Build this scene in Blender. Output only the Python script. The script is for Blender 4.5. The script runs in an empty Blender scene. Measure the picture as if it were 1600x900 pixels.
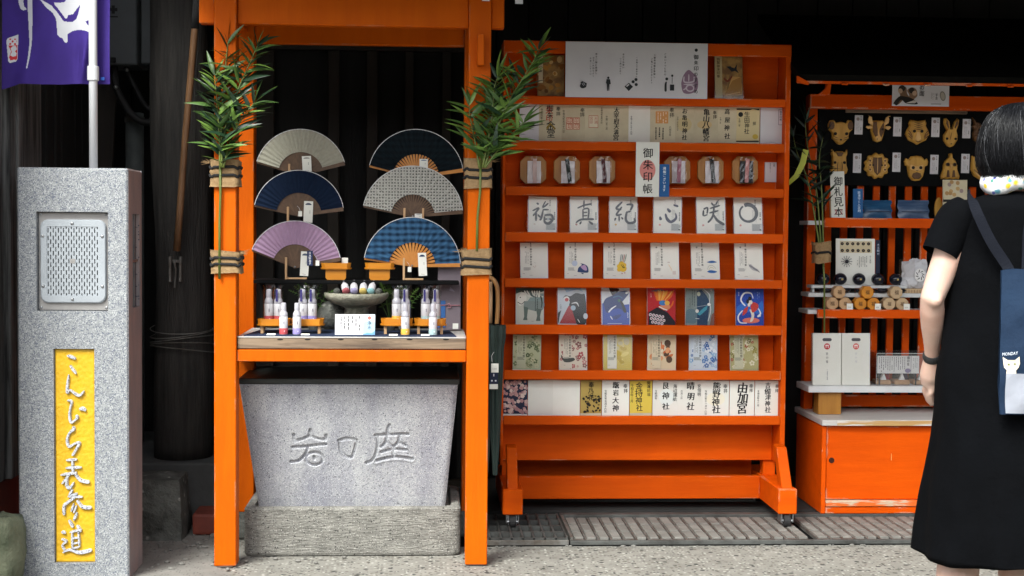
import bpy, bmesh, math, random, zlib
import numpy as np
from mathutils import Vector, Matrix, noise
from mathutils.geometry import tessellate_polygon

random.seed(7)
SC = bpy.context.scene
COL = SC.collection

# ------------------------------------------------------------------ camera
F = 2222.2                                   # 50 mm lens on 36 mm, in pixels of a 1600 px wide picture
CAM = Vector((0, 0, 1.26))
YAW, PITCH, ROLL = math.atan(130 / F), math.atan(95 / F), math.radians(0.5)
MR = Matrix.Rotation(-YAW, 3, 'Z') @ Matrix.Rotation(math.pi / 2 - PITCH, 3, 'X') @ Matrix.Rotation(ROLL, 3, 'Z')
cam = bpy.data.cameras.new('camera'); cam.lens = 50; cam.sensor_width = 36; cam.clip_start = 0.05; cam.clip_end = 400
camo = bpy.data.objects.new('camera', cam); COL.objects.link(camo)
camo.matrix_world = Matrix.Translation(CAM) @ MR.to_4x4()
SC.camera = camo

# ------------------------------------------------------------------ sky, sun, exposure
SUN_EL, SUN_AZ = math.radians(48), math.radians(-148)      # high, behind the camera to the left (bright overcast)
w = bpy.data.worlds.new('World'); SC.world = w; w.use_nodes = True
nt = w.node_tree; nt.nodes.clear()
sky = nt.nodes.new('ShaderNodeTexSky'); sky.sky_type = 'NISHITA'; sky.sun_disc = False
sky.sun_elevation = SUN_EL; sky.sun_rotation = SUN_AZ; sky.dust_density = 3.0; sky.air_density = 1.0
hs = nt.nodes.new('ShaderNodeHueSaturation'); hs.inputs['Saturation'].default_value = 0.22
bg = nt.nodes.new('ShaderNodeBackground'); bg.inputs['Strength'].default_value = 0.11
wo = nt.nodes.new('ShaderNodeOutputWorld')
nt.links.new(sky.outputs[0], hs.inputs['Color']); nt.links.new(hs.outputs[0], bg.inputs['Color']); nt.links.new(bg.outputs[0], wo.inputs['Surface'])
sl = bpy.data.lights.new('sun', 'SUN'); sl.energy = 1.4; sl.angle = math.radians(24); sl.color = (.985, 1, .93)
slo = bpy.data.objects.new('sun', sl); COL.objects.link(slo)
sd = Vector((math.sin(SUN_AZ) * math.cos(SUN_EL), math.cos(SUN_AZ) * math.cos(SUN_EL), math.sin(SUN_EL)))
slo.rotation_euler = sd.to_track_quat('Z', 'Y').to_euler(); slo.location = (-4, -6, 9)
vs = SC.view_settings; vs.view_transform = 'Standard'; vs.look = 'None'; vs.gamma = 1; vs.use_curve_mapping = False
vs.exposure = 1.85
SC.render.engine = 'CYCLES'; SC.cycles.use_denoising = True
SC.cycles.max_bounces = 8; SC.cycles.transparent_max_bounces = 16

# ------------------------------------------------------------------ measuring: photo pixel -> point on the plane at depth Y
def P(px, py, Y):
    d = MR @ Vector(((px - 800) / F, (450 - py) / F, -1))
    return CAM + d * (Y / d.y)
def S(Y): return Y / F
def RC(x0, y0, x1, y1, Y):
    cx, cy = (x0 + x1) / 2, (y0 + y1) / 2
    return P(x0, cy, Y).x, P(x1, cy, Y).x, P(cx, y1, Y).z, P(cx, y0, Y).z
def GY(px, py, z=0.0):
    d = MR @ Vector(((px - 800) / F, (450 - py) / F, -1))
    return (d * ((z - CAM.z) / d.z)).y

# ------------------------------------------------------------------ materials
def lin(h):
    h = h.lstrip('#'); h = ''.join(c * 2 for c in h) if len(h) == 3 else h; r = [int(h[i:i + 2], 16) / 255 for i in (0, 2, 4)]
    return tuple((c / 12.92 if c <= .04045 else ((c + .055) / 1.055) ** 2.4) for c in r)
MATS = {}
def surf(name, c1, c2=None, scale=8, stretch=(1, 1, 1), detail=6, lo=.35, hi=.65, rough=.6, rvar=0.0, bump=0.0, bscale=60, bstretch=None,
         metal=0.0, spec=.5, specks=(), wear=None, dirt=.0, sss=0.0, bdist=.004, dist=0.0, vary=0.0):
    m = bpy.data.materials.new(name); m.use_nodes = True; MATS[name] = m
    nt = m.node_tree; N, L = nt.nodes, nt.links
    b = N['Principled BSDF']
    b.inputs['Roughness'].default_value = rough; b.inputs['Metallic'].default_value = metal
    b.inputs['Specular IOR Level'].default_value = spec
    if sss:
        b.inputs['Subsurface Weight'].default_value = sss; b.inputs['Subsurface Radius'].default_value = (.01, .004, .002)
    tc = N.new('ShaderNodeTexCoord'); oi = N.new('ShaderNodeObjectInfo')
    mu = N.new('ShaderNodeMath'); mu.operation = 'MULTIPLY'; mu.inputs[1].default_value = 23.7
    L.new(oi.outputs['Random'], mu.inputs[0])
    va = N.new('ShaderNodeVectorMath'); va.operation = 'ADD'
    L.new(tc.outputs['Object'], va.inputs[0]); L.new(mu.outputs[0], va.inputs[1])
    vec = va.outputs[0]
    def mapped(st):
        if st == (1, 1, 1): return vec
        mp = N.new('ShaderNodeMapping'); mp.inputs['Scale'].default_value = st; L.new(vec, mp.inputs['Vector']); return mp.outputs[0]
    def nz(sc, st=(1, 1, 1), det=6, dis=0.0):
        n = N.new('ShaderNodeTexNoise'); n.inputs['Scale'].default_value = sc; n.inputs['Detail'].default_value = det
        n.inputs['Roughness'].default_value = .62; n.inputs['Distortion'].default_value = dis
        L.new(mapped(st), n.inputs['Vector']); return n.outputs[0]
    def rng(s, a, bb, c=0.0, d=1.0):
        r = N.new('ShaderNodeMapRange'); r.inputs[1].default_value = a; r.inputs[2].default_value = bb
        r.inputs[3].default_value = c; r.inputs[4].default_value = d; L.new(s, r.inputs[0]); return r.outputs[0]
    def mix(f, a, bb, mode='MIX'):
        x = N.new('ShaderNodeMixRGB'); x.blend_type = mode
        for i, q in ((0, f), (1, a), (2, bb)):
            if isinstance(q, (int, float)): x.inputs[i].default_value = q
            elif isinstance(q, tuple): x.inputs[i].default_value = (*q[:3], 1)
            else: L.new(q, x.inputs[i])
        return x.outputs[0]
    c2 = c2 or tuple(x * .82 for x in c1)
    n1 = nz(scale, stretch, detail, dist)
    col = mix(rng(n1, lo, hi), c1, c2)
    if dirt:
        col = mix(rng(nz(2.3, (1, 1, 1), 4), .35, .7, 0, dirt), col, tuple(x * .45 for x in c1))
    for (sc_, ss, th, size) in specks:
        v = N.new('ShaderNodeTexVoronoi'); v.inputs['Scale'].default_value = ss; L.new(vec, v.inputs['Vector'])
        sp = N.new('ShaderNodeSeparateColor'); L.new(v.outputs['Color'], sp.inputs[0])
        a = N.new('ShaderNodeMath'); a.operation = 'GREATER_THAN'; a.inputs[1].default_value = th; L.new(sp.outputs[0], a.inputs[0])
        d = rng(v.outputs['Distance'], size, size * .6)
        k = N.new('ShaderNodeMath'); k.operation = 'MULTIPLY'; L.new(a.outputs[0], k.inputs[0]); L.new(d, k.inputs[1])
        col = mix(k.outputs[0], col, sc_)
    if wear:
        wc, rad, amt = wear
        bv = N.new('ShaderNodeBevel'); bv.samples = 4; bv.inputs[0].default_value = rad
        ge = N.new('ShaderNodeNewGeometry')
        dt = N.new('ShaderNodeVectorMath'); dt.operation = 'DOT_PRODUCT'; L.new(bv.outputs[0], dt.inputs[0]); L.new(ge.outputs['Normal'], dt.inputs[1])
        e = rng(dt.outputs['Value'], 1.0, .8)
        nn = rng(nz(9, (1, 1, 1), 8), .5, .62)
        k = N.new('ShaderNodeMath'); k.operation = 'MULTIPLY'; L.new(e, k.inputs[0]); L.new(nn, k.inputs[1])
        col = mix(rng(k.outputs[0], .25, .45, 0, amt), col, wc)
    if vary:
        cc = N.new('ShaderNodeCombineColor'); vr = rng(oi.outputs['Random'], 0, 1, 1 - vary, 1 + vary * .6)
        for i_ in range(3): L.new(vr, cc.inputs[i_])
        col = mix(1.0, col, cc.outputs[0], 'MULTIPLY')
    L.new(col, b.inputs['Base Color'])
    if rvar: L.new(rng(n1, .3, .7, rough - rvar, rough + rvar), b.inputs['Roughness'])
    if bump:
        bp = N.new('ShaderNodeBump'); bp.inputs['Strength'].default_value = bump; bp.inputs['Distance'].default_value = bdist
        L.new(nz(bscale, bstretch or stretch, 8), bp.inputs['Height']); L.new(bp.outputs[0], b.inputs['Normal'])
    return m
def ink(h, rough=.62):
    k = 'ink_' + h.lstrip('#')
    if k in MATS: return MATS[k]
    m = bpy.data.materials.new(k); m.use_nodes = True; MATS[k] = m
    b = m.node_tree.nodes['Principled BSDF']; b.inputs['Base Color'].default_value = (*lin(h), 1); b.inputs['Roughness'].default_value = rough
    b.inputs['Specular IOR Level'].default_value = .35
    return m
def clear(name, tint=(1, 1, 1), gloss=.14, rough=.08):
    m = bpy.data.materials.new(name); m.use_nodes = True; MATS[name] = m
    nt = m.node_tree; N, L = nt.nodes, nt.links; N.remove(N['Principled BSDF'])
    t = N.new('ShaderNodeBsdfTransparent'); t.inputs[0].default_value = (*tint, 1)
    g = N.new('ShaderNodeBsdfGlossy'); g.inputs['Roughness'].default_value = rough
    fr = N.new('ShaderNodeLayerWeight'); fr.inputs[0].default_value = .35
    mr = N.new('ShaderNodeMapRange'); mr.inputs[3].default_value = gloss * .4; mr.inputs[4].default_value = min(1, gloss * 4)
    L.new(fr.outputs['Facing'], mr.inputs[0])
    x = N.new('ShaderNodeMixShader'); L.new(mr.outputs[0], x.inputs[0]); L.new(t.outputs[0], x.inputs[1]); L.new(g.outputs[0], x.inputs[2])
    L.new(x.outputs[0], N['Material Output'].inputs['Surface'])
    return m

BARE = (.42, .30, .19)
surf('orange', (0.655, 0.116, 0.0004), (0.585, 0.094, 0.0004), scale=3, stretch=(6, 6, .5), rough=.55, spec=.1, vary=.10, bump=.3, bscale=26, wear=(BARE, .006, .8), dirt=.34)
surf('orange_rack', (0.70, 0.094, 0.0006), (0.61, 0.073, 0.0006), scale=4, stretch=(.6, 4, 6), rough=.6, spec=.1, vary=.09, bump=.3, bscale=30, wear=((.60, .42, .27), .006, .85), dirt=.34)
surf('orange_stall', (0.75, 0.094, 0.0004), (0.66, 0.075, 0.0004), scale=4, stretch=(.6, 4, 5), rough=.55, spec=.1, vary=.09, bump=.3, bscale=28, wear=((.62, .52, .38), .012, .95), dirt=.18)
surf('worn_edge', (.62, .60, .56), (.50, .30, .11), scale=5, stretch=(.5, 3, 6), lo=.46, hi=.54, rough=.6, bump=.2)
surf('bare_chipped', (.55, .45, .32), (.72, .13, .01), scale=6, stretch=(.7, 3, 5), lo=.47, hi=.53, rough=.7, bump=.3, bscale=40)
surf('granite', (.355, .37, .37), (.22, .235, .25), scale=110, detail=9, lo=.4, hi=.62, rough=.45, specks=(((.10, .115, .16), 230, .66, .6), ((.08, .09, .13), 340, .7, .6), ((.52, .53, .54), 260, .8, .5)), dirt=.3, bump=.05, bscale=300)
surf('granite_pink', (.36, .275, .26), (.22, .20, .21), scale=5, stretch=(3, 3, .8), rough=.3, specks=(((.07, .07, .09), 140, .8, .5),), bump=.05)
surf('trough_stone', (.37, .378, .392), (.19, .195, .24), scale=6, stretch=(1.3, 1.3, .55), detail=12, lo=.40, hi=.74, rough=.88, specks=(((.045, .045, .06), 120, .93, .34), ((.07, .07, .10), 260, .86, .5), ((.09, .09, .12), 420, .8, .55), ((.54, .55, .55), 300, .8, .5)), bump=.7, bscale=150, dirt=.25)
surf('tray_concrete', (.30, .295, .265), (.16, .156, .14), scale=16, detail=12, stretch=(1, 1, 1.6), rough=.95, specks=(((.03, .03, .03), 110, .90, .4), ((.04, .04, .04), 240, .82, .5), ((.38, .37, .34), 200, .8, .5)), bump=1, bscale=34, bstretch=(1, 1, 4.5), bdist=.010, dirt=.35)
surf('pavement', (0.2592, 0.252, 0.2232), (0.1944, 0.1872, 0.1656), scale=14, rough=.9, specks=(((.03, .03, .028), 34, .72, .40), ((.12, .11, .09), 55, .66, .45), ((.40, .40, .36), 60, .72, .4), ((.02, .02, .02), 80, .8, .42)), bump=.7, bscale=90, dirt=.3)
surf('apron', (0.2592, 0.252, 0.2304), (0.144, 0.1404, 0.126), scale=5, detail=10, rough=.92, specks=(((.06, .06, .055), 90, .8, .4),), bump=.7, bscale=50, dirt=.5)
surf('trough_cut', (.58, .59, .60), (.46, .47, .50), scale=30, rough=.9, specks=(((.12, .12, .16), 260, .84, .5),), bump=.5, bscale=150)
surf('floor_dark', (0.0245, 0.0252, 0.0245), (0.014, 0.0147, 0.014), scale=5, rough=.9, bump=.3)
surf('dark_concrete', (0.092, 0.096, 0.0944), (0.06, 0.064, 0.064), scale=5, rough=.9, bump=.4, bscale=60, dirt=.3)
surf('rough_stone', (.15, .155, .14), (.05, .052, .045), scale=9, detail=10, rough=.95, bump=1, bscale=28, bdist=.02, specks=(((.30, .30, .27), 40, .85, .4),))
surf('mossy_stone', (.17, .18, .12), (.07, .085, .05), scale=7, rough=.95, bump=1, bscale=30, bdist=.015)
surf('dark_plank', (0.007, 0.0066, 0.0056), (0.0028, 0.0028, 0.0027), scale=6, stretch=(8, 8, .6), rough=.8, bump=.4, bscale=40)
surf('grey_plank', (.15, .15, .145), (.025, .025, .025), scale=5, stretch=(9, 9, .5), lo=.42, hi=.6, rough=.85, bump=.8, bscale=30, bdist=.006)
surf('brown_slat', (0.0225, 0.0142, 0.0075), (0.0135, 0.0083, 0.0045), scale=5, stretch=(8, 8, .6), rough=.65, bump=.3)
surf('charred_log', (0.0413, 0.0375, 0.0338), (0.0135, 0.0128, 0.012), scale=6, stretch=(6, 6, .5), rough=.8, bump=.9, bscale=22, bdist=.01)
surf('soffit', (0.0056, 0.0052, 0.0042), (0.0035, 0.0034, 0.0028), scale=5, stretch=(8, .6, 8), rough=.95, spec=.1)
surf('counter_wood', (.24, .17, .11), (.09, .06, .04), scale=5, stretch=(.7, 5, 9), lo=.4, hi=.68, rough=.6, bump=.4, bscale=24, dist=.8)
surf('pale_laminate', (.62, .60, .58), (.52, .50, .47), scale=6, stretch=(.6, 4, 4), rough=.45, dirt=.2)
surf('white_board', (0.6619, 0.6832, 0.6844), (0.5737, 0.5936, 0.5975), scale=6, rough=.5)
surf('gold_wood', (0.44, 0.2024, 0.0308), (0.3344, 0.1364, 0.0176), scale=7, stretch=(5, 5, .6), rough=.42, bump=.1)
surf('mask_wood', (.66, .37, .065), (.50, .25, .035), scale=9, stretch=(5, 5, .8), rough=.5, bump=.15)
surf('mask_dark', (.13, .055, .012), (.09, .036, .008), scale=9, stretch=(5, 5, .8), rough=.5)
surf('mask_pale', (.76, .48, .19), (.66, .38, .12), scale=9, stretch=(5, 5, .8), rough=.5)
surf('tray_yellow', (0.612, 0.238, 0.0153), (0.51, 0.1785, 0.0102), scale=6, stretch=(.7, 5, 5), rough=.38)
surf('light_wood', (.56, .36, .19), (.43, .25, .12), scale=9, stretch=(4, 4, .6), rough=.5)
surf('pine_wood', (.55, .40, .24), (.45, .30, .16), scale=9, stretch=(.6, 4, 4), rough=.55)
surf('fan_brown', (.12, .065, .032), (.07, .035, .017), scale=30, rough=.5)
surf('fan_orange', (.60, .25, .05), (.50, .19, .03), scale=20, rough=.42)
surf('bamboo_pole', (.22, .115, .052), (.13, .065, .03), scale=8, stretch=(6, 6, .7), rough=.5)
surf('burlap', (0.324, 0.2115, 0.1035), (0.225, 0.1395, 0.063), scale=60, rough=.95, bump=1, bscale=190, bdist=.003)
surf('black_rope', (.010, .010, .011), rough=.9, bump=.8, bscale=200)
surf('black_paint', (.004, .0045, .005), rough=.85, spec=.15)
surf('black_rubber', (.018, .018, .019), rough=.7)
surf('lid_black', (.017, .021, .019), (.010, .012, .011), scale=4, stretch=(.5, 3, 3), rough=.38, bump=.2)
surf('steel', (.42, .43, .44), (.3, .31, .32), scale=20, rough=.38, metal=.85)
surf('dull_steel', (.20, .20, .19), (.10, .085, .07), scale=14, rough=.62, metal=.5, bump=.3)
surf('grate_iron', (.10, .105, .10), (.045, .045, .042), scale=12, rough=.7, metal=.35, bump=.4)
surf('grate_tile', (.235, .23, .21), (.14, .137, .124), scale=10, rough=.8, bump=.2, dirt=.35)
surf('speaker_metal', (0.425, 0.4632, 0.4972), (0.3825, 0.4165, 0.4505), scale=20, rough=.35, metal=.25)
surf('speaker_plate', (.36, .35, .34), (.31, .30, .29), scale=20, rough=.4, metal=.4)
surf('yellow_paint', (0.6708, 0.4042, 0.0103), (0.602, 0.344, 0.0086), scale=20, rough=.5, bump=.25, bscale=60)
surf('carved_granite', (.58, .59, .62), (.42, .44, .49), scale=130, rough=.5, specks=(((.08, .09, .14), 260, .65, .6),))
surf('white_plastic', (.66, .67, .69), (.62, .63, .65), scale=4, rough=.35)
surf('purple_cloth', (0.0425, 0.017, 0.221), (0.0323, 0.0119, 0.17), scale=5, rough=.85, bump=.25, bscale=500)
surf('white_cloth', (.66, .67, .70), (.60, .61, .65), scale=6, rough=.85, bump=.2, bscale=500)
surf('red_cloth', (.60, .03, .035), rough=.85)
surf('paper', (0.8085, 0.8094, 0.7519), (0.7636, 0.7638, 0.6967), scale=8, rough=.7, vary=.06)
surf('paper_cool', (0.7023, 0.69, 0.7139), (0.6457, 0.6325, 0.6693), scale=5, rough=.6)
surf('paper_old', (0.6718, 0.605, 0.4268), (0.5418, 0.473, 0.3201), scale=6, rough=.75)
surf('stem_green', (.13, .17, .030), (.09, .12, .02), scale=10, rough=.45)
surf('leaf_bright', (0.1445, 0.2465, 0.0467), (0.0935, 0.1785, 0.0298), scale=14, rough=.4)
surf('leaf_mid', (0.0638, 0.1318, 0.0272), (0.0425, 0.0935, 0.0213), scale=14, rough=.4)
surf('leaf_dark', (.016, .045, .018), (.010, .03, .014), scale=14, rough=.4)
surf('leaf_deep', (.006, .016, .008), (.004, .011, .006), scale=14, rough=.5)  # leaf green darkened to carry the shade on the right stall's spray
surf('ribbon_green', (.42, .47, .02), (.33, .38, .02), scale=8, rough=.45)
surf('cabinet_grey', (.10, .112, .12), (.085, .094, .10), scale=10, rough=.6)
surf('pipe_grey', (.12, .135, .13), (.07, .08, .08), scale=10, rough=.6, bump=.1)
surf('red_block', (.22, .045, .025), (.14, .03, .02), scale=8, rough=.7, bump=.3)
surf('mat_navy', (0.0096, 0.024, 0.068), (0.0072, 0.0176, 0.052), scale=30, rough=.85, bump=.4, bscale=300)
surf('bottle_white', (.56, .555, .575), (.52, .515, .54), scale=5, rough=.3)
surf('bottle_cap', (.44, .435, .48), (.38, .375, .42), scale=5, rough=.25)
surf('lacquer', (.010, .012, .022), rough=.08)
surf('skin', (.60, .425, .345), (.55, .33, .255), scale=10, detail=10, lo=.42, hi=.7, rough=.48, sss=.1, bump=.08, bscale=160)
surf('hair', (0.0034, 0.0037, 0.0049), (0.0067, 0.0071, 0.009), scale=30, stretch=(1, 1, .2), rough=.4, spec=.26)
surf('hair_grey', (.16, .165, .18), rough=.35)
surf('dress', (0.0014, 0.0018, 0.0027), (0.0007, 0.0009, 0.0014), scale=5, rough=.9, spec=.08, bump=.5, bscale=26, bdist=.008)
surf('strap', (0.0042, 0.0056, 0.0105), rough=.8, spec=.15, bump=.3, bscale=200)
surf('bag_navy', (0.011, 0.0289, 0.0638), (0.0068, 0.0179, 0.0425), scale=5, rough=.8, spec=.2, bump=.6, bscale=20, bdist=.006)
surf('bag_white', (.34, .36, .41), (.27, .29, .34), scale=4, rough=.7, bump=.4, bscale=12, bdist=.01)
surf('umbrella_cloth', (.012, .030, .024), (.008, .019, .016), scale=20, stretch=(6, 6, .4), rough=.6, bump=.4, bscale=30)
surf('cane', (.40, .21, .075), (.24, .11, .035), scale=12, stretch=(5, 5, .6), rough=.35)
surf('mauve_card', (.17, .135, .155), (.145, .115, .135), scale=5, rough=.6)
surf('mossy_bowl', (.32, .31, .25), (.13, .135, .09), scale=14, rough=.95, bump=1, bscale=70, bdist=.01)
surf('gold_cloth', (.42, .24, .06), (.20, .10, .03), scale=26, detail=8, lo=.4, hi=.6, rough=.6)
surf('blue_pack', (.012, .07, .17), (.04, .13, .26), scale=14, stretch=(.5, 1, 4), lo=.35, hi=.7, rough=.25)
surf('steelblue_pack', (.045, .09, .18), (.12, .18, .29), scale=14, stretch=(.5, 1, 4), lo=.4, hi=.7, rough=.25)
clear('cellophane', (.99, .99, .99), .11); clear('acrylic', (.95, .95, .97), .12, .03); clear('smoked_glass', (.25, .27, .28), .2, .03)

def patterned_towel():
    m = surf('towel', (.74, .75, .76), rough=.9, specks=(((.70, .50, .03), 55, .80, .6), ((.10, .30, .38), 60, .82, .6), ((.10, .12, .40), 75, .82, .5), ((.06, .25, .2), 70, .86, .5)), bump=.5, bscale=150)
patterned_towel()
def fan_leaf(name, c1, c2, kind):
    m = bpy.data.materials.new(name); m.use_nodes = True; MATS[name] = m
    nt = m.node_tree; N, L = nt.nodes, nt.links; b = N['Principled BSDF']; b.inputs['Roughness'].default_value = .9; b.inputs['Specular IOR Level'].default_value = .15
    tc = N.new('ShaderNodeTexCoord'); vec = tc.outputs['Object']
    def wave(direction, sc, dist=1.0):
        wv = N.new('ShaderNodeTexWave'); wv.wave_type = 'BANDS'; wv.bands_direction = direction
        wv.inputs['Scale'].default_value = sc; wv.inputs['Distortion'].default_value = dist; wv.inputs['Detail'].default_value = 3
        L.new(vec, wv.inputs['Vector']); return wv.outputs['Fac']
    mx = N.new('ShaderNodeMixRGB'); mx.inputs[1].default_value = (*c1, 1); mx.inputs[2].default_value = (*c2, 1)
    if kind == 'plaid':
        a, c = wave('X', 11, 2), wave('Z', 13, 1.5); d, e = wave('X', 60, 1), wave('Z', 60, 1)
        ad = N.new('ShaderNodeMath'); ad.operation = 'MULTIPLY_ADD'; ad.inputs[1].default_value = .45; L.new(a, ad.inputs[0]); L.new(c, ad.inputs[2])
        ae = N.new('ShaderNodeMath'); ae.operation = 'MULTIPLY_ADD'; ae.inputs[1].default_value = .35; L.new(d, ae.inputs[0]); L.new(ad.outputs[0], ae.inputs[2])
        af = N.new('ShaderNodeMath'); af.operation = 'MULTIPLY_ADD'; af.inputs[1].default_value = .35; L.new(e, af.inputs[0]); L.new(ae.outputs[0], af.inputs[2])
        r = N.new('ShaderNodeMapRange'); r.inputs[1].default_value = .35; r.inputs[2].default_value = 1.6; L.new(af.outputs[0], r.inputs[0]); L.new(r.outputs[0], mx.inputs[0])
    elif kind == 'dots':
        v = N.new('ShaderNodeTexVoronoi'); v.inputs['Scale'].default_value = 85; v.inputs['Randomness'].default_value = .12; L.new(vec, v.inputs['Vector'])
        r = N.new('ShaderNodeMapRange'); r.inputs[1].default_value = .20; r.inputs[2].default_value = .34; r.inputs[3].default_value = 1; r.inputs[4].default_value = 0
        L.new(v.outputs['Distance'], r.inputs[0])
        v2 = N.new('ShaderNodeTexVoronoi'); v2.inputs['Scale'].default_value = 190; L.new(vec, v2.inputs['Vector'])
        r2 = N.new('ShaderNodeMapRange'); r2.inputs[1].default_value = .1; r2.inputs[2].default_value = .5; r2.inputs[3].default_value = .42; r2.inputs[4].default_value = 0
        L.new(v2.outputs['Distance'], r2.inputs[0])
        mm = N.new('ShaderNodeMath'); mm.operation = 'MAXIMUM'; L.new(r.outputs[0], mm.inputs[0]); L.new(r2.outputs[0], mm.inputs[1]); L.new(mm.outputs[0], mx.inputs[0])
    else:
        n = N.new('ShaderNodeTexNoise'); n.inputs['Scale'].default_value = 90; L.new(vec, n.inputs['Vector']); L.new(n.outputs[0], mx.inputs[0])
    L.new(mx.outputs[0], b.inputs['Base Color'])
fan_leaf('leaf_beige', (0.41, 0.4018, 0.328), (0.2952, 0.287, 0.2296), 'plain')
fan_leaf('leaf_navy', (0.0041, 0.0107, 0.0295), (0.0066, 0.0156, 0.0394), 'plain')
fan_leaf('leaf_pink', (0.3772, 0.2542, 0.369), (0.3116, 0.1968, 0.3116), 'plain')
fan_leaf('leaf_night', (0.0025, 0.0049, 0.0074), (0.0049, 0.0107, 0.0148), 'plaid')
fan_leaf('leaf_dots', (0.41, 0.41, 0.3772), (0.041, 0.041, 0.041), 'dots')
fan_leaf('leaf_plaid', (0.0049, 0.0148, 0.0369), (0.0451, 0.1271, 0.246), 'plaid')

# ------------------------------------------------------------------ mesh helpers
def mtl(m): return MATS[m] if isinstance(m, str) and m in MATS else (ink(m) if isinstance(m, str) else m)
class MB:
    def __init__(s, m='paper'): s.v, s.f, s.mi, s.slots, s.m = [], [], [], [], m
    def _slot(s):
        if s.m not in s.slots: s.slots.append(s.m)
        return s.slots.index(s.m)
    def add(s, vs, fs):
        k = len(s.v); i = s._slot(); s.v += [tuple(p) for p in vs]
        for f in fs: s.f.append(tuple(k + q for q in f)); s.mi.append(i)
        return s
    def box(s, x0, x1, y0, y1, z0, z1):
        if x0 > x1: x0, x1 = x1, x0
        if z0 > z1: z0, z1 = z1, z0
        return s.add([(x0, y0, z0), (x1, y0, z0), (x1, y1, z0), (x0, y1, z0), (x0, y0, z1), (x1, y0, z1), (x1, y1, z1), (x0, y1, z1)],
              [(0, 3, 2, 1), (4, 5, 6, 7), (0, 1, 5, 4), (1, 2, 6, 5), (2, 3, 7, 6), (3, 0, 4, 7)])
    def hexa(s, b, t):      # eight corners: bottom ring ccw from above, top ring
        return s.add(list(b) + list(t), [(3, 2, 1, 0), (4, 5, 6, 7), (0, 1, 5, 4), (1, 2, 6, 5), (2, 3, 7, 6), (3, 0, 4, 7)])
    def bar(s, a, b, w, h, up=(0, 0, 1)):
        a, b = Vector(a), Vector(b); d = (b - a).normalized(); u = Vector(up)
        x = d.cross(u)
        if x.length < 1e-4: x = d.cross(Vector((0, 1, 0)))
        x.normalize(); y = x.cross(d).normalized(); x *= w / 2; y *= h / 2
        return s.hexa([a - x - y, a + x - y, b + x - y, b - x - y], [a - x + y, a + x + y, b + x + y, b - x + y])
    def poly(s, pts, y):    # flat polygon in XZ facing -Y
        pts = [(p[0], p[1]) for p in pts]
        ar = sum(pts[i - 1][0] * pts[i][1] - pts[i][0] * pts[i - 1][1] for i in range(len(pts)))
        if ar < 0: pts = pts[::-1]
        tr = tessellate_polygon([[Vector((p[0], p[1], 0)) for p in pts]])
        out = []
        for t in tr:
            a, b, c = (Vector(pts[i]) for i in t)
            cr = (b - a).x * (c - a).y - (b - a).y * (c - a).x
            out.append(t if cr > 0 else t[::-1])
        return s.add([(p[0], y, p[1]) for p in pts], out)
    def prism(s, pts, y0, y1, inset=0.0, ins=.85):
        pts = [(p[0], p[1]) for p in pts]
        ar = sum(pts[i - 1][0] * pts[i][1] - pts[i][0] * pts[i - 1][1] for i in range(len(pts)))
        if ar < 0: pts = pts[::-1]
        n = len(pts); cx = sum(p[0] for p in pts) / n; cz = sum(p[1] for p in pts) / n
        if inset:
            fr = [(cx + (p[0] - cx) * ins, cz + (p[1] - cz) * ins) for p in pts]
            s.poly(fr, y0)
            s.add([(p[0], y0, p[1]) for p in fr] + [(p[0], y0 + inset, p[1]) for p in pts], [(i, i + n, (i + 1) % n + n, (i + 1) % n) for i in range(n)])
            y0 = y0 + inset
        else: s.poly(pts, y0)
        s.add([(p[0], y0, p[1]) for p in pts] + [(p[0], y1, p[1]) for p in pts], [(i, i + n, (i + 1) % n + n, (i + 1) % n) for i in range(n)])
        k = len(s.f); s.poly(pts, y1)
        for q in range(k, len(s.f)): s.f[q] = s.f[q][::-1]
        return s
    def ring(s, rings, cap=True):
        n = len(rings[0]); vs = [p for r in rings for p in r]; fs = []
        for i in range(len(rings) - 1):
            for j in range(n):
                a, b = i * n + j, i * n + (j + 1) % n
                fs.append((a, b, b + n, a + n))
        if cap:
            fs.append(tuple(range(n))[::-1]); fs.append(tuple((len(rings) - 1) * n + j for j in range(n)))
        return s.add(vs, fs)
    def tube(s, pts, r, n=8, cap=True, flat=1.0):
        pts = [Vector(p) for p in pts]; rings = []; up = None
        for i, p in enumerate(pts):
            d = (pts[min(i + 1, len(pts) - 1)] - pts[max(i - 1, 0)]).normalized()
            if up is None:
                up = d.cross(Vector((0, 1, 0)));
                if up.length < .1: up = d.cross(Vector((1, 0, 0)))
            up = (up - d * up.dot(d)).normalized(); x = d.cross(up)
            rr = r[i] if isinstance(r, (list, tuple)) else r
            rings.append([p + (up * math.cos(2 * math.pi * k / n) + x * math.sin(2 * math.pi * k / n) * flat) * rr for k in range(n)])
        return s.ring(rings, cap)
    def lathe(s, prof, c=(0, 0, 0), n=16, cap=True):
        c = Vector(c)
        return s.ring([[c + Vector((r * math.cos(2 * math.pi * k / n), r * math.sin(2 * math.pi * k / n), z)) for k in range(n)] for r, z in prof], cap)
    def ball(s, c, r, n=12, m=8, sq=(1, 1, 1)):
        c = Vector(c); rings = []
        for i in range(m + 1):
            t = -math.pi / 2 + math.pi * i / m; q = max(math.cos(t), .02)
            rings.append([c + Vector((r * q * math.cos(2 * math.pi * k / n) * sq[0], r * q * math.sin(2 * math.pi * k / n) * sq[1], r * math.sin(t) * sq[2])) for k in range(n)])
        return s.ring(rings)
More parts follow.
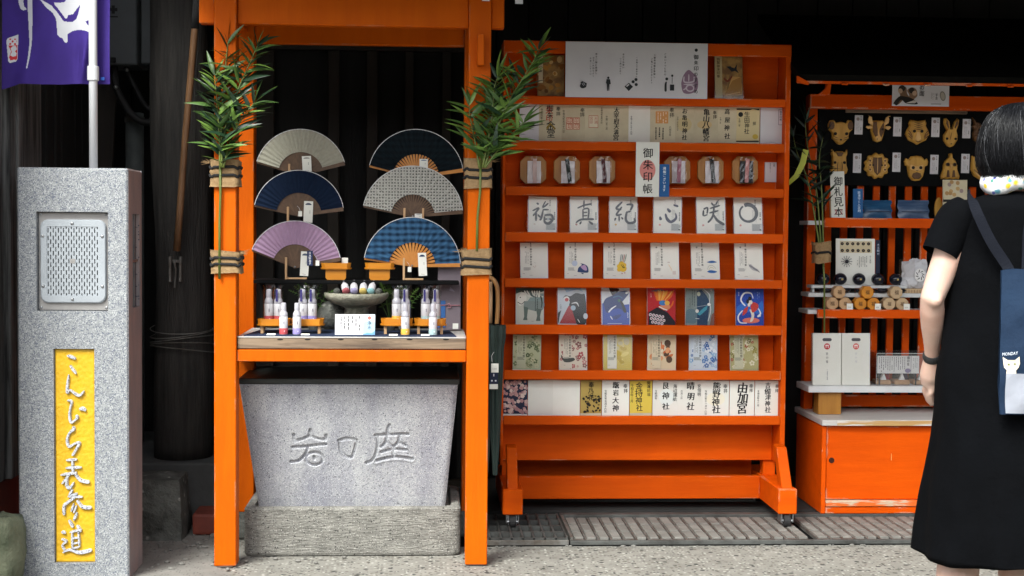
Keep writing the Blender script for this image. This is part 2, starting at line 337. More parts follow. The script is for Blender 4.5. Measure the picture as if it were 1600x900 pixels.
    def stroke(s, pts, y, relief=0.0):   # flat brush stroke in XZ: pts (x, z, width); relief raises a bevelled body towards -Y
        q = smooth(pts); n = len(q); L_, R_ = [], []
        for i, (x, z, wd) in enumerate(q):
            a, b = q[max(i - 1, 0)], q[min(i + 1, n - 1)]
            dx, dz = b[0] - a[0], b[1] - a[1]; l = math.hypot(dx, dz) or 1e-9
            nx, nz_ = -dz / l, dx / l
            if i == 0: wd *= .55
            if i == n - 1: wd *= .45
            L_.append((x + nx * wd / 2, z + nz_ * wd / 2)); R_.append((x - nx * wd / 2, z - nz_ * wd / 2))
        if not relief:
            return s.add([(p[0], y, p[1]) for p in L_] + [(p[0], y, p[1]) for p in R_], [(i, i + n, i + n + 1, i + 1) for i in range(n - 1)])
        vs, fs = [], []
        for i in range(n):
            c = ((L_[i][0] + R_[i][0]) / 2, (L_[i][1] + R_[i][1]) / 2)
            il = (c[0] + (L_[i][0] - c[0]) * .62, c[1] + (L_[i][1] - c[1]) * .62); ir = (c[0] + (R_[i][0] - c[0]) * .62, c[1] + (R_[i][1] - c[1]) * .62)
            vs += [(L_[i][0], y, L_[i][1]), (il[0], y - relief, il[1]), (ir[0], y - relief, ir[1]), (R_[i][0], y, R_[i][1])]
        for i in range(n - 1):
            for k in range(3):
                a = i * 4 + k; fs.append((a, a + 1, a + 5, a + 4))
        fs += [(0, 3, 2, 1)[::-1], tuple((n - 1) * 4 + k for k in (0, 3, 2, 1))]
        return s.add(vs, [f[::-1] for f in fs])
    def mesh(s, name, bevel=0.0, smooth_=False, seg=1):
        me = bpy.data.meshes.new(name); me.from_pydata(s.v, [], s.f)
        for k in s.slots: me.materials.append(mtl(k))
        me.polygons.foreach_set('material_index', s.mi)
        if bevel:
            bm = bmesh.new(); bm.from_mesh(me); bmesh.ops.remove_doubles(bm, verts=bm.verts, dist=1e-5)
            bmesh.ops.bevel(bm, geom=bm.edges[:], offset=bevel, segments=seg, affect='EDGES', profile=.6)
            bm.to_mesh(me); bm.free()
        if smooth_: me.polygons.foreach_set('use_smooth', [True] * len(me.polygons))
        me.update(); return me
def smooth(pts, sub=5):
    if len(pts) < 3 and sub:
        a, b = pts; return [tuple(a[k] + (b[k] - a[k]) * t / 4 for k in range(3)) for t in range(5)]
    out = []
    for i in range(len(pts) - 1):
        p0, p1, p2, p3 = pts[max(i - 1, 0)], pts[i], pts[i + 1], pts[min(i + 2, len(pts) - 1)]
        for j in range(sub):
            t = j / sub
            out.append(tuple(.5 * (2 * p1[k] + (p2[k] - p0[k]) * t + (2 * p0[k] - 5 * p1[k] + 4 * p2[k] - p3[k]) * t * t + (-p0[k] + 3 * p1[k] - 3 * p2[k] + p3[k]) * t ** 3) for k in range(len(p1))))
    out.append(tuple(pts[-1])); return out

# ------------------------------------------------------------------ objects
WLOC = {}
def meta(o, label=None, cat=None, group=None, kind=None):
    if label: o['label'] = label
    if cat: o['category'] = cat
    if group: o['group'] = group
    if kind: o['kind'] = kind
    return o
def thing(name, label, cat, loc, group=None, rot=None):
    o = bpy.data.objects.new(name, None); o.empty_display_size = .05; COL.objects.link(o); o.location = loc
    if rot: o.rotation_euler = rot
    WLOC[o.name] = Vector(loc); return meta(o, label, cat, group)
def part(mb, name, parent, m=None, bevel=0.0, sm=False, local=False, label=None, seg=1, kind=None):
    if m: mb.slots = [m] if len(mb.slots) <= 1 else mb.slots
    me = mb.mesh(name, bevel, sm, seg)
    off = WLOC[parent.name]
    if not local: me.transform(Matrix.Translation(-off))
    o = bpy.data.objects.new(name, me); COL.objects.link(o); o.parent = parent; WLOC[o.name] = off if not local else Vector()
    return meta(o, label, kind=kind)
def solo(mb, name, label, cat, bevel=0.0, sm=False, group=None, kind=None, seg=1):
    me = mb.mesh(name, bevel, sm, seg); a = np.array(mb.v)
    c = Vector(((a[:, 0].min() + a[:, 0].max()) / 2, (a[:, 1].min() + a[:, 1].max()) / 2, a[:, 2].min()))
    me.transform(Matrix.Translation(-c)); o = bpy.data.objects.new(name, me); o.location = c; COL.objects.link(o); WLOC[o.name] = c
    return meta(o, label, cat, group, kind)
def struct(mb, name, kind='structure', bevel=0.0, sm=False):
    o = bpy.data.objects.new(name, mb.mesh(name, bevel, sm)); COL.objects.link(o); WLOC[o.name] = Vector(); o['kind'] = kind; return o
def inst(name, me, parent, mat4):
    o = bpy.data.objects.new(name, me); COL.objects.link(o); o.parent = parent; o.matrix_local = mat4; WLOC[o.name] = Vector(); return o
def B(m, *a): return MB(m).box(*a)

# ------------------------------------------------------------------ lettering (built-in font outlines as thin flat meshes)
GL = {}; JR = random.Random(77)
def glyph(ch):
    if ch in GL: return GL[ch]
    c = bpy.data.curves.new('glyph', 'FONT'); c.body = ch; c.resolution_u = 2; c.fill_mode = 'FRONT'; c.offset = 0.0
    o = bpy.data.objects.new('glyph', c); me = bpy.data.meshes.new_from_object(o)
    v = np.zeros(len(me.vertices) * 3); me.vertices.foreach_get('co', v); v = v.reshape(-1, 3)
    GL[ch] = (v[:, :2].copy(), [tuple(p.vertices) for p in me.polygons], v[:, 0].max() if len(v) else .4)
    bpy.data.objects.remove(o); bpy.data.curves.remove(c); bpy.data.meshes.remove(me); return GL[ch]
def letters(mb, s, x, z, y, size, vertical=True, gap=1.0, slant=0.0, sx=1.0, jit=True, bold=.026):
    """vertical: x = column centre, z = top; horizontal: x = left, z = baseline"""
    for ch in s:
        if ch == ' ':
            if vertical: z -= size * gap * .5
            else: x += size * .35
            continue
        v, f, adv = glyph(ch)
        if vertical and jit:
            r_ = JR; an = r_.uniform(-.07, .07); k_ = r_.uniform(.92, 1.06); ox, oz = r_.uniform(-.05, .05), r_.uniform(-.03, .03)
            v = (v - [.5, .38]) @ np.array([[math.cos(an), math.sin(an)], [-math.sin(an), math.cos(an)]]) * [k_ * r_.uniform(.88, 1.05), k_] + [.5 + ox, .38 + oz]
        if vertical:
            for q_ in (0, 1): mb.add([(x + (p[0] - .5 + bold * q_) * size * sx + slant * (p[1]) * size, y - .00005 * q_, z - size * .88 + (p[1] - .012 * q_) * size) for p in v], f)
            z -= size * gap
        else:
            mb.add([(x + p[0] * size * sx, y, z + p[1] * size) for p in v], f); x += (adv + .1) * size * sx
    return mb
class Art:
    """flat print on a sheet whose front lies in the local plane y = y0: u 0..1 left to right, v 0..1 bottom to top"""
    def __init__(s, w, h, y0=0.0, x0=None, z0=0.0):
        s.w, s.h, s.k, s.y0 = w, h, 0, y0; s.x0 = -w / 2 if x0 is None else x0; s.z0 = z0; s.mb = MB()
    def y(s): s.k += 1; return s.y0 - .0004 - .00014 * s.k
    def q(s, u, v): return (s.x0 + u * s.w, s.z0 + v * s.h)
    def poly(s, c, pts, sm=False):
        s.mb.m = c
        p = [s.q(*a) for a in pts]
        if sm: p = [(a[0], a[1]) for a in smooth([(*a, 0) for a in p + [p[0]]], 4)[:-1]]
        s.mb.poly(p, s.y()); return s
    def ell(s, c, u, v, ru, rv, rot=0, n=18, a0=0, a1=360):
        pts = []
        for i in range(n + (a1 - a0 < 360)):
            t = math.radians(a0 + (a1 - a0) * i / n); x, z = ru * math.cos(t) * s.w, rv * math.sin(t) * s.h
            cr, sr = math.cos(math.radians(rot)), math.sin(math.radians(rot)); X, Z = s.q(u, v); pts.append((X + x * cr - z * sr, Z + x * sr + z * cr))
        s.mb.m = c; s.mb.poly(pts, s.y()); return s
    def stroke(s, c, pts):
        s.mb.m = c; s.mb.stroke([(*s.q(u, v), wd * s.w) for u, v, wd in pts], s.y()); return s
    def text(s, c, t, u, v, size, vertical=True, gap=1.0, slant=0.0, sx=1.0, bold=.026):
        s.mb.m = c; X, Z = s.q(u, v); letters(s.mb, t, X, Z, s.y(), size * s.w, vertical, gap, slant, sx, True, bold); return s
    def fine(s, c, u0, u1, v0, v1, cols, rng, dens=.8, thick=.5):
        s.mb.m = c; y = s.y(); cw = (u1 - u0) / cols
        for i in range(cols):
            v = v1 - rng.random() * .03; x = u0 + (i + .5) * cw; end = v0 + rng.random() * (v1 - v0) * .25
            while v > end:
                l = cw * s.w / s.h * (.35 + rng.random() * .5)
                if rng.random() < dens:
                    a, b = s.q(x - cw * thick / 2 * (.6 + .4 * rng.random()), v - l); c2, d = s.q(x + cw * thick / 2, v)
                    s.mb.add([(a, y, b), (c2, y, b), (c2, y, d), (a, y, d)], [(0, 1, 2, 3)])
                v -= l * 1.35
        return s
    def lines(s, c, u0, u1, v0, v1, rows, rng):
        s.mb.m = c; y = s.y(); rh = (v1 - v0) / rows
        for i in range(rows):
            a, b = s.q(u0, v0 + i * rh); c2, d = s.q(u0 + (u1 - u0) * (.7 + .3 * rng.random()), v0 + (i + .5) * rh)
            s.mb.add([(a, y, b), (c2, y, b), (c2, y, d), (a, y, d)], [(0, 1, 2, 3)])
        return s
    def done(s, parent, name='cover_print', local=True): return part(s.mb, name, parent, local=local)
class Sub(Art):
    """the upper part of a sheet whose foot is hidden"""
    def __init__(s, a, v0): Art.__init__(s, a.w, a.h * (1 - v0), a.y0, a.x0, a.z0 + a.h * v0); s.mb = a.mb; s.k = a.k

# =================================================================== THE SETTING
g = MB('pavement').add([(-60, -60, 0), (60, -60, 0), (60, 60, 0), (-60, 60, 0)], [(0, 1, 2, 3)]); struct(g, 'ground')
g = MB('apron'); xa = P(332, 870, 5.3).x
pts = [(-4, 4.3), (-.62, 4.3), (-.78, 4.75), (-.70, 5.1), (xa, 5.3), (xa + .05, 5.75), (-.95, 6.4), (-4, 6.4)]
g.add([(x, y, .004) for x, y in pts], [tuple(range(len(pts)))]); struct(g, 'concrete_apron')
# raised floor strip of the shop behind the drain
fx0, fx1 = P(766, 840, 5.6).x, 3.6
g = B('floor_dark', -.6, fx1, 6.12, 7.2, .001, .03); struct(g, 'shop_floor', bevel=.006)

# dark timber shop front (back wall, side wall, deep eave)
sb = thing('timber_building', 'dark timber shop front with deep eave behind the stalls', 'building', (0, 7.0, 0))
rr = random.Random(3); x = -1.75
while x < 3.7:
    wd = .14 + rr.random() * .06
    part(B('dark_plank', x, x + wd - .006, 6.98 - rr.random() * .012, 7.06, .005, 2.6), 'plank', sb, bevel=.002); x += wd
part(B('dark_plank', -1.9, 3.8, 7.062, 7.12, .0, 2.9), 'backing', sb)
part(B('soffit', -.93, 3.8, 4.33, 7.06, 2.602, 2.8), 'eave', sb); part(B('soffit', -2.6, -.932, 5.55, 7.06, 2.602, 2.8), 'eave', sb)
part(B('soffit', -.93, 3.8, 4.30, 4.328, 2.25, 2.8), 'added_shade_board', sb)  # unseen board added below the eave to darken the tops of rack and stalls
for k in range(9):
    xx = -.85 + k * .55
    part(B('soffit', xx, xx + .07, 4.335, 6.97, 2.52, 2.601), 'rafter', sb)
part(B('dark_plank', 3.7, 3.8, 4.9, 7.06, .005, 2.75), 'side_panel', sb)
# left side wall of upright weathered boards, seen edge-on
wl = thing('board_wall', 'weathered grey upright boards at the far left behind the granite pillar', 'wall', (-1.6, 5.6, 0))
y = 4.72; XW = P(-4, 400, 5.2).x
zb = P(10, 772, 5.0).z
k = 0
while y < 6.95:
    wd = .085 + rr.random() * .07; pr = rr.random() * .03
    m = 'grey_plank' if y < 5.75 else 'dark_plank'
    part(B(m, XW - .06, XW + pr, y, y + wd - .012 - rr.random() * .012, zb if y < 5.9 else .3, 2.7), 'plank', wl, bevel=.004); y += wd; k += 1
part(B('red_block', XW - .05, XW - .012, 4.72, 6.3, .13, zb - .004), 'sill_board', wl, bevel=.004)
part(B('dark_concrete', XW - .08, XW - .015, 4.72, 6.95, 0, .129), 'footing', wl, bevel=.005)
part(B('dark_plank', XW - .14, XW - .075, 4.72, 6.97, .0, 2.7), 'backing', wl)

def boulder(mb, c, r, sq, seed, amp=.2, n=22, m=14, box=0.0):
    rings = []
    for i in range(m + 1):
        t = -math.pi / 2 + math.pi * i / m; row = []
        for j in range(n):
            d = Vector((math.cos(t) * math.cos(2 * math.pi * j / n), math.cos(t) * math.sin(2 * math.pi * j / n), math.sin(t)))
            if box: d = d / max(abs(d.x), abs(d.y), abs(d.z)) * box + d * (1 - box)
            q = 1 + amp * noise.noise(d * 1.7 + Vector((seed, 0, 0))) + amp * .4 * noise.noise(d * 5 + Vector((0, seed, 0)))
            row.append(Vector(c) + Vector((d.x * sq[0], d.y * sq[1], d.z * sq[2])) * r * q)
        rings.append(row)
    return mb.ring(rings)

# mossy stone at the lower left edge
c = P(4, 850, 4.95); mb = boulder(MB('mossy_stone'), (c.x - .02, 4.98, .11), .13, (.62, .8, 1.15), 2.0, .18, box=.4)
solo(mb, 'mossy_stone', 'mossy green stone at the foot of the weathered board wall', 'stone', sm=True)

# concrete plinth, charred log post and what hangs on it
PY = 5.96
x0, x1, z0, z1 = RC(170, 724, 420, 830, PY)
solo(B('dark_concrete', -1.52, x1, PY, 6.9, .004, z1), 'concrete_plinth', 'low dark concrete plinth carrying the charred log post', 'plinth', bevel=.008)
LY = 6.14; lc = P(283, 600, LY); lr = 43 * S(LY)
lg = thing('log_post', 'thick charred log post standing on the concrete plinth', 'post', (lc.x, LY, z1))
mb = MB('charred_log'); rings = []
for i in range(40):
    z = z1 + .001 + i * (2.598 - z1) / 39
    rings.append([Vector((lc.x + math.cos(t) * lr * (1.02 + .05 * math.sin(i * .35) + .05 * noise.noise(Vector((math.cos(t) * 2.5, math.sin(t) * 2.5, z * 1.2)))) + .012 * math.sin(z * 2),
                          LY + math.sin(t) * lr, z)) for t in [2 * math.pi * k / 28 for k in range(28)]])
part(mb.ring(rings), 'trunk', lg, sm=True)
for j, yy in enumerate((512, 520, 529, 538, 545)):
    zc = P(283, yy, LY).z; mb = MB('dull_steel')
    mb.tube([(lc.x + math.cos(t) * lr * 1.13 + .006 * math.sin(zc * 2), LY + math.sin(t) * lr * 1.13, zc + .018 * math.sin(t * 1 + j)) for t in [2 * math.pi * k / 24 for k in range(25)]], .0022, 5)
    part(mb, 'wire_wrap', lg)
bz = P(282, 420, LY).z; by = LY - lr * 1.12
mb = MB('dull_steel'); mb.box(lc.x - .026, lc.x - .016, by - .008, by + .03, bz - .05, bz + .055); mb.box(lc.x + .016, lc.x + .026, by - .008, by + .03, bz - .05, bz + .055)
mb.box(lc.x - .015, lc.x + .015, by - .002, by + .03, bz + .03, bz + .042); mb.tube([(lc.x - .004, by - .006, bz + .04), (lc.x + .004, by - .012, bz), (lc.x - .002, by - .008, bz - .075)], .004, 6)
part(mb, 'latch_bracket', lg)

# rough concrete block and red block on the ground in front of the plinth
BY = 5.66; x0, x1, z0, z1 = RC(196, 750, 285, 846, BY)
mb = MB('rough_stone'); n = 12
def rough_block(mb, x0, x1, y0, y1, z0, z1, seed, amp, taper=0.0, n=12):
    for ax, sgn in ((0, -1), (0, 1), (1, -1), (1, 1), (2, -1), (2, 1)):
        vs = []
        for i in range(n + 1):
            for j in range(n + 1):
                a, b = i / n * 2 - 1, j / n * 2 - 1
                d = [0, 0, 0]; d[ax] = sgn; d[(ax + 1) % 3] = a; d[(ax + 2) % 3] = b
                v = Vector(d); e = (v / max(v.length, 1)); v = v * .86 + e * .14 * 1.2
                tp = 1 - taper * (v.z + 1) / 2
                p = Vector(((x0 + x1) / 2 + v.x * (x1 - x0) / 2 * tp, (y0 + y1) / 2 + v.y * (y1 - y0) / 2 * tp, (z0 + z1) / 2 + v.z * (z1 - z0) / 2))
                q = amp * (noise.noise(p * 9 + Vector((seed, 0, 0))) + .5 * noise.noise(p * 30))
                vs.append(p + v.normalized() * q)
        fs = [(i * (n + 1) + j, (i + 1) * (n + 1) + j, (i + 1) * (n + 1) + j + 1, i * (n + 1) + j + 1) for i in range(n) for j in range(n)]
        mb.add(vs, fs if sgn > 0 else [f[::-1] for f in fs])
    return mb
rough_block(mb, x0, x1, BY, BY + .24, .0, z1, 4, .011, .12, 16)
solo(mb, 'stone_block', 'rough broken grey concrete block beside the granite pillar', 'stone block', sm=False)
x0, x1, z0, z1 = RC(300, 803, 352, 838, 5.76)
solo(B('red_block', x0, x1, 5.76, 5.94, .006, z1), 'red_block', 'small dull red wooden block behind the left stall post', 'block', bevel=.012, seg=2)
# gravel crumbs round the posts
mb = MB('apron'); rr = random.Random(11)
for i in range(200):
    if i < 170: p = P(230 + rr.random() * 140, 838 + rr.random() * 50, 1); px_, py_ = 230 + rr.random() * 150, 838 + rr.random() ** 1.5 * 55
    else: px_, py_ = 330 + rr.random() * 440, 870 + rr.random() * 18
    Y_ = GY(px_, py_); pp = P(px_, py_, Y_); r = .002 + rr.random() ** 4 * .008
    mb.ball((pp.x, Y_, r * .4 + .004), r, 6, 4, (1 + rr.random() * .6, 1, .7))
for i in range(240):
    px_ = 770 + rr.random() * 660; Y_ = 5.553 - rr.random() ** 2 * .05; q = P(px_, 855, Y_); r = .0015 + rr.random() ** 4 * .006
    mb.ball((q.x, Y_, r * .4), r, 6, 4, (1 + rr.random(), 1, .6))
o = struct(mb, 'gravel', 'stuff')

# leaning board, electric cabinet, conduit pipe, hoses in the dark corner
a, b = P(128, 700, 6.3), P(152, 118, 6.55)
mb = MB('brown_slat').bar((a.x, 6.3, .28), (b.x + .0, 6.62, b.z), .15, .022, up=(0, 1, 0)); solo(mb, 'leaning_board', 'narrow brown board leaning in the dark corner behind the flag pole', 'board', bevel=.003)
EY = 6.35; x0, x1, z0, z1 = RC(163, -40, 214, 101, EY)
ec = thing('electric_cabinet', 'dark grey electric cabinet high in the shadow beside the purple flag', 'cabinet', (x0, EY, z0))
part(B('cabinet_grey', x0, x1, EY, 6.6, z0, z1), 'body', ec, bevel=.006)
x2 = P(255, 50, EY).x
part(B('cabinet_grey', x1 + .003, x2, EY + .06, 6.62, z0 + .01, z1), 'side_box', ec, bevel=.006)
ex, ez = P(177, 15, EY).x, P(177, 15, EY).z
mb = MB('#0b0d0e'); mb.box(ex - .018, ex + .018, EY - .001, EY + .001, ez - .007, ez + .007); mb.box(ex - .007, ex + .007, EY - .0016, EY - .0011, ez - .018, ez + .018); mb.box(ex - .02, ex + .02, EY - .001, EY + .001, ez - .034, ez - .028)
part(mb, 'emblem', ec)
lx, lz = P(177, 94, EY).x, P(177, 94, EY).z
part(MB('#0b0d0e').box(lx - .012, lx + .012, EY - .006, EY, lz - .012, lz + .012), 'lock', ec, bevel=.003)
cx_, cz = P(209, 180, 6.5).x, P(209, 176, 6.5).z
mb = MB('pipe_grey'); mb.tube([(cx_, 6.52, .28), (cx_, 6.52, 1.0), (cx_, 6.52, cz)], .041, 16)
pp_ = thing('conduit_pipe', 'grey upright conduit pipe under the electric cabinet', 'pipe', (cx_, 6.52, .28)); part(mb, 'pipe', pp_, sm=True)
mb = MB('dull_steel'); mb.lathe([(.044, -.012), (.046, -.012), (.046, .012), (.044, .012)], (cx_, 6.52, cz - .03), 16); part(mb, 'clamp', pp_)
for nm, path, r, lab in (('hose', [(181, 137), (190, 155), (205, 178), (222, 190), (238, 188), (240, 160), (238, 100)], .016, 'thick black hose looping below the electric cabinet'),
                    ('cable', [(196, 105), (212, 138), (226, 163), (236, 170), (246, 158), (247, 102)], .011, 'thinner black cable looping below the electric cabinet')):
    q = [P(u, v, 6.42 if nm == 'hose' else 6.45) for u, v in path]; q = [Vector(t) for t in smooth([tuple(t) for t in q], 5)]
    if nm == 'hose': q = [Vector((P(178, 100, 6.42).x, 6.42, P(178, 100, 6.42).z))] + q
    hs_ = thing(nm, lab, nm, tuple(q[0])); part(MB('black_rubber').tube(q, r, 10), 'tube', hs_, sm=True)
    part(MB('steel').ball(tuple(q[1] + Vector((.004, -.02, 0))), .010, 8, 6), 'end_cap', hs_, sm=True)
# bamboo pole leaning on the log
q = [P(276, 392, 5.98), P(281, 330, 5.97), P(289, 220, 5.955), P(298, 120, 5.94), P(308, 0, 5.92), P(310, -40, 5.91)]
bp = thing('bamboo_pole', 'slender brown bamboo pole leaning against the charred log', 'pole', tuple(q[0]))
part(MB('bamboo_pole').tube(q, [.015, .0145, .014, .0145, .014, .014], 10), 'shaft', bp, sm=True)
a = P(305, 40, 5.92); part(MB('black_rope').tube([P(304, 45, 5.93), P(306, 25, 5.925), P(308, 0, 5.92)], .017, 10), 'grip', bp, sm=True)

# =================================================================== DRAIN with two gratings
def flat(px, py, z=0.0):
    Y_ = GY(px, py, z); q = P(px, py, Y_); return q.x, Y_
gy0, gy1 = 5.56, 6.05
xm = P(884, 840, 5.75).x; xl = P(752, 840, 5.75).x; xr = 3.3
solo(B('black_paint', xl - .1, xr, gy0 - .005, gy1 + .07, .0012, .0035), 'drain_channel', 'black open drain channel running under the gratings', 'drain')
gl = thing('steel_grating', 'coarse black square-mesh drain grating between kiosk and rack', 'grating', (xl, gy0, .004))
n = 9
for k in range(n + 1):
    xx = xl - .06 + (xm - .012 - xl + .06) * k / n
    part(B('grate_iron', xx - .004, xx + .004, gy0 + .012, gy1, .005, .032), 'bar', gl)
for k in range(5):
    yy = gy0 + .012 + (gy1 - gy0 - .03) * k / 4
    part(B('grate_iron', xl - .065, xm - .016, yy, yy + .012, .0045, .030), 'cross_bar', gl)
part(B('dull_steel', xl - .07, xm - .006, gy0 - .004, gy0 + .010, .004, .024), 'frame', gl, bevel=.002)
gr = thing('slatted_grating', 'pale slatted drain grating running in front of rack and cabinet', 'grating', (xm, gy0, .004))
part(B('grate_iron', xm, xr, gy0 - .004, gy0 + .016, .004, .021), 'frame', gr, bevel=.002)
part(B('grate_iron', xm, xr, gy1 - .03, gy1 + .02, .004, .031), 'rear_frame', gr, bevel=.002)
part(B('dull_steel', xm + .002, xm + .014, gy0 + .024, gy1 - .034, .004, .031), 'end_bar', gr)
pitch = .0505; rows = ((gy0 + .05, gy0 + .168), (gy0 + .18, gy0 + .30), (gy0 + .312, gy0 + .445)); TM = {}
for ri, (ya, yb) in enumerate(rows):
    mb = B('grate_tile', 0, pitch - .015, 0, yb - ya, 0, .012); TM[ri] = mb.mesh('slat', bevel=.0015)
k = 0; xx = xm + .022
rr = random.Random(5)
while xx < xr - .05:
    if abs(((xx - xm) % 1.0) - .98) < .03: xx += .03
    for ri, (ya, yb) in enumerate(rows):
        o = inst('slat', TM[ri], gr, Matrix.Translation((xx - xm, ya - gy0, .010 + rr.random() * .0012 - .004)))
    part(B('dull_steel', xx - .0095, xx - .0025, gy0 + .024, gy1 - .034, .0045, .0195), 'bar', gr)
    part(B('dull_steel', xx, xx + pitch - .011, gy0 + .02, gy0 + .046, .008, .014 + rr.random() * .006), 'cleat', gr, bevel=.003)
    xx += pitch

# =================================================================== GRANITE PILLAR with loudspeaker and yellow inscription
KY = 5.23
GYF = 5.06; c0 = .006
def gx(px): return P(px, 450, GYF).x
def gz(py): return P(112, py, GYF).z
X0, X1, ZT = gx(27), gx(200.5), gz(262); GD = .235
pil = thing('granite_pillar', 'square grey granite pillar with loudspeaker grille and yellow inscription panel', 'pillar', ((X0 + X1) / 2, GYF + GD / 2, 0))
surf('granite_polished', (.40, .415, .44), (.33, .345, .38), scale=70, rough=.10, spec=.9, specks=(((.07, .085, .14), 150, .62, .62), ((.66, .66, .66), 120, .8, .5)))
xs = [X0 + c0, gx(57), gx(83), gx(147), gx(169), X1 - c0]; zs = [0.0, gz(880), gz(545), gz(486), gz(331), ZT - c0]
mb = MB('granite'); y = GYF
def hole(i, j): return (j == 1 and i == 2) or (j == 3 and 1 <= i <= 3)
for i in range(5):
    for j in range(5):
        if not hole(i, j): mb.add([(xs[i], y, zs[j]), (xs[i + 1], y, zs[j]), (xs[i + 1], y, zs[j + 1]), (xs[i], y, zs[j + 1])], [(0, 1, 2, 3)])
def reveal(mb, xa, xb, za, zb, dep):
    mb.add([(xa, y, za), (xb, y, za), (xb, y, zb), (xa, y, zb), (xa, y + dep, za), (xb, y + dep, za), (xb, y + dep, zb), (xa, y + dep, zb)],
           [(0, 4, 5, 1), (1, 5, 6, 2), (2, 6, 7, 3), (3, 7, 4, 0), (4, 7, 6, 5)])
reveal(mb, xs[2], xs[3], zs[1], zs[2], .016); reveal(mb, xs[1], xs[4], zs[3], zs[4], .03)
mb.add([(X0, y + c0, 0), (xs[0], y, 0), (xs[0], y, zs[5]), (X0, y + c0, ZT - c0)], [(0, 1, 2, 3)])
mb.add([(xs[5], y, 0), (X1, y + c0, 0), (X1, y + c0, ZT - c0), (xs[5], y, zs[5])], [(0, 1, 2, 3)])
mb.add([(xs[0], y, zs[5]), (xs[5], y, zs[5]), (X1, y + c0, ZT - c0), (X1 - c0, y + c0, ZT), (X0 + c0, y + c0, ZT), (X0, y + c0, ZT - c0)], [(0, 1, 2, 3, 4, 5)])
yb = y + GD
mb.add([(X0 + c0, y + c0, ZT), (X1 - c0, y + c0, ZT), (X1 - c0, yb, ZT), (X0 + c0, yb, ZT)], [(0, 1, 2, 3)])
mb.add([(X0, y + c0, 0), (X0, y + c0, ZT - c0), (X0, yb, ZT - c0), (X0, yb, 0)], [(0, 1, 2, 3)])
mb.add([(X0, yb, 0), (X0, yb, ZT), (X1, yb, ZT), (X1, yb, 0)], [(0, 1, 2, 3)])
mb.add([(X0, y + c0, ZT - c0), (X0 + c0, y + c0, ZT), (X0 + c0, yb, ZT), (X0, yb, ZT - c0)], [(0, 1, 2, 3)])
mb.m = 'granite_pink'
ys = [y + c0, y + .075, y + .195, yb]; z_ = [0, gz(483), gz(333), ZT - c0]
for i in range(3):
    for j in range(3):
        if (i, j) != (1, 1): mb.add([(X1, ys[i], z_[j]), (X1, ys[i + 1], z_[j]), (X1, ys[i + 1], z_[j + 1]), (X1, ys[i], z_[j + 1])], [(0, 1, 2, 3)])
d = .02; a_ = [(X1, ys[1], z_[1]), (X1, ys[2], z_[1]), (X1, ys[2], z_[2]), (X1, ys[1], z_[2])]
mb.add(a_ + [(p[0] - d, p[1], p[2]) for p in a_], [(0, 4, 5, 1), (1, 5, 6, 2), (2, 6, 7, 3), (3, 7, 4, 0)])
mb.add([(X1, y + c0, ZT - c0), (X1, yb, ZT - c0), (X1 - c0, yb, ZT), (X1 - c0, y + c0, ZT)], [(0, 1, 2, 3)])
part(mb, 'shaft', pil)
# side window
mb = MB('lacquer'); mb.box(X1 - .019, X1 - .012, ys[1] + .001, ys[2] - .001, z_[1] + .001, z_[2] - .001); sw = part(mb, 'side_window', pil)
mb = MB('steel'); zz = (z_[1] + z_[2]) / 2; mb.box(X1 - .012, X1 - .004, ys[1] + .002, ys[2] - .002, zz - .004, zz + .004); mb.box(X1 - .012, X1 - .005, (ys[1] + ys[2]) / 2 - .003, (ys[1] + ys[2]) / 2 + .003, z_[1] + .002, z_[2] - .002)
part(mb, 'bars', sw)
# loudspeaker
def rrect(x0, x1, z0, z1, r, n=6):
    pts = []
    for cx, cz, a in ((x1 - r, z1 - r, 0), (x0 + r, z1 - r, 90), (x0 + r, z0 + r, 180), (x1 - r, z0 + r, 270)):
        for k in range(n + 1):
            t = math.radians(a + 90 * k / n); pts.append((cx + r * math.cos(t), cz + r * math.sin(t)))
    return pts
yy = y + .0285
bpl = part(B('speaker_plate', xs[1] + .003, xs[4] - .003, yy - .006, yy, zs[3] + .003, zs[4] - .003), 'back_plate', pil)
ex0, ex1, ez0, ez1 = gx(61.5), gx(164.5), gz(474), gz(343)
fr = rrect(ex0, ex1, ez0, ez1, .028); ix0, ix1, iz0, iz1 = gx(72), gx(153), gz(462), gz(354)
mb = MB('speaker_metal'); fi = rrect(ix0, ix1, iz0, iz1, .003); n = len(fr); yf = yy - .018
fm = [((p[0] - (ex0 + ex1) / 2) * .97 + (ex0 + ex1) / 2, (p[1] - (ez0 + ez1) / 2) * .97 + (ez0 + ez1) / 2) for p in fr]
vs = [(p[0], yy - .006, p[1]) for p in fr] + [(p[0], yf + .005, p[1]) for p in fr] + [(p[0], yf, p[1]) for p in fm] + [(p[0], yf, p[1]) for p in fi] + [(p[0], yf + .004, p[1]) for p in fi]
mb.add(vs, [(L * n + i, L * n + (i + 1) % n, (L + 1) * n + (i + 1) % n, (L + 1) * n + i) for L in range(4) for i in range(n)])
spk = part(mb, 'speaker_frame', pil)
mb = MB('black_paint').box(ix0, ix1, yf + .0075, yf + .0085, iz0, iz1); part(mb, 'backing', spk)
mb = MB('speaker_metal'); nc = 20; cw = (ix1 - ix0) / nc; ya, yb2 = yf + .002, yf + .0045
for k in range(nc + 1): mb.box(max(ix0, ix0 + k * cw - cw * .31), min(ix1, ix0 + k * cw + cw * .31), ya, yb2, iz0, iz1)
nr = 9; ch = (iz1 - iz0) / nr
for k in range(nc):
    for j in range(nr + 1):
        zc = iz0 + j * ch + (ch / 2 if k % 2 else 0); mb.box(ix0 + k * cw + cw * .31, ix0 + (k + 1) * cw - cw * .31, ya, yb2, max(iz0, zc - ch * .19), min(iz1, zc + ch * .19))
part(mb, 'grille', spk)
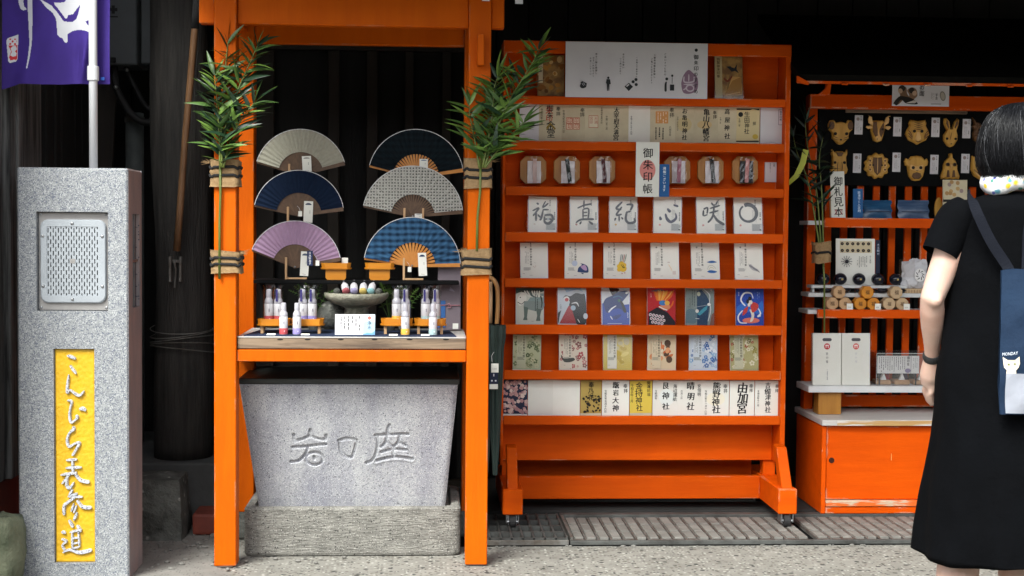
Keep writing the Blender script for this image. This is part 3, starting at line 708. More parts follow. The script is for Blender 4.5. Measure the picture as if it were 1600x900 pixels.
cx_, cz_ = (ix0 + ix1) / 2, (iz0 + iz1) / 2
part(B('speaker_plate', cx_ - .009, cx_ + .009, ya - .0012, ya - .0002, cz_ - .008, cz_ + .008), 'emblem', spk)
for px_, py_ in ((112, 349), (112, 468), (66, 369), (159, 369), (66, 447.5), (159, 447.5)):
    q = (gx(px_), yf - .001, gz(py_)); part(MB('steel').ball(q, .0058, 10, 6, (1, .5, 1)), 'screw', spk, sm=True)
for px_, py_ in ((62, 335), (164, 335), (62, 481), (164, 481)):
    part(MB('steel').ball((gx(px_), yy - .0065, gz(py_)), .005, 8, 6, (1, .5, 1)), 'screw', bpl, sm=True)
# yellow panel with raised stone characters
N1, N2 = 44, 200; mb = MB('yellow_paint'); xa, xb, za, zb_ = xs[2] + .002, xs[3] - .002, zs[1] + .002, zs[2] - .002
vs = []
for j in range(N2 + 1):
    for i in range(N1 + 1):
        xx, zz = xa + (xb - xa) * i / N1, za + (zb_ - za) * j / N2
        q = noise.noise(Vector((xx * 90, 0, zz * 90))) * .0013 + noise.noise(Vector((xx * 220, 3, zz * 220))) * .0006
        if i in (0, N1) or j in (0, N2): q = .002
        vs.append((xx, y + .0125 + q, zz))
mb.add(vs, [(j * (N1 + 1) + i, j * (N1 + 1) + i + 1, (j + 1) * (N1 + 1) + i + 1, (j + 1) * (N1 + 1) + i) for j in range(N2) for i in range(N1)])
yp = part(mb, 'inscription_panel', pil, sm=True)
mb = MB('granite'); e = .005
mb.box(xs[2] - .001, xs[3] + .001, y - .0015, y + .012, zs[1] - .006, zs[1] + .001)
part(mb, 'panel_lip', yp)
SA = [[(118, 80, 12), (150, 90, 22), (186, 106, 14)], [(140, 155, 12), (162, 188, 20), (190, 222, 12)],
      [(130, 228, 10), (120, 300, 18), (117, 368, 20), (140, 350, 12), (180, 378, 18), (215, 392, 18), (250, 355, 12)],
      [(118, 430, 12), (152, 440, 16), (140, 490, 14), (134, 550, 18), (146, 602, 18), (178, 585, 14), (196, 562, 22), (184, 545, 12)], [(212, 498, 18), (240, 495, 26), (262, 512, 16)],
      [(158, 636, 14), (166, 655, 24), (130, 690, 16), (114, 740, 20), (130, 792, 20), (175, 768, 14), (210, 765, 22), (186, 812, 18), (155, 862, 20)]]
SB = [[(105, 96, 16), (188, 90, 18)], [(100, 155, 16), (222, 150, 18)], [(150, 88, 16), (155, 195, 22)], [(62, 208, 16), (185, 190, 20)], [(135, 190, 18), (100, 240, 18), (70, 275, 14)],
      [(112, 212, 14), (106, 285, 22), (130, 308, 20), (162, 262, 12)], [(165, 190, 16), (212, 248, 22), (282, 264, 24)],
      [(152, 318, 16), (130, 362, 18), (190, 350, 16)], [(115, 372, 16), (228, 376, 18)], [(168, 380, 18), (110, 420, 20), (84, 450, 22), (86, 512, 20)], [(185, 400, 18), (228, 452, 22), (298, 458, 22)],
      [(160, 425, 14), (142, 485, 18)], [(182, 440, 14), (160, 496, 16)], [(186, 492, 16), (160, 552, 24)],
      [(122, 550, 16), (155, 606, 26)], [(185, 590, 20), (216, 640, 18)], [(130, 645, 16), (222, 622, 14)], [(146, 645, 14), (148, 765, 18)], [(195, 640, 14), (204, 755, 16)], [(150, 690, 12), (196, 686, 12)], [(150, 730, 12), (198, 725, 12)], [(150, 765, 12), (200, 758, 12)],
      [(66, 640, 20), (98, 650, 20)], [(66, 695, 14), (102, 712, 16), (72, 742, 14), (90, 780, 16)], [(74, 798, 14), (130, 778, 16), (205, 800, 24), (298, 780, 24)]]
mb = MB('carved_granite')
for SS, ox, oy, sc in ((SA, 80, 540, 5.0), (SB, 80, 700, 4.865)):
    for k, st in enumerate(SS):
        mb.stroke([(gx(ox + a / sc), gz(oy + b / sc), c / sc * S(GYF) * 1.3) for a, b, c in st], y + .0135, .0105 + .0004 * (k % 4))
part(mb, 'inscription', yp)

# =================================================================== FLAG on its white pole
FY = GYF + .12; POLX = P(148.5, 200, FY).x
sfl = lambda a, b: (a / 6.43, b / 6.43)
W_POLYS = [[(155, -40), (165, 40), (185, 85), (210, 98), (243, 92), (240, 78), (220, 60), (212, 20), (215, -40)],
           [(255, -300), (258, 100), (268, 300), (275, 420), (262, 560), (246, 668), (258, 668), (280, 560), (298, 430), (303, 300), (307, 100), (307, -300)],
           [(380, -10), (440, 70), (500, 120), (530, 180), (540, 330), (560, 352), (590, 365), (612, 405), (632, 410), (643, 395), (642, 325), (700, 295), (760, 283), (830, 295), (905, 328), (930, 330), (930, 272), (880, 265), (845, 235), (825, 205), (850, 190), (930, 182), (930, 60), (905, 48), (860, 0), (850, -120), (600, -140), (520, -60), (640, -30), (620, 10), (560, 22), (515, 20), (520, 40), (560, 90), (605, 160), (600, 200), (590, 180), (540, 110), (490, 50), (430, 15)]]
W_HOLES = [[(515, 50), (560, 110), (600, 178), (606, 200), (650, 206), (700, 205), (735, 180), (757, 120), (760, 95), (772, 60), (768, 45), (740, 80), (700, 132), (650, 140), (640, 170), (620, 170), (590, 130), (545, 70)]]
R_WH = [[(45, 395), (60, 370), (150, 338), (160, 335), (158, 480), (155, 575), (140, 598), (85, 612), (68, 600)]]
R_RED = [[(66, 445), (152, 440), (150, 575), (88, 590), (74, 560), (92, 500)]]
R_W2 = [[(88, 470), (110, 448), (140, 450), (148, 480), (130, 500), (146, 520), (140, 545), (110, 555), (84, 540), (100, 505)], [(100, 470), (100, 470)]]
def inside(poly, X, Y_):
    r = np.zeros(X.shape, bool); n = len(poly)
    for i in range(n):
        x1, y1 = poly[i]; x2, y2 = poly[(i + 1) % n]
        if y1 == y2: continue
        c = ((y1 > Y_) != (y2 > Y_)) & (X < (x2 - x1) * (Y_ - y1) / (y2 - y1) + x1); r ^= c
    return r
NX, NY = 230, 330
u = np.linspace(1, 163.5, NX + 1); v = np.linspace(-125, 128, NY + 1); U, V = np.meshgrid(u, v)
top = P(80, -125, FY); zt = top.z; sc = S(FY); xl_ = P(1, 60, FY).x; zr = P(80, 0, FY).z
XX = xl_ + (U - 1) * sc; ZZ = zr - V * sc
ZZ = ZZ - np.where(V > 90, (V - 90) / 38, 0) * np.clip((28 - U) / 28, 0, 1) * 9 * sc + np.where(V > 90, (V - 90) / 38, 0) * (U / 163) * 2 * sc
YY = FY + .012 + .008 * np.sin(U / 12 + V / 90) * np.clip((163 - U) / 60, .15, 1) + .007 * np.sin(U / 27 - V / 50 + 1) + .004 * np.sin(U / 6 + V / 26) * np.clip(V / 120, 0, 1) - .018 * np.exp(-((U - 132 + (V - 60) * .18) / 7) ** 2) * np.clip((V - 30) / 60, 0, 1) + .012 * np.exp(-((U - 118) / 6) ** 2) * np.clip((V - 30) / 60, 0, 1)
YY += np.clip((U - 130) / 10, 0, 1) * np.clip((V - 30) / 60, 0, 1) * .006
Uc, Vc = (U[:-1, :-1] + U[1:, 1:]) / 2, (V[:-1, :-1] + V[1:, 1:]) / 2
A, B_ = Uc * 6.43, Vc * 6.43
wh = np.zeros(A.shape, bool)
for p in W_POLYS: wh |= inside(p, A, B_)
for p in W_HOLES: wh &= ~inside(p, A, B_)
for p in R_WH: wh |= inside(p, A, B_)
red = inside(R_RED[0], A, B_) & ~inside(R_W2[0], A, B_)
red |= R_WH and inside(R_WH[0], A, B_) & (((np.abs(A - 112) < 36) & (B_ > 372) & (B_ < 440) & (np.sin(A / 7.5) * np.cos(B_ / 8) > .25)) | ((B_ > 560) & (B_ < 588) & (np.abs(A - 112) < 30) & (np.sin(A / 7) > .2)))
idx = np.zeros(A.shape, int); idx[wh] = 1; idx[red] = 2
pf = thing('festival_flag', 'purple banner with white brush strokes and small red seal on white pole', 'flag', (POLX, FY, ZT))
me = bpy.data.meshes.new('cloth'); vv = np.stack([XX, YY, ZZ], -1).reshape(-1, 3) - np.array(WLOC[pf.name])
fi = (np.arange(NY)[:, None] * (NX + 1) + np.arange(NX)[None, :]).reshape(-1)
me.from_pydata(vv.tolist(), [], np.stack([fi, fi + NX + 1, fi + NX + 2, fi + 1], -1).tolist())
for k in ('purple_cloth', 'white_cloth', 'red_cloth'): me.materials.append(MATS[k])
me.polygons.foreach_set('material_index', idx.reshape(-1)); me.polygons.foreach_set('use_smooth', [True] * len(me.polygons))
o = bpy.data.objects.new('cloth', me); COL.objects.link(o); o.parent = pf; WLOC[o.name] = WLOC[pf.name]
PYc = FY - .026
part(MB('white_plastic').tube([(POLX, PYc, ZT + .001), (POLX, PYc, 1.9), (POLX, PYc, 2.6)], 6.4 * S(FY), 16), 'pole', pf, sm=True)
za, zb2 = P(148, 127, FY).z, P(148, 105, FY).z
part(MB('white_plastic').lathe([(.0195, za), (.0205, za + .002), (.0205, zb2 - .002), (.0195, zb2)], (POLX, PYc, 0), 20), 'collar', pf, sm=False)
a = P(160, 123, FY); part(B('#3a6fd0', a.x - .006, a.x + .006, FY + .003, FY + .006, a.z - .005, a.z + .006), 'care_label', pf)

# =================================================================== KIOSK (orange timber stall) with its trough, fans and goods
kx = lambda px, Y=KY: P(px, 500, Y).x
XL0, XL1, XR0, XR1 = kx(334.5), kx(369), kx(729.5), kx(764)
PD = .083; RY = 5.70
ks = thing('timber_stall', 'orange timber stall frame displaying fans above a stone trough', 'stall', ((XL0 + XR1) / 2, KY, 0))
def kpart(m, nm, *b, bevel=.003, label=None): return part(B(m, *b), nm, ks, bevel=bevel, label=label)
ZTOP = 2.22
kpart('orange', 'post', XL0, XL1, KY, KY + PD, .006, ZTOP); kpart('orange', 'post', XR0, XR1, KY, KY + PD, .006, ZTOP)
kpart('dull_steel', 'foot_plate', XL0 + .012, XL1 - .012, KY - .012, KY + .06, .0045, .0058, bevel=0); kpart('dull_steel', 'foot_plate', XR0 + .012, XR1 - .012, KY + .002, KY + .06, .0045, .0058, bevel=0)
rx1 = P(396.5, 500, RY).x; rx0 = P(723, 500, RY).x; RW = .083
kpart('orange', 'post', rx1 - RW, rx1, RY, RY + PD, .112, ZTOP); kpart('orange', 'post', rx0, rx0 + RW, RY, RY + PD, .112, ZTOP)
kpart('rough_stone', 'footing_stone', rx1 - RW - .01, rx1 + .01, RY - .01, RY + PD + .02, .004, .111, bevel=.008); kpart('rough_stone', 'footing_stone', rx0 - .01, rx0 + RW + .01, RY - .01, RY + PD + .02, .004, .111, bevel=.008)
zbm = P(560, 40.5, KY + .02).z
bx0, bx1 = P(311, 20, KY + .02).x, P(788, 20, KY + .02).x
kpart('orange', 'beam', bx0, XL0 - .001, KY + .02, KY + .07, zbm, ZTOP); kpart('orange', 'beam', XL1 + .001, XR0 - .001, KY + .02, KY + .07, zbm, ZTOP); kpart('orange', 'beam', XR1 + .001, bx1, KY + .02, KY + .07, zbm, ZTOP)
zr0, zr1 = P(560, 69, RY).z, P(560, 20, RY).z
kpart('orange', 'rear_beam', rx1 + .001, rx0 - .001, RY + .02, RY + .06, zr0, ZTOP)
for xa in (rx1 - RW + .01, rx0 + .015): kpart('orange', 'side_beam', xa, xa + .05, KY + PD + .001, RY - .001, zbm + .03, ZTOP - .01)
z0, z1 = P(550, 566, KY).z, P(550, 547.5, KY).z
kpart('orange', 'front_rail', XL1 + .001, XR0 - .001, KY + .012, KY + .06, z0, z1)
for xa in (rx1 - RW + .02, rx0 + .02): kpart('orange', 'side_rail', xa, xa + .04, KY + PD + .001, RY - .001, z0, z1)
kpart('orange', 'rear_rail', rx1 + .001, rx0 - .001, RY + .02, RY + .06, z0, z1)
CZ = P(550, 526.5, KY + .02).z; cz0 = P(550, 545.5, KY + .02).z
cb = kpart('counter_wood', 'counter', XL1 + .002, XR0 - .002, KY + .016, KY + .10, cz0, CZ - .0035)
for px_ in (437, 480, 532, 585, 640, 697):
    q = P(px_, 531, KY); part(MB('#1c130c').ball((q.x, KY + .0165, q.z), .010, 10, 6, (1.3, .12, .35)), 'knot', cb)
kpart('pale_laminate', 'counter_top', XL1 + .002, XR0 - .002, KY + .014, RY - .002, CZ - .003, CZ)
kpart('counter_wood', 'counter_base', XL1 + .003, XR0 - .003, KY + .11, RY - .01, cz0 + .01, CZ - .004)
a = P(750.5, 79, KY); kpart('orange', 'peg_block', a.x - 5 * S(KY), a.x + 5 * S(KY), KY - .05, KY - .0005, P(750, 103, KY - .02).z, P(750, 55, KY - .02).z, bevel=.002)
rf = kpart('soffit', 'roof', bx0 - .12, bx1 + .12, KY - .36, RY + .35, ZTOP + .001, ZTOP + .07)
for k in range(8): 
    xx = bx0 + (bx1 - bx0) * k / 7; part(B('orange', xx - .02, xx + .02, KY - .28, RY + .3, ZTOP + .071, ZTOP + .10), 'roof_batten', rf)
for px_, y1 in ((759, 1.5), (811, 6)):
    q = P(px_, y1, KY - .03); wd = 6 * S(KY)
    mb = MB('white_cloth').add([(q.x - wd, KY - .03, q.z), (q.x + wd, KY - .028, q.z), (q.x + wd, KY - .03, ZTOP), (q.x - wd, KY - .03, ZTOP)], [(0, 1, 2, 3)])
    solo(mb, 'paper_streamer', 'tip of white paper strip hanging in front of the right orange post' if px_ < 800 else 'tip of white paper strip hanging in the dark right of the orange beam', 'streamer', group='paper strips under the stall roof')

# lattice screen at the back, dark brown uprights
ls = thing('lattice_screen', 'dark brown wooden lattice screen deep behind the fans', 'screen', (P(560, 300, 6.7).x, 6.7, .02))
for a, b in ((398, 428), (512, 530), (572, 590), (632, 646), (690, 704)):
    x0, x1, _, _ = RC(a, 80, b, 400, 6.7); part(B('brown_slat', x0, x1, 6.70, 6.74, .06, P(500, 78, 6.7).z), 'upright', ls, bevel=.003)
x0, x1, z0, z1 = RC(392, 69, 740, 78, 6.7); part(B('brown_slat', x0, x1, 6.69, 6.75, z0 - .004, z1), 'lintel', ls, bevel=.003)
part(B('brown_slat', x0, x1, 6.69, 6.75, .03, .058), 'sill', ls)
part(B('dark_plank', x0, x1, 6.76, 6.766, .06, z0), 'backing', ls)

# ------------------------------------------------------------------ stone trough with carved characters, lid, lower tray
TY0, TY1 = 5.385, 5.455
tl, tr = P(373.5, 600, TY0), P(715.5, 602, TY0); bl, br = P(404, 791, TY1), P(695.5, 791, TY1)
zt, zb = (tl.z + tr.z) / 2, (bl.z + br.z) / 2
st = thing('stone_trough', 'tapered grey stone trough with three carved characters under the counter', 'trough', ((bl.x + br.x) / 2, TY1, zb))
NX, NY = 460, 260
s_, t_ = np.meshgrid(np.linspace(0, 1, NX + 1), np.linspace(0, 1, NY + 1))
pxg = (404 + (373.5 - 404) * t_) * (1 - s_) + (695.5 + (715.5 - 695.5) * t_) * s_; pyg = 791 + (601 - 791) * t_
gx8, gy8 = (pxg - 450) * 8, (pyg - 655) * 8
ST = [[(68, 190), (80, 262), (130, 255)], [(80, 265), (160, 250), (225, 222), (272, 205), (325, 228), (400, 246), (465, 245)], [(272, 130), (272, 205)], [(470, 195), (466, 250)], [(55, 347), (200, 337), (330, 322), (470, 310)],
      [(245, 335), (225, 405), (180, 470), (120, 518), (30, 530)],
      [(325 + 105 * math.cos(t), 488 + 80 * math.sin(t)) for t in [2 * math.pi * k / 20 for k in range(21)]], [(322, 465), (330, 490)],
      [(630, 262), (700, 242), (780, 240), (848, 262)], [(640, 300), (652, 380), (690, 445), (745, 470), (795, 465), (828, 380), (850, 295)], 
      [(1262, 70), (1240, 130), (1250, 185)], [(1090, 196), (1250, 190), (1400, 182), (1500, 186)], [(1115, 205), (1115, 330), (1085, 450), (1040, 515), (978, 540)],
      [(1230, 215), (1212, 290), (1150, 345)], [(1230, 270), (1300, 350)], [(1390, 215), (1370, 285), (1310, 345)], [(1380, 285), (1460, 325)],
      [(1160, 408), (1300, 372), (1475, 380)], [(1308, 330), (1312, 465)], [(1095, 518), (1200, 488), (1310, 470), (1430, 474), (1545, 496)]]
WID = [18] * len(ST)
D = np.zeros(pxg.shape)
for poly, wd in zip(ST, WID):
    q = smooth([(*p, 0) for p in poly], 4)
    dm = np.full(pxg.shape, 1e9)
    for (ax, ay, _), (bx, by, _) in zip(q[:-1], q[1:]):
        dx, dy = bx - ax, by - ay; l2 = dx * dx + dy * dy or 1e-9
        t = np.clip(((gx8 - ax) * dx + (gy8 - ay) * dy) / l2, 0, 1)
        dm = np.minimum(dm, np.hypot(gx8 - ax - t * dx, gy8 - ay - t * dy))
    D = np.maximum(D, np.clip((1.32 - dm / wd) * 1.9, 0, 1)); D = D - .22 * np.exp(-((dm - wd * 1.9) / (wd * .5)) ** 2) * (D < .05)
XG = (bl.x + (tl.x - bl.x) * t_) * (1 - s_) + (br.x + (tr.x - br.x) * t_) * s_; ZG = zb + (zt - zb) * t_; YG = TY1 + (TY0 - TY1) * t_ + D * .010
rng = np.random.default_rng(4)
pit = np.zeros(D.shape)
for k in range(420):
    i, j = rng.integers(3, NY - 3), rng.integers(3, NX - 3); pit[i:i + rng.integers(1, 3), j:j + rng.integers(1, 4)] = .002 + rng.random() * .003
edge = np.minimum(np.minimum(s_, 1 - s_) * 40, (1 - t_) * 28)
YG = YG + pit + .0016 * np.sin(XG * 23 + 2) * np.sin(ZG * 19) + np.clip(1 - edge, 0, 1) ** 2 * .008
me = bpy.data.meshes.new('carved_face'); off = np.array(WLOC[st.name])
fi = (np.arange(NY)[:, None] * (NX + 1) + np.arange(NX)[None, :]).reshape(-1)
me.from_pydata((np.stack([XG, YG, ZG], -1).reshape(-1, 3) - off).tolist(), [], np.stack([fi, fi + 1, fi + NX + 2, fi + NX + 1], -1).tolist())
me.materials.append(MATS['trough_stone']); me.materials.append(MATS['trough_cut']); me.polygons.foreach_set('material_index', (((D[:-1, :-1] + D[1:, 1:]) / 2) > .55).astype(int).reshape(-1)); me.polygons.foreach_set('use_smooth', [True] * len(me.polygons))
o = bpy.data.objects.new('carved_face', me); COL.objects.link(o); o.parent = st; WLOC[o.name] = WLOC[st.name]
TD = .40; e = .008
mb = MB('trough_stone'); mb.hexa([(bl.x, TY1 + e, zb), (br.x, TY1 + e, zb), (br.x, TY1 + TD - .05, zb), (bl.x, TY1 + TD - .05, zb)], [(tl.x, TY0 + e, zt), (tr.x, TY0 + e, zt), (tr.x, TY1 + TD, zt), (tl.x, TY1 + TD, zt)])
part(mb, 'body', st)
x0, x1, z0, z1 = RC(371, 592, 718, 600.5, TY0)
mb = B('lid_black', tl.x - .006, tr.x + .006, TY0 + .004, TY1 + TD + .02, zt + .001, zt + .022)
solo(mb, 'trough_lid', 'flat black wooden lid lying on the stone trough', 'lid', bevel=.003)
YT = 5.40; x0, x1, z0, z1 = RC(380.5, 793, 719.5, 870, YT); z0 = .004
def rr_ring(x0, x1, y0, y1, z, r, n=6):
    return [Vector((p[0], p[1], z)) for p in rrect(x0, x1, y0, y1, r, n)]
TB = YT + .47; th = .035
mb = MB('tray_concrete')
mb.ring([rr_ring(x0 + .004, x1 - .004, YT + .004, TB - .004, z0, .03), rr_ring(x0, x1, YT, TB, z0 + .01, .03), rr_ring(x0, x1, YT, TB, z1 - .008, .03), rr_ring(x0 + .008, x1 - .008, YT + .008, TB - .008, z1, .03),
         rr_ring(x0 + th, x1 - th, YT + .03, TB - th, z1, .03), rr_ring(x0 + th + .006, x1 - th - .006, YT + .036, TB - th, z1 - .02, .03), rr_ring(x0 + th + .01, x1 - th - .01, YT + .04, TB - th, zb - .003, .03)])
solo(mb, 'stone_basin', 'rough concrete basin on the ground holding the carved trough', 'basin')

# ------------------------------------------------------------------ leaves: shared lance-shaped meshes
def leaf_mesh(m, bend, fold, wd):
    mb = MB(m); n = 6; vs, fs = [], []
    for i in range(n + 1):
        t = i / n; h = wd * (math.sin(math.pi * min(1, t ** .75 * .97 + .03)) ** .8) * (1 - t * .12); z = -bend * t * t
        vs += [(t, -h, z + fold * h), (t, 0, z), (t, h, z + fold * h)]
    for i in range(n):
        a = i * 3; fs += [(a, a + 3, a + 4, a + 1), (a + 1, a + 4, a + 5, a + 2)]
    mb.add(vs, fs); me = mb.mesh('leaf', smooth_=True); return me
LEAVES = {m: [leaf_mesh(m, b, f, wd) for b, f, wd in ((.12, .45, .095), (.45, .35, .108), (.04, .5, .080), (.30, -.35, .10))] for m in ('leaf_bright', 'leaf_mid', 'leaf_dark', 'leaf_deep')}
def add_leaf(parent, p, d, length, m, rng, up=Vector((0, -.55, .85))):
    d = d.normalized(); u = (up + Vector((rng.uniform(-.6, .6), rng.uniform(-.6, .6), rng.uniform(-.3, .5))))
    yv = u.cross(d).normalized(); zv = d.cross(yv)
    M = Matrix((d, yv, zv)).transposed().to_4x4(); M = Matrix.Translation(p - WLOC[parent.name]) @ M @ Matrix.Diagonal((length, length, length, 1))
    return inst('leaf', rng.choice(LEAVES[m]), parent, M)
def spray(root, stems, mats, seed, ln=(.085, .14), step=.021):
    rng = random.Random(seed)
    for path, dens, side in stems:
        q = [Vector(t) for t in smooth([tuple(P(a, b, Y)) for a, b, Y in path], 6)]
        part(MB('stem_green').tube(q, [.0042 - .0028 * i / (len(q) - 1) for i in range(len(q))], 6), 'stem', root, sm=True)
        acc = 0; k = 0
        tot = sum((q[i + 1] - q[i]).length for i in range(len(q) - 1)); run = 0
        for i in range(len(q) - 1):
            seg = (q[i + 1] - q[i]); run += seg.length; acc += seg.length
            if run / tot < side: acc = 0; continue
            while acc > step / dens:
                acc -= step / dens; k += 1; t = seg.normalized(); sgn = 1 if k % 2 else -1
                sd_ = Vector((sgn * rng.uniform(.5, 1.0), rng.uniform(-.75, .35), rng.uniform(-.15, .45)))
                d = t * rng.uniform(.25, .8) + sd_
                d.z += rng.uniform(-.15, .2)
                L_ = rng.uniform(*ln) * (1 if run / tot < .85 else .8)
                add_leaf(root, q[i] + seg * rng.random(), d, L_, rng.choices(*mats)[0], rng)
        for sx in (-.35, 0, .4): add_leaf(root, q[-1], (q[-1] - q[-3]).normalized() + Vector((sx, rng.uniform(-.3, .2), .1)), rng.uniform(*ln) * .85, rng.choices(*mats)[0], rng)
def wrap(name, label, px0, px1, py0, py1, Y, ropes, seed, depth=PD, group=None, m='burlap'):
    """burlap sleeve round a post with black cords"""
    rng = random.Random(seed); zc = (py0 + py1) / 2
    x0, x1, z0, z1 = RC(px0, py0, px1, py1, Y)
    root = thing(name, label, 'burlap tie', ((x0 + x1) / 2, Y, z0), group)
    rings = []; n = 9
    zr_ = [P((px0 + px1) / 2, r_, Y).z for r_ in ropes]
    for i in range(n + 8):
        t = i / (n + 7); z = z0 + (z1 - z0) * t; ring = []
        pinch = max([math.exp(-((z - r_) / .009) ** 2) for r_ in zr_])
        base = rr_ring(x0, x1, Y - .012, Y + depth + .014, z, .016, 4)
        cx, cy = (x0 + x1) / 2, Y + depth / 2
        for p in base:
            q = 1 - .055 * pinch + .05 * noise.noise(Vector((p.x * 40 + seed, p.y * 40, z * 30))) + (.03 if i in (0, n + 7) else 0)
            zz = z + (.010 * noise.noise(Vector((p.x * 22 + seed * 3, p.y * 20, 1 + (i > 5)))) if i < 2 or i > n + 5 else 0)
            ring.append(Vector((cx + (p.x - cx) * q, cy + (p.y - cy) * q, zz)))
        rings.append(ring)
    part(MB(m).ring(rings, cap=False), 'cloth', root, sm=True)
    for r_ in zr_:
        pts = rr_ring(x0 + .001, x1 - .001, Y - .012, Y + depth + .014, r_, .016, 4)
        pts = [p + Vector((0, 0, .004 * math.sin(k * 1.3 + seed))) for k, p in enumerate(pts)]
        part(MB('black_rope').tube(pts + [pts[0]], .0052, 7), 'cord', root, sm=True)
    # frayed tuft
    s_ = -1 if seed % 2 else 1; xe = x0 if s_ < 0 else x1
    for k in range(7):
        a = Vector((xe, Y - .004, z1 - .006 - k * .001)); part(MB(m).tube([a, a + Vector((s_ * rng.uniform(.01, .035), -.004, rng.uniform(-.006, .012)))], [.0012, .0004], 4), 'thread', root)
    return root
wrap('burlap_tie', 'burlap tie under the bamboo leaves on the left orange post', 327.5, 373.5, 250, 293.5, KY - .001, (262, 275), 1)
wrap('burlap_tie', 'lower burlap tie on the left orange post', 329, 376, 391.5, 427, KY - .001, (404, 414), 2)
wrap('burlap_tie', 'burlap tie under the bamboo leaves on the right orange post', 725.5, 769, 247, 294, KY - .001, (265, 277), 4)
wrap('burlap_tie', 'lower frayed burlap tie on the right orange post', 721, 768.5, 389, 430, KY - .001, (405, 417), 3)
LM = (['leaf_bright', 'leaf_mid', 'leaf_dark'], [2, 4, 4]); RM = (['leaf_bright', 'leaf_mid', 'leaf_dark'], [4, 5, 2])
YS = KY - .03
sp = thing('bamboo_spray', 'dark bamboo leaf spray tied to the left orange post', 'bamboo', tuple(P(345, 300, YS)))
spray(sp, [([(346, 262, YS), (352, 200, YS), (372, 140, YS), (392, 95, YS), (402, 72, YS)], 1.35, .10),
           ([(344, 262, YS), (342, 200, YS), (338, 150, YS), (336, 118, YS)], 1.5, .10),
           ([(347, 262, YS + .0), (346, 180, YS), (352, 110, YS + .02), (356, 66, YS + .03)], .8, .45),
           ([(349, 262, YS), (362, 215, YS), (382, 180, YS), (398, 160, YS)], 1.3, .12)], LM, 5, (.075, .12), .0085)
part(MB('stem_green').tube([P(344, 250, KY - .018), P(344.5, 300, KY - .012), P(343, 350, KY - .012), P(343, 436, KY - .013)], .0048, 7), 'cane', sp, sm=True)
sp = thing('bamboo_spray', 'bright bamboo leaf spray tied to the right orange post', 'bamboo', tuple(P(748, 300, YS)))
spray(sp, [([(757, 262, YS), (775, 205, YS), (800, 150, YS), (828, 105, YS), (842, 78, YS)], 1.45, .10),
           ([(754, 262, YS), (768, 190, YS), (772, 140, YS + .02), (778, 120, YS + .02)], 1.4, .12),
           ([(749, 262, YS), (742, 220, YS), (735, 185, YS), (733, 165, YS)], .8, .25),
           ([(758, 262, YS), (785, 225, YS), (805, 205, YS), (818, 192, YS)], 1.3, .12)], RM, 9, (.075, .13), .0088)
part(MB('stem_green').tube([P(751, 250, KY - .018), P(750, 300, KY - .012), P(746, 340, KY - .012), P(745, 392, KY - .013)], .0048, 7), 'cane', sp, sm=True)

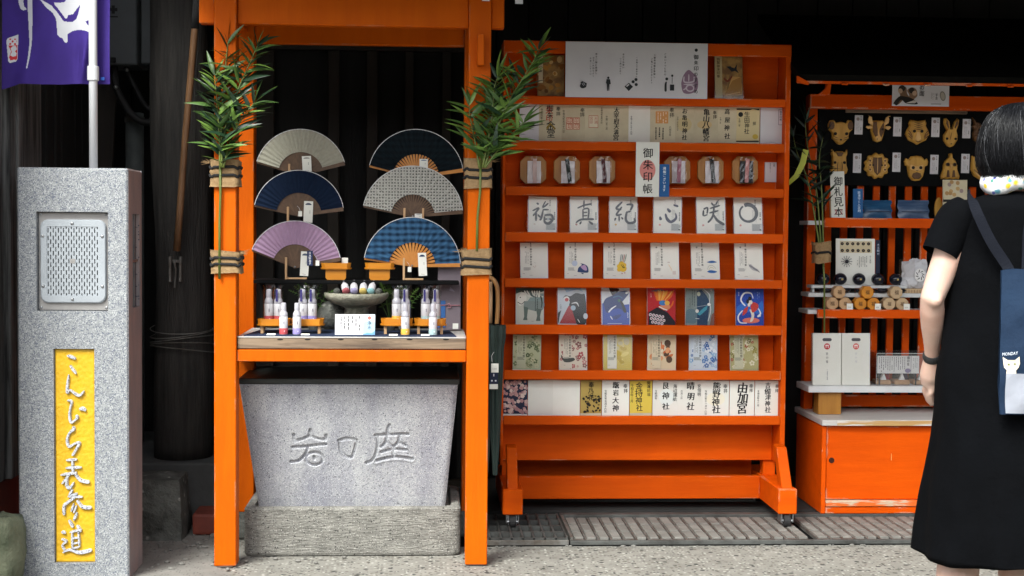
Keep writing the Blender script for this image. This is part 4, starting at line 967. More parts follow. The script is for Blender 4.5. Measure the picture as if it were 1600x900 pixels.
# ------------------------------------------------------------------ folding fans on stands
SHZ = P(560, 436.5, 5.62).z; sx0, sx1 = P(402, 437, 5.62).x, P(716, 437, 5.62).x
ds = thing('display_shelf', 'low black shelf carrying fan stands and trays above the counter', 'shelf', ((sx0 + sx1) / 2, 5.55, CZ))
part(B('black_paint', sx0, sx1, 5.50, 5.685, SHZ - .014, SHZ), 'board', ds, bevel=.002)
for xx in (sx0 + .01, sx1 - .03): part(B('black_paint', xx, xx + .02, 5.62, 5.64, CZ + .002, SHZ - .0145), 'leg', ds)
def make_fan(label, px, py, R, r, Y, a0, a1, leafm, ribm, nrib, wide, tag, stand, tag_dark=None):
    c = P(px, py, Y); s = S(Y); R *= s; r *= s
    f = thing('folding_fan', label, 'fan', tuple(c), group='folding fans on display')
    A0, A1 = math.radians(a0), math.radians(a1); npl = 44; mb = MB(leafm); vs, fs = [], []
    for i in range(npl + 1):
        t = A1 + (A0 - A1) * i / npl; yy = (.0022 if i % 2 else -.0022)
        for rad, k in ((r, .5), ((r + R) / 2, .8), (R, 1)): vs.append((math.cos(t) * rad, yy * k, math.sin(t) * rad))
    for i in range(npl):
        for k in range(2): a = i * 3 + k; fs.append((a, a + 3, a + 4, a + 1))
    part(mb.add(vs, fs), 'fan_leaf', f, local=True)
    part(MB('white_plastic').tube([(math.cos(t) * (R + .0005), -.001, math.sin(t) * (R + .0005)) for t in [A1 + (A0 - A1) * i / 40 for i in range(41)]], .0014, 5), 'rim', f, local=True)
    def ribmesh(w0, w1, l, th=.0012):
        mb = MB(ribm); mb.add([(-.006, -th, -w0), (l, -th, -w1), (l, -th, w1), (-.006, -th, w0), (-.006, th, -w0), (l, th, -w1), (l, th, w1), (-.006, th, w0)],
                              [(0, 1, 2, 3), (7, 6, 5, 4), (0, 4, 5, 1), (1, 5, 6, 2), (2, 6, 7, 3), (3, 7, 4, 0)]); return mb.mesh('rib')
    dang = abs(A1 - A0) / (nrib - 1)
    rm = ribmesh(.0035, (r * dang / 2) * wide, r + .004)
    for i in range(nrib):
        t = A0 + (A1 - A0) * i / (nrib - 1)
        inst('rib', rm, f, Matrix.Translation((0, .0035 + .0001 * i, 0)) @ Matrix.Rotation(-t, 4, 'Y'))
    gm = ribmesh(.005, .0075, R, .002)
    inst('guard_stick', gm, f, Matrix.Translation((0, -.005, 0)) @ Matrix.Rotation(-(A0 - .025), 4, 'Y')); inst('guard_stick', gm, f, Matrix.Translation((0, .0055 + .0001 * nrib, 0)) @ Matrix.Rotation(-A1 - .0, 4, 'Y'))
    mb = MB('steel').ball((0, -.008, 0), .004, 8, 5); part(mb, 'rivet', f, local=True)
    # tag
    if tag:
        tx, ty, tw, th, rot = tag; q = P(tx, ty, Y - .012) - c; a = Art(tw * s, th * s, 0)
        tg = bpy.data.objects.new('tag', MB('paper').box(-tw * s / 2, tw * s / 2, 0, .0008, 0, th * s).mesh('tag')); COL.objects.link(tg); tg.parent = f
        tg.location = q - Vector((0, 0, th * s / 2)); tg.rotation_euler = (0, math.radians(rot), 0); WLOC[tg.name] = Vector()
        a.ell('#4a5568' if tag_dark is None else tag_dark, .5, .83, .34, .09, 0, 12, 0, 180); a.fine('#777', .62, .74, .4, .62, 1, random.Random(2)); a.fine('#999', .3, .7, .06, .1, 3, random.Random(1))
        a.done(tg, 'print')
    # stand
    base, zt_, xl, xr, both = stand
    b0 = P((xl + xr) / 2, base, Y - .02); x0 = P(xl, base, Y - .02).x; x1 = P(xr, base, Y - .02).x; zt2 = P(xl, zt_, Y - .02).z
    zb_ = b0.z if base < 430 else SHZ + .001
    sd2 = thing('fan_stand', 'light wooden peg stand holding the ' + label.split(' fan')[0] + ' fan', 'stand', ((x0 + x1) / 2, Y, SHZ), group='wooden stands under the fans')
    for xx in (x0, x1) if both else (x0,): part(B('light_wood', xx - .0042, xx + .0042, Y - .026, Y - .018, zb_, zt2), 'peg', sd2, bevel=.001)
    part(B('light_wood', x0 - .004, x1 + .004, Y - .025, Y - .019, zb_ + .0005, zb_ + .008) if both else B('light_wood', x0 + .0045, x1 + .004, Y - .025, Y - .019, zb_ + .0005, zb_ + .008), 'foot_bar', sd2, bevel=.001) if base >= 430 else None
    part(B('light_wood', x0 - .004, x0 + .004, Y - .0175, Y + .03, zb_ + .002, zb_ + .009), 'rest', sd2)
    if base < 430: part(B('black_paint', (x0 + x1) / 2 - .006, (x0 + x1) / 2 + .006, Y + .012, Y + .024, SHZ + .001, zb_ + .002), 'riser', sd2); part(B('black_paint', x0 - .004, x1 + .004, Y - .018, Y + .03, zb_ - .006, zb_), 'rest_bar', sd2)
make_fan('grey beige pleated fan at the upper left of the display', 470, 273, 70, 35, 5.66, 16.5, 163.5, 'leaf_beige', 'fan_brown', 22, 1.0, (480, 256, 14, 24, -3), (268, 256, 452, 490, False), '#9a9a90')
make_fan('navy blue pleated fan with brown ribs in the middle left', 467, 336.5, 69.5, 35, 5.61, 10, 167, 'leaf_navy', 'fan_brown', 22, 1.0, (481, 332, 14, 35, 2), (348, 323, 450, 490, False))
make_fan('pink mauve pleated fan at the lower left of the display', 461, 417, 71, 35, 5.56, 11.5, 158, 'leaf_pink', 'fan_brown', 22, 1.0, (475, 412, 13, 38, 3), (432, 402, 447, 478, False))
make_fan('near-black pleated fan with honey ribs at the upper right', 650, 277, 74, 36, 5.66, 10.5, 166, 'leaf_night', 'fan_orange', 21, .62, (662, 256, 13, 15, 0), (268, 262, 632, 668, False), '#3a5a88')
make_fan('white and black dotted fan in the middle right', 645, 338, 78, 34, 5.61, 7, 168, 'leaf_dots', 'fan_brown', 23, .62, (654, 338, 12, 8, 0), (343, 325, 632, 661, True))
make_fan('blue plaid fan with honey ribs at the lower right', 644, 415, 75, 36, 5.56, 2.5, 171, 'leaf_plaid', 'fan_orange', 19, .62, (661, 413, 13, 36, -3), (432, 403, 631, 660, False), '#2c3e60')
q = P(484, 404, 5.53); mb = B('#1f2f55', q.x - .011, q.x + .011, 5.535, 5.5365, q.z - .028, q.z + .03); t = solo(mb, 'navy_tag', 'navy blue tag tucked behind the white card of the pink fan', 'tag')
mb = MB('#e8e8f0'); letters(mb, '日本製扇子', q.x, q.z + .026, 5.5345, .010); part(mb, 'lettering', t)
for (x_, y_, nm) in ((483, 334, 'navy'), (496, 411, 'pink'), (640, 421, 'blue plaid')):
    q = P(x_ - (14 if nm == 'navy' else 0), y_, 5.525)
    lt = thing('price_tag', 'tiny white price tag dangling beside the %s fan' % nm, 'price tag', tuple(q), group='tiny tags on the fans')
    part(B('paper', q.x - .007, q.x + .007, 5.5255, 5.5265, q.z - .01, q.z + .01), 'card', lt); part(MB('#cccccc').tube([q + Vector((0, .001, .01)), q + Vector((-.004, .004, .022)), q + Vector((-.012, .006, .03))], .0006, 4), 'string', lt)

# octagonal stemmed trays
def oct_tray(name, label, pxc, py_top, py_bot, half, Y, group, m='tray_yellow'):
    c = P(pxc, py_bot, Y); hw = half * S(Y); z0 = P(pxc, py_bot, Y).z; z1 = P(pxc, py_top, Y).z; dp = hw * .62
    t = thing(name, label, 'tray', tuple(c), group); ch = hw * .22
    def og(k, z): return [Vector((c.x + a * k, Y + dp + b * k, z)) for a, b in ((-hw + ch, -dp), (hw - ch, -dp), (hw, -dp + ch), (hw, dp - ch), (hw - ch, dp), (-hw + ch, dp), (-hw, dp - ch), (-hw, -dp + ch))]
    part(MB(m).ring([og(1.0, z0), og(1.04, z0 + .004), og(1.04, z0 + .006)]), 'base_plate', t)
    part(MB(m).ring([og(.95, z0 + .0062), og(1.0, z1), og(.93, z1), og(.90, z0 + .010)]), 'rim_wall', t)
    return t, c, dp
for pxc, lab in ((524.5, 'empty honey-coloured octagonal tray on pedestal beside the pink fan'), (593, 'empty honey-coloured octagonal tray on pedestal beside the blue plaid fan')):
    t, c, dp = oct_tray('pedestal_tray', lab, pxc, 411, 421, 23, 5.53, 'empty pedestal trays')
    x0, x1, z0, z1 = RC(pxc - 16, 421.5, pxc + 16, 436, 5.54)
    part(MB('tray_yellow').prism([(x0 + .006, SHZ + .0005), (x1 - .006, SHZ + .0005), (x1, SHZ + .008), (x1, c.z - .0005), (x0, c.z - .0005), (x0, SHZ + .008)], 5.545, 5.56), 'pedestal', t)
q = P(524.5 + 14, 408, 5.56); solo(B('paper', q.x - .012, q.x + .012, 5.57, 5.5715, P(524, 411, 5.56).z - .004, q.z + .013), 'price_card', 'small white price card standing in the tray beside the pink fan', 'price card')

# navy mat and goods on the counter
mz = CZ + .0035; m0, m1 = P(388, 524, KY + .05).x, P(708, 524, KY + .05).x
mb = MB('mat_navy').hexa([(m0 - .015, KY + .035, CZ + .0005), (m1 + .012, KY + .035, CZ + .0005), (m1 - .01, 5.56, CZ + .0005), (m0 + .012, 5.56, CZ + .0005)], [(m0 - .015, KY + .035, mz), (m1 + .012, KY + .035, mz), (m1 - .01, 5.56, mz), (m0 + .012, 5.56, mz)])
solo(mb, 'navy_mat', 'dark navy cloth mat covering the pale counter', 'mat')
def bottle_tree(name, label, x, y, z, r, h, band, wrapped, group):
    t = thing(name, label, 'bottle', (x, y, z), group); bh = h * .56
    part(MB('bottle_white').lathe([(r * .9, 0), (r, .002), (r, bh), (r * .96, bh + .001)], n=18), 'body', t, local=True, sm=True)
    part(MB(band).lathe([(r * 1.01, .002), (r * 1.015, .003), (r * 1.015, bh * .36), (r * 1.01, bh * .365)], n=18, cap=False), 'colour_band', t, local=True, sm=True)
    part(MB('bottle_cap').lathe([(r * .93, bh + .001), (r * .95, bh + h * .05), (r * .9, bh + h * .12), (r * .66, bh + h * .17), (r * .6, bh + h * .2), (r * .62, bh + h * .21), (r * .6, h * .97), (r * .5, h)], n=18), 'pump_cap', t, local=True, sm=True)
    mb = MB('#54506a'); letters(mb, '清浄', r * .15, bh * .75, -r * 1.02, r * .33); part(mb, 'lettering', t, local=True)
    mb = MB('#f4f0f4'); letters(mb, '水', r * .3, bh * .25, -r * 1.035, r * .4); part(mb, 'lettering', t, local=True)
    if wrapped:
        part(MB('cellophane').lathe([(r * 1.08, 0), (r * 1.1, h * .6), (r * 1.06, h * .95), (r * .9, h * 1.04), (r * 1.25, h * 1.12)], n=12, cap=False), 'wrapper', t, local=True)
        if wrapped > 1: part(B('#2a2560', -r * .25 - .004, -r * .25 + .004, -r * 1.14, -r * 1.12, h * .64, h * 1.0), 'purple_strip', t, local=True)
    return t
TRY = KY + .11; G_ = 'small mist bottles on the stall counter'
trays = [(427, 'red', '#b54a4f', ((420, 0), (435, 1))), (480, 'purple', '#8d84bd', ((473, 1), (488, 1))), (620, 'yellow', '#e0b04a', ((619.5, 0), (633.5, 1))), (672, 'teal', '#9fb9bb', ((665, 1), (681, 1)))]
for pxc, cn, band, bs in trays:
    t, c, dp = oct_tray('footed_tray', 'honey-coloured octagonal footed tray holding %s-banded bottles' % cn, pxc, 498.5, 509.5, 25, TRY, 'footed trays on the counter')
    for sx in (-.72, .72):
        for yy in (.012, dp * 2 - .02): part(B('light_wood', c.x + sx * 25 * S(TRY) - .005, c.x + sx * 25 * S(TRY) + .005, TRY + yy, TRY + yy + .008, mz + .0005, c.z - .0002), 'foot', t)
    for k, (bp_, wk) in enumerate(bs):
        q = P(bp_, 500, TRY + .05); bottle_tree('mist_bottle', 'wrapped white bottle with %s band, %s on its tray' % (cn, 'left' if k == 0 else 'right'), q.x, TRY + .05, c.z + .0105, .0175, .125, band, 1 + wk, G_)
for px_, cn, band in ((442.5, 'red', '#b54a4f'), (463.5, 'purple', '#8d84bd'), (633, 'yellow', '#e0b04a'), (676.5, 'teal', '#9fb9bb')):
    q = P(px_, 523, KY + .062); bottle_tree('mist_bottle', 'unwrapped white bottle with %s band standing at the counter edge' % cn, q.x, KY + .075, mz + .0005, .0158, .118, band, 0, G_)
for px_, cn in ((423.5, 'red'), (477, 'purple'), (614.5, 'yellow'), (664.5, 'teal')):
    q = P(px_, 522, KY + .05); mb = MB('paper').hexa([(q.x - .016, KY + .042, mz + .0004), (q.x + .016, KY + .042, mz + .0004), (q.x + .016, KY + .062, mz + .004), (q.x - .016, KY + .062, mz + .004)], [(q.x - .016, KY + .042, mz + .0012), (q.x + .016, KY + .042, mz + .0012), (q.x + .016, KY + .062, mz + .0052), (q.x - .016, KY + .062, mz + .0052)])
    solo(mb, 'price_card', 'small white price card lying before the %s-banded bottle' % cn, 'price card', group='price cards on the navy mat')
# stone bowl on pedestal, with bottles lying in it
BYc = 5.50; q = P(557, 459, BYc); br_ = 50 * S(BYc); zrim = P(557, 459.5, BYc - .1).z
sbw = thing('stone_bowl', 'rough mossy stone pedestal bowl filled with small bottles', 'bowl', (q.x, BYc, mz))
mb = MB('mossy_bowl'); zb_ = zrim - .055
mb.lathe([(br_ * .45, mz + .0005), (br_ * .43, mz + .02), (br_ * .36, zb_ - .004), (br_ * .46, zb_ + .004), (br_ * .78, zb_ + .016), (br_ * .95, zrim - .022), (br_ * 1.0, zrim - .012), (br_, zrim), (br_ * .95, zrim + .001), (br_ * .8, zrim - .012), (br_ * .3, zrim - .02)], (q.x, BYc, 0), 36)
mb.v = [tuple(Vector(v) + Vector((1, 1, .6)) * .004 * noise.noise(Vector(v) * 45)) for v in mb.v]
part(mb, 'bowl', sbw, sm=True)
for px_, py_, col, cn, rz in ((541, 453, '#a85a60', 'red', .25), (553.5, 451, '#9d97bb', 'purple', .08), (567, 452, '#cbb468', 'yellow', -.05), (579, 453, '#86b2b6', 'turquoise', -.2)):
    p = P(px_, py_ + 5, BYc - .035); t = thing('lying_bottle', 'small white bottle with %s base lying in the stone bowl' % cn, 'bottle', (p.x, BYc - .04, zrim + .006), 'bottles in the stone bowl', rot=(math.radians(-56), 0, rz))
    r = .0145; part(MB(col).lathe([(r * .2, 0), (r * .95, .001), (r, .003), (r, .0075)], n=16), 'base_band', t, local=True, sm=True)
    part(MB('bottle_white').lathe([(r * .99, .0076), (r * .99, .038), (r * .8, .044)], n=16), 'body', t, local=True, sm=True); part(MB('bottle_cap').lathe([(r * .7, .0441), (r * .5, .052), (r * .5, .066)], n=14), 'pump_cap', t, local=True, sm=True)
for px_ in (527, 592):
    p = P(px_, 458, BYc); solo(boulder(MB('rough_stone'), (p.x, BYc - .03, zrim + .008), .012, (1.1, 1, 1), px_, .2, 10, 8), 'pebble', 'small grey pebble at the %s rim of the stone bowl' % ('left' if px_ < 550 else 'right'), 'pebble', sm=True)
p = P(517, 495, 5.55); solo(boulder(MB('rough_stone'), (p.x, 5.58, mz + .055), .055, (1.05, .8, 1.02), 9, .12), 'round_stone', 'dark rounded stone behind the printed card and bowl', 'stone', sm=True)
# printed card
x0, x1, z0, z1 = RC(523.5, 490, 586, 522, KY + .08); W_, H_ = x1 - x0, z1 - z0
t = thing('printed_card', 'white and blue printed card standing in the middle of the counter', 'card', ((x0 + x1) / 2, KY + .075, mz + .0005), rot=(math.radians(-8), 0, 0))
part(B('paper_cool', -W_ / 2, W_ / 2, 0, .002, 0, H_), 'board', t, local=True)
a = Art(W_, H_); rg = random.Random(2)
a.poly('#a9c8dd', [(.7, 0), (1, 0), (1, 1), (.7, 1)]).poly('#6fa3cf', [(.7, .02), (.8, .1), (.92, .08), (1, .2), (1, 0), (.7, 0)]).poly('#d9e8ef', [(.7, .6), (.85, .68), (1, .62), (1, 1), (.7, 1)]).ell('#cf6a5e', .86, .82, .045, .09)
a.text('#4a5b6c', '浄水', .86, .68, .11).fine('#4b4b4b', .1, .66, .25, .92, 6, rg, .85, .28); a.poly('#b9c6cc', [(.1, .08), (.6, .08), (.6, .11), (.1, .11)]); a.done(t)
part(B('#b98a4a', -W_ / 2 + .03, W_ / 2 - .03, .003, .03, .0, .004), 'foot', t, local=True)
# mauve folder with cord
x0, x1, z0, z1 = RC(684, 417, 719.5, 510, 5.60); W_, H_ = x1 - x0, z1 - CZ
t = thing('mauve_folder', 'tall mauve grey folder with blue slip leaning at the right of the counter', 'folder', ((x0 + x1) / 2, 5.57, CZ + .004), rot=(math.radians(-5), 0, 0))
part(B('mauve_card', -W_ / 2, W_ / 2, 0, .006, 0, H_), 'cover', t, local=True, bevel=.001)
part(B('#30609c', -W_ / 2 - .01, -W_ / 2 + .03, -.003, -.001, .01, .115), 'blue_slip', t, local=True)
part(B('paper', W_ * .16, W_ * .16 + .022, -.003, -.001, .004, .026), 'price_label', t, local=True)
part(MB('#a87680').tube([(-W_ / 2 - .012, -.004, .095), (-.01, -.006, .098), (.0, -.012, .104), (.008, -.008, .09), (-.006, -.008, .086), (-.002, -.006, .097), (W_ / 2, -.004, .097)], .0022, 6), 'cord', t, local=True, sm=True)
part(MB('#8f8896').add([(.0, -.001, .155), (.022, -.001, .15), (.004, -.001, .17)], [(0, 1, 2)]), 'emblem', t, local=True)
# little ferns behind the goods
for nm, (px_, py_), lab, seed in (('fern', (490, 470), 'small green fern left of the stone bowl', 3), ('fern', (632, 476), 'feathery green fern right of the stone bowl', 8), ('fern', (608, 470), 'dark fern sprig just behind the bowl rim', 12)):
    rng = random.Random(seed); c = P(px_, py_, 5.53); t = thing(nm, lab, 'fern', (c.x, 5.53, mz), 'ferns on the counter')
    part(MB('rough_stone').lathe([(.02, mz + .0005), (.03, mz + .04), (.026, mz + .042), (.01, mz + .04)], (c.x, 5.55, 0), 12), 'pot', t)
    for k in range(9):
        ang = rng.uniform(-1.2, 1.2); tip = Vector((c.x + math.sin(ang) * .10, 5.53 + rng.uniform(-.06, .02), c.z + .012 + math.cos(ang) * .06)); base = Vector((c.x, 5.55, mz + .04))
        mid = (base + tip) / 2 + Vector((0, 0, .03)); q = [Vector(v) for v in smooth([tuple(base), tuple(mid), tuple(tip)], 5)]
        mb = MB(rng.choice(['leaf_bright', 'leaf_mid', 'leaf_mid'])).tube(q, .0009, 4)
        for i in range(3, len(q)):
            dd = (q[i] - q[i - 1]).normalized()
            for sg in (-1, 1):
                l = .022 * (1.15 - i / len(q)); nn = Vector((sg * dd.z, -.3, -sg * dd.x)).normalized(); e = q[i] + nn * l + dd * .006
                mb.add([q[i] + dd * .003, q[i] - dd * .003, e], [(0, 1, 2), (2, 1, 0)])
        part(mb, 'frond', t)
# umbrellas hanging on the kiosk's rear right post
UY = 5.60
for px_, hand, lab, r0, tagy in ((775.5, 'crook', 'closed dark green umbrella with curved cane handle beside the right post', .026, 575), (767, 'stick', 'second closed dark umbrella with straight light handle close to the right post', .02, 0)):
    tp = P(px_, 508, UY); bt = P(px_ - 2 if hand == 'crook' else px_ - 6, 742, UY); Yq = UY if hand == 'crook' else UY + .055
    u_ = thing('umbrella', lab, 'umbrella', (bt.x, Yq, bt.z), 'umbrellas hanging behind the right post')
    mb = MB('umbrella_cloth'); rings = []
    for i in range(14):
        t = i / 13; c = Vector((tp.x + (bt.x - tp.x) * t, Yq, tp.z + (bt.z - tp.z) * t)); rr_ = r0 * (1.25 - .1 * t if t < .08 else (1.05 - .75 * t ** 1.6))
        rings.append([c + Vector((math.cos(a_) * rr_ * (1 + .22 * (k % 2)), math.sin(a_) * rr_ * (1 + .22 * (k % 2)), 0)) for k, a_ in enumerate([2 * math.pi * k / 20 for k in range(20)])])
    part(mb.ring(rings), 'folded_canopy', u_)
    if hand == 'crook':
        pts = [(tp.x, Yq, tp.z - .01)] + [tuple(P(a, b, UY)) for a, b in ((777.5, 490), (778, 468), (777, 450), (772, 438), (764, 433.5), (758, 436), (755, 446), (755, 458))]
        part(MB('cane').tube([Vector(v) for v in smooth(pts, 4)], .0085, 10), 'handle', u_, sm=True)
        part(MB('black_paint').lathe([(.012, tp.z - .004), (.03, tp.z - .006), (.028, tp.z - .02), (.012, tp.z + .006)], (tp.x, Yq, 0), 16), 'collar', u_)
        a = P(772, 575, UY - .04); x0, x1, z0, z1 = RC(767.5, 568, 779, 582, UY - .04)
        tg = part(B('paper', x0, x1, UY - .041, UY - .04, z0, z1), 'price_tag', u_); mb = MB('#888888'); letters(mb, '1,650', x0 + .004, z0 + .012, UY - .0417, .008, False); part(mb, 'lettering', tg)
        x0, x1, z2, z3 = RC(765, 582.5, 778, 600, UY - .04); tg = part(B('#16203c', x0, x1, UY - .041, UY - .04, z2, z3), 'brand_tag', u_); part(B('paper', x0, x1, UY - .041, UY - .04, z2 - .02, z2 - .0005), 'barcode_label', u_)
        mb = MB('#d8d8e0'); mb.box((x0 + x1) / 2 - .002, (x0 + x1) / 2 + .002, UY - .0418, UY - .0414, z3 - .014, z3 - .004); mb.box(x0 + .006, x0 + .012, UY - .0418, UY - .0414, z2 + .01, z2 + .016); mb.box(x1 - .012, x1 - .006, UY - .0418, UY - .0414, z2 + .01, z2 + .016); part(mb, 'lettering', tg)
        part(MB('#d0d0d0').tube([P(769, 566, UY - .04), P(768, 556, UY - .035), P(772, 550, UY - .03)], .0009, 4), 'string', u_)
    else:
        pts = [P(766, 505, Yq), P(766.5, 470, Yq), P(766, 440, Yq)]; part(MB('light_wood').tube(pts, .008, 10), 'handle', u_, sm=True)
        part(MB('black_rope').tube([P(766, 440, Yq), P(763, 432, Yq - .01), P(760, 434, Yq - .02)], .003, 6), 'loop', u_)
a = P(757, 440, UY); solo(MB('dull_steel').tube([(rx0 + RW + .0, UY + .10, a.z - .004), (a.x, UY + .10, a.z - .004), (a.x, UY - .02, a.z - .004), (a.x, UY - .03, a.z + .012)], .004, 6), 'umbrella_hook', 'steel hook on the stall post from which the umbrellas hang', 'hook')

# =================================================================== ROLLING DISPLAY RACK
RKY = 5.985                                    # front of the shelf rails
rx_ = lambda px, Y=RKY: P(px, 400, Y).x
rz_ = lambda py, Y=RKY: P(1005, py, Y).z
RX0, RX1 = rx_(784), rx_(1231.5); RD = .135; RB = RKY + RD
rk = thing('display_rack', 'tall orange wheeled display rack with eight rows of booklets', 'rack', ((RX0 + RX1) / 2, RKY, 0))
OR = 'orange_rack'; sdw = .022
def rpart(nm, *b, m=OR, bevel=.0025): return part(B(m, *b), nm, rk, bevel=bevel)
ZT_, ZB_ = rz_(66), rz_(727)
rpart('side_board', RX0, RX0 + .012, RKY + .004, RB + .012, ZB_, ZT_ - .001); rpart('side_board', RX1 - sdw, RX1, RKY + .004, RB + .012, ZB_, ZT_ - .001)
rpart('back_panel', RX0 + .013, RX1 - sdw - .001, RB, RB + .012, ZB_ - .001, ZT_ - .002)
RAILS = [(66, 85.5), (152, 164.5), (222, 236), (293, 307), (364, 379), (436, 450), (508, 523), (579, 593.5), (650, 664)]
SH = []
for i, (a, b) in enumerate(RAILS):
    z1, z0 = rz_(a), rz_(b)
    rpart('rail', RX0 + .013 if i else RX0, RX1 - sdw - .001 if i else RX1, RKY, RKY + .016, z0, z1)
    rpart('shelf_board', RX0 + .013, RX1 - sdw - .001, RKY + .017, RB - .001, z0 + .002, z0 + .012) if i else rpart('top_board', RX0 + .002, RX1 - .002, RKY + .017, RB + .011, z1 - .012, z1 - .001)
    SH.append(z0 + .0125)
FYk = 5.80; zf0, zf1 = P(800, 805, FYk).z, P(800, 765, FYk).z
for s, (pa, pb) in enumerate(((785.5, 817), (1216.5, 1245.5))):
    x0, x1 = P(pa, 785, FYk).x, P(pb, 785, FYk).x; xc = (x0 + x1) / 2
    rpart('foot', x0, x1, FYk, 6.42, zf0, zf1, bevel=.004)
    ya, za_, yb_, zb_ = FYk + .045, zf1 - .003, RKY - .004, P(xc, 700, RKY).z
    zb_ = P(1210, 693, RKY).z; w2 = .022
    mb = MB(OR); mb.hexa([(xc - w2, FYk + .012, za_), (xc + w2, FYk + .012, za_), (xc + w2, FYk + .085, za_), (xc - w2, FYk + .085, za_)], [(xc - w2, yb_ - .06, zb_ - .006), (xc + w2, yb_ - .06, zb_ - .006), (xc + w2, yb_ + .0, zb_), (xc - w2, yb_ + .0, zb_)])
    part(mb, 'brace', rk, bevel=.003)
    rpart('upright', x0 + .012, x1 - .012, RB + .013, RB + .075, zf1 - .001, 1.5)
    for yy in (FYk + .05, 6.36):
        zc = .0275 + .0; cs = part(MB('steel').hexa([(xc - .018, yy - .03, zf0 - .045), (xc + .018, yy - .03, zf0 - .045), (xc + .018, yy - .012, zf0 - .045), (xc - .018, yy - .012, zf0 - .045)], [(xc - .022, yy - .022, zf0 - .001), (xc + .022, yy - .022, zf0 - .001), (xc + .022, yy + .022, zf0 - .001), (xc - .022, yy + .022, zf0 - .001)]), 'caster', rk, bevel=.002)
        zg = .0195 if yy < 6.1 else .0305
        mb = MB('black_rubber'); pts = []
        rr_ = max(.026, (zf0 - .012 - zg) / 2)
        mb.ring([[Vector((xc + dx, yy - .034 + math.sin(t) * r_, zg + rr_ + math.cos(t) * r_)) for t in [2 * math.pi * k / 22 for k in range(22)]] for dx, r_ in ((-.014, rr_ * .85), (-.011, rr_), (.011, rr_), (.014, rr_ * .85))])
        part(mb, 'wheel', cs, sm=False)
        part(MB('steel').tube([(xc - .024, yy - .034, zg + rr_), (xc + .024, yy - .034, zg + rr_)], .006, 8), 'axle', cs)
        part(MB('steel').box(xc - .026, xc - .0225, yy - .045, yy + .012, zg + rr_ * .8, zf0 - .0012), 'fork', cs); part(MB('steel').box(xc + .0225, xc + .026, yy - .045, yy + .012, zg + rr_ * .8, zf0 - .0012), 'fork', cs)
bxa, bxb = P(817, 780, FYk).x, P(1216.5, 780, FYk).x
yl = 6.13
rpart('lower_beam', bxa + .001, bxb - .001, yl, yl + .035, P(1000, 779.5, yl).z, P(1000, 744, yl).z)
rpart('rear_board', bxa + .001, bxb - .001, 6.30, 6.32, P(1000, 760, 6.3).z, P(1000, 716, 6.3).z)

# ------------------------------------------------------------------ booklets
HID = .135        # share of a booklet hidden behind its rail
def book(label, p0, p1, row, cover='paper', art=None, group=None, h=None, tilt=7, sleeve=False, name='booklet', cat='booklet', yoff=0.0, thick=.011, lift=0.0, rot=0.0):
    bj = random.Random(zlib.crc32(label.encode()) + 1); rot += bj.uniform(-1.1, 1.1); tilt += bj.uniform(-2, 2.5); yoff += bj.uniform(-.008, .012); thick += bj.uniform(-.002, .006)
    z = SH[row]; pyc = (RAILS[row - 1][1] + RAILS[row][0]) / 2
    Yb = RKY + .045 + yoff; x0, x1 = P(p0, pyc, Yb).x, P(p1, pyc, Yb).x; W_ = x1 - x0
    top = P((p0 + p1) / 2, RAILS[row - 1][1] + .5, Yb + .02).z; H_ = (h or (top - z)) / math.cos(math.radians(tilt))
    t = thing(name, label, cat, ((x0 + x1) / 2, Yb, z + .0008 + lift), group, rot=(math.radians(-tilt), math.radians(rot), 0))
    part(B(cover, -W_ / 2, W_ / 2, 0, thick, 0, H_), 'cover', t, local=True, bevel=.0008)
    a = Art(W_, H_ * (1 - HID), 0, None, H_ * HID)
    if art: art(a, random.Random(zlib.crc32(label.encode()))); 
    if a.mb.f: a.done(t)
    if sleeve:
        e = .004; part(B('cellophane', -W_ / 2 - e, W_ / 2 + e * .8, -.0035, thick + .001, .0005, H_ - .001), 'clear_sleeve', t, local=True)
    return t, W_, H_
# row 1: two gold brocade booklets, top row
def art_gold1(a, r):
    for k in range(26): a.ell(r.choice(['#b98235', '#8d5a1e', '#d8b77a', '#6e4416']), r.random(), .1 + r.random() * .85, .05 + r.random() * .08, .03 + r.random() * .07, r.random() * 90, 9)
    a.poly('#cdbf9f', [(.04, .3), (.2, .3), (.2, .97), (.04, .97)]).text('#3a2c18', '御朱印帳', .12, .9, .13)
def art_gold2(a, r):
    a.poly('#b9a77c', [(0, 0), (.26, 0), (.26, 1), (0, 1)]).text('#4a3a1c', '特製御朱印帳', .13, .93, .12)
    for k in range(7): a.poly(r.choice(['#a87a3a', '#c99a55', '#7e6436']), [(.3 + r.random() * .2, .05), (.6 + r.random() * .4, .05 + r.random() * .1), (.95, .2 + r.random() * .3), (.5 + r.random() * .3, .3 + r.random() * .2)])
    a.poly('#22252a', [(.42, .72), (.52, .66), (.6, .6), (.72, .62), (.86, .56), (.78, .66), (.8, .78), (.7, .68), (.62, .7), (.55, .73)]).stroke('#7c3a1a', [(.32, .45, .06), (.45, .38, .08), (.62, .5, .05)])
book('gold brocade booklet in the top row, partly behind bamboo leaves', 840, 882, 1, 'gold_cloth', art_gold1, tilt=6)
book('gold booklet with dark bird in the top row right of the white notice', 1118.5, 1162, 1, 'gold_cloth', art_gold2, tilt=6, sleeve=True)

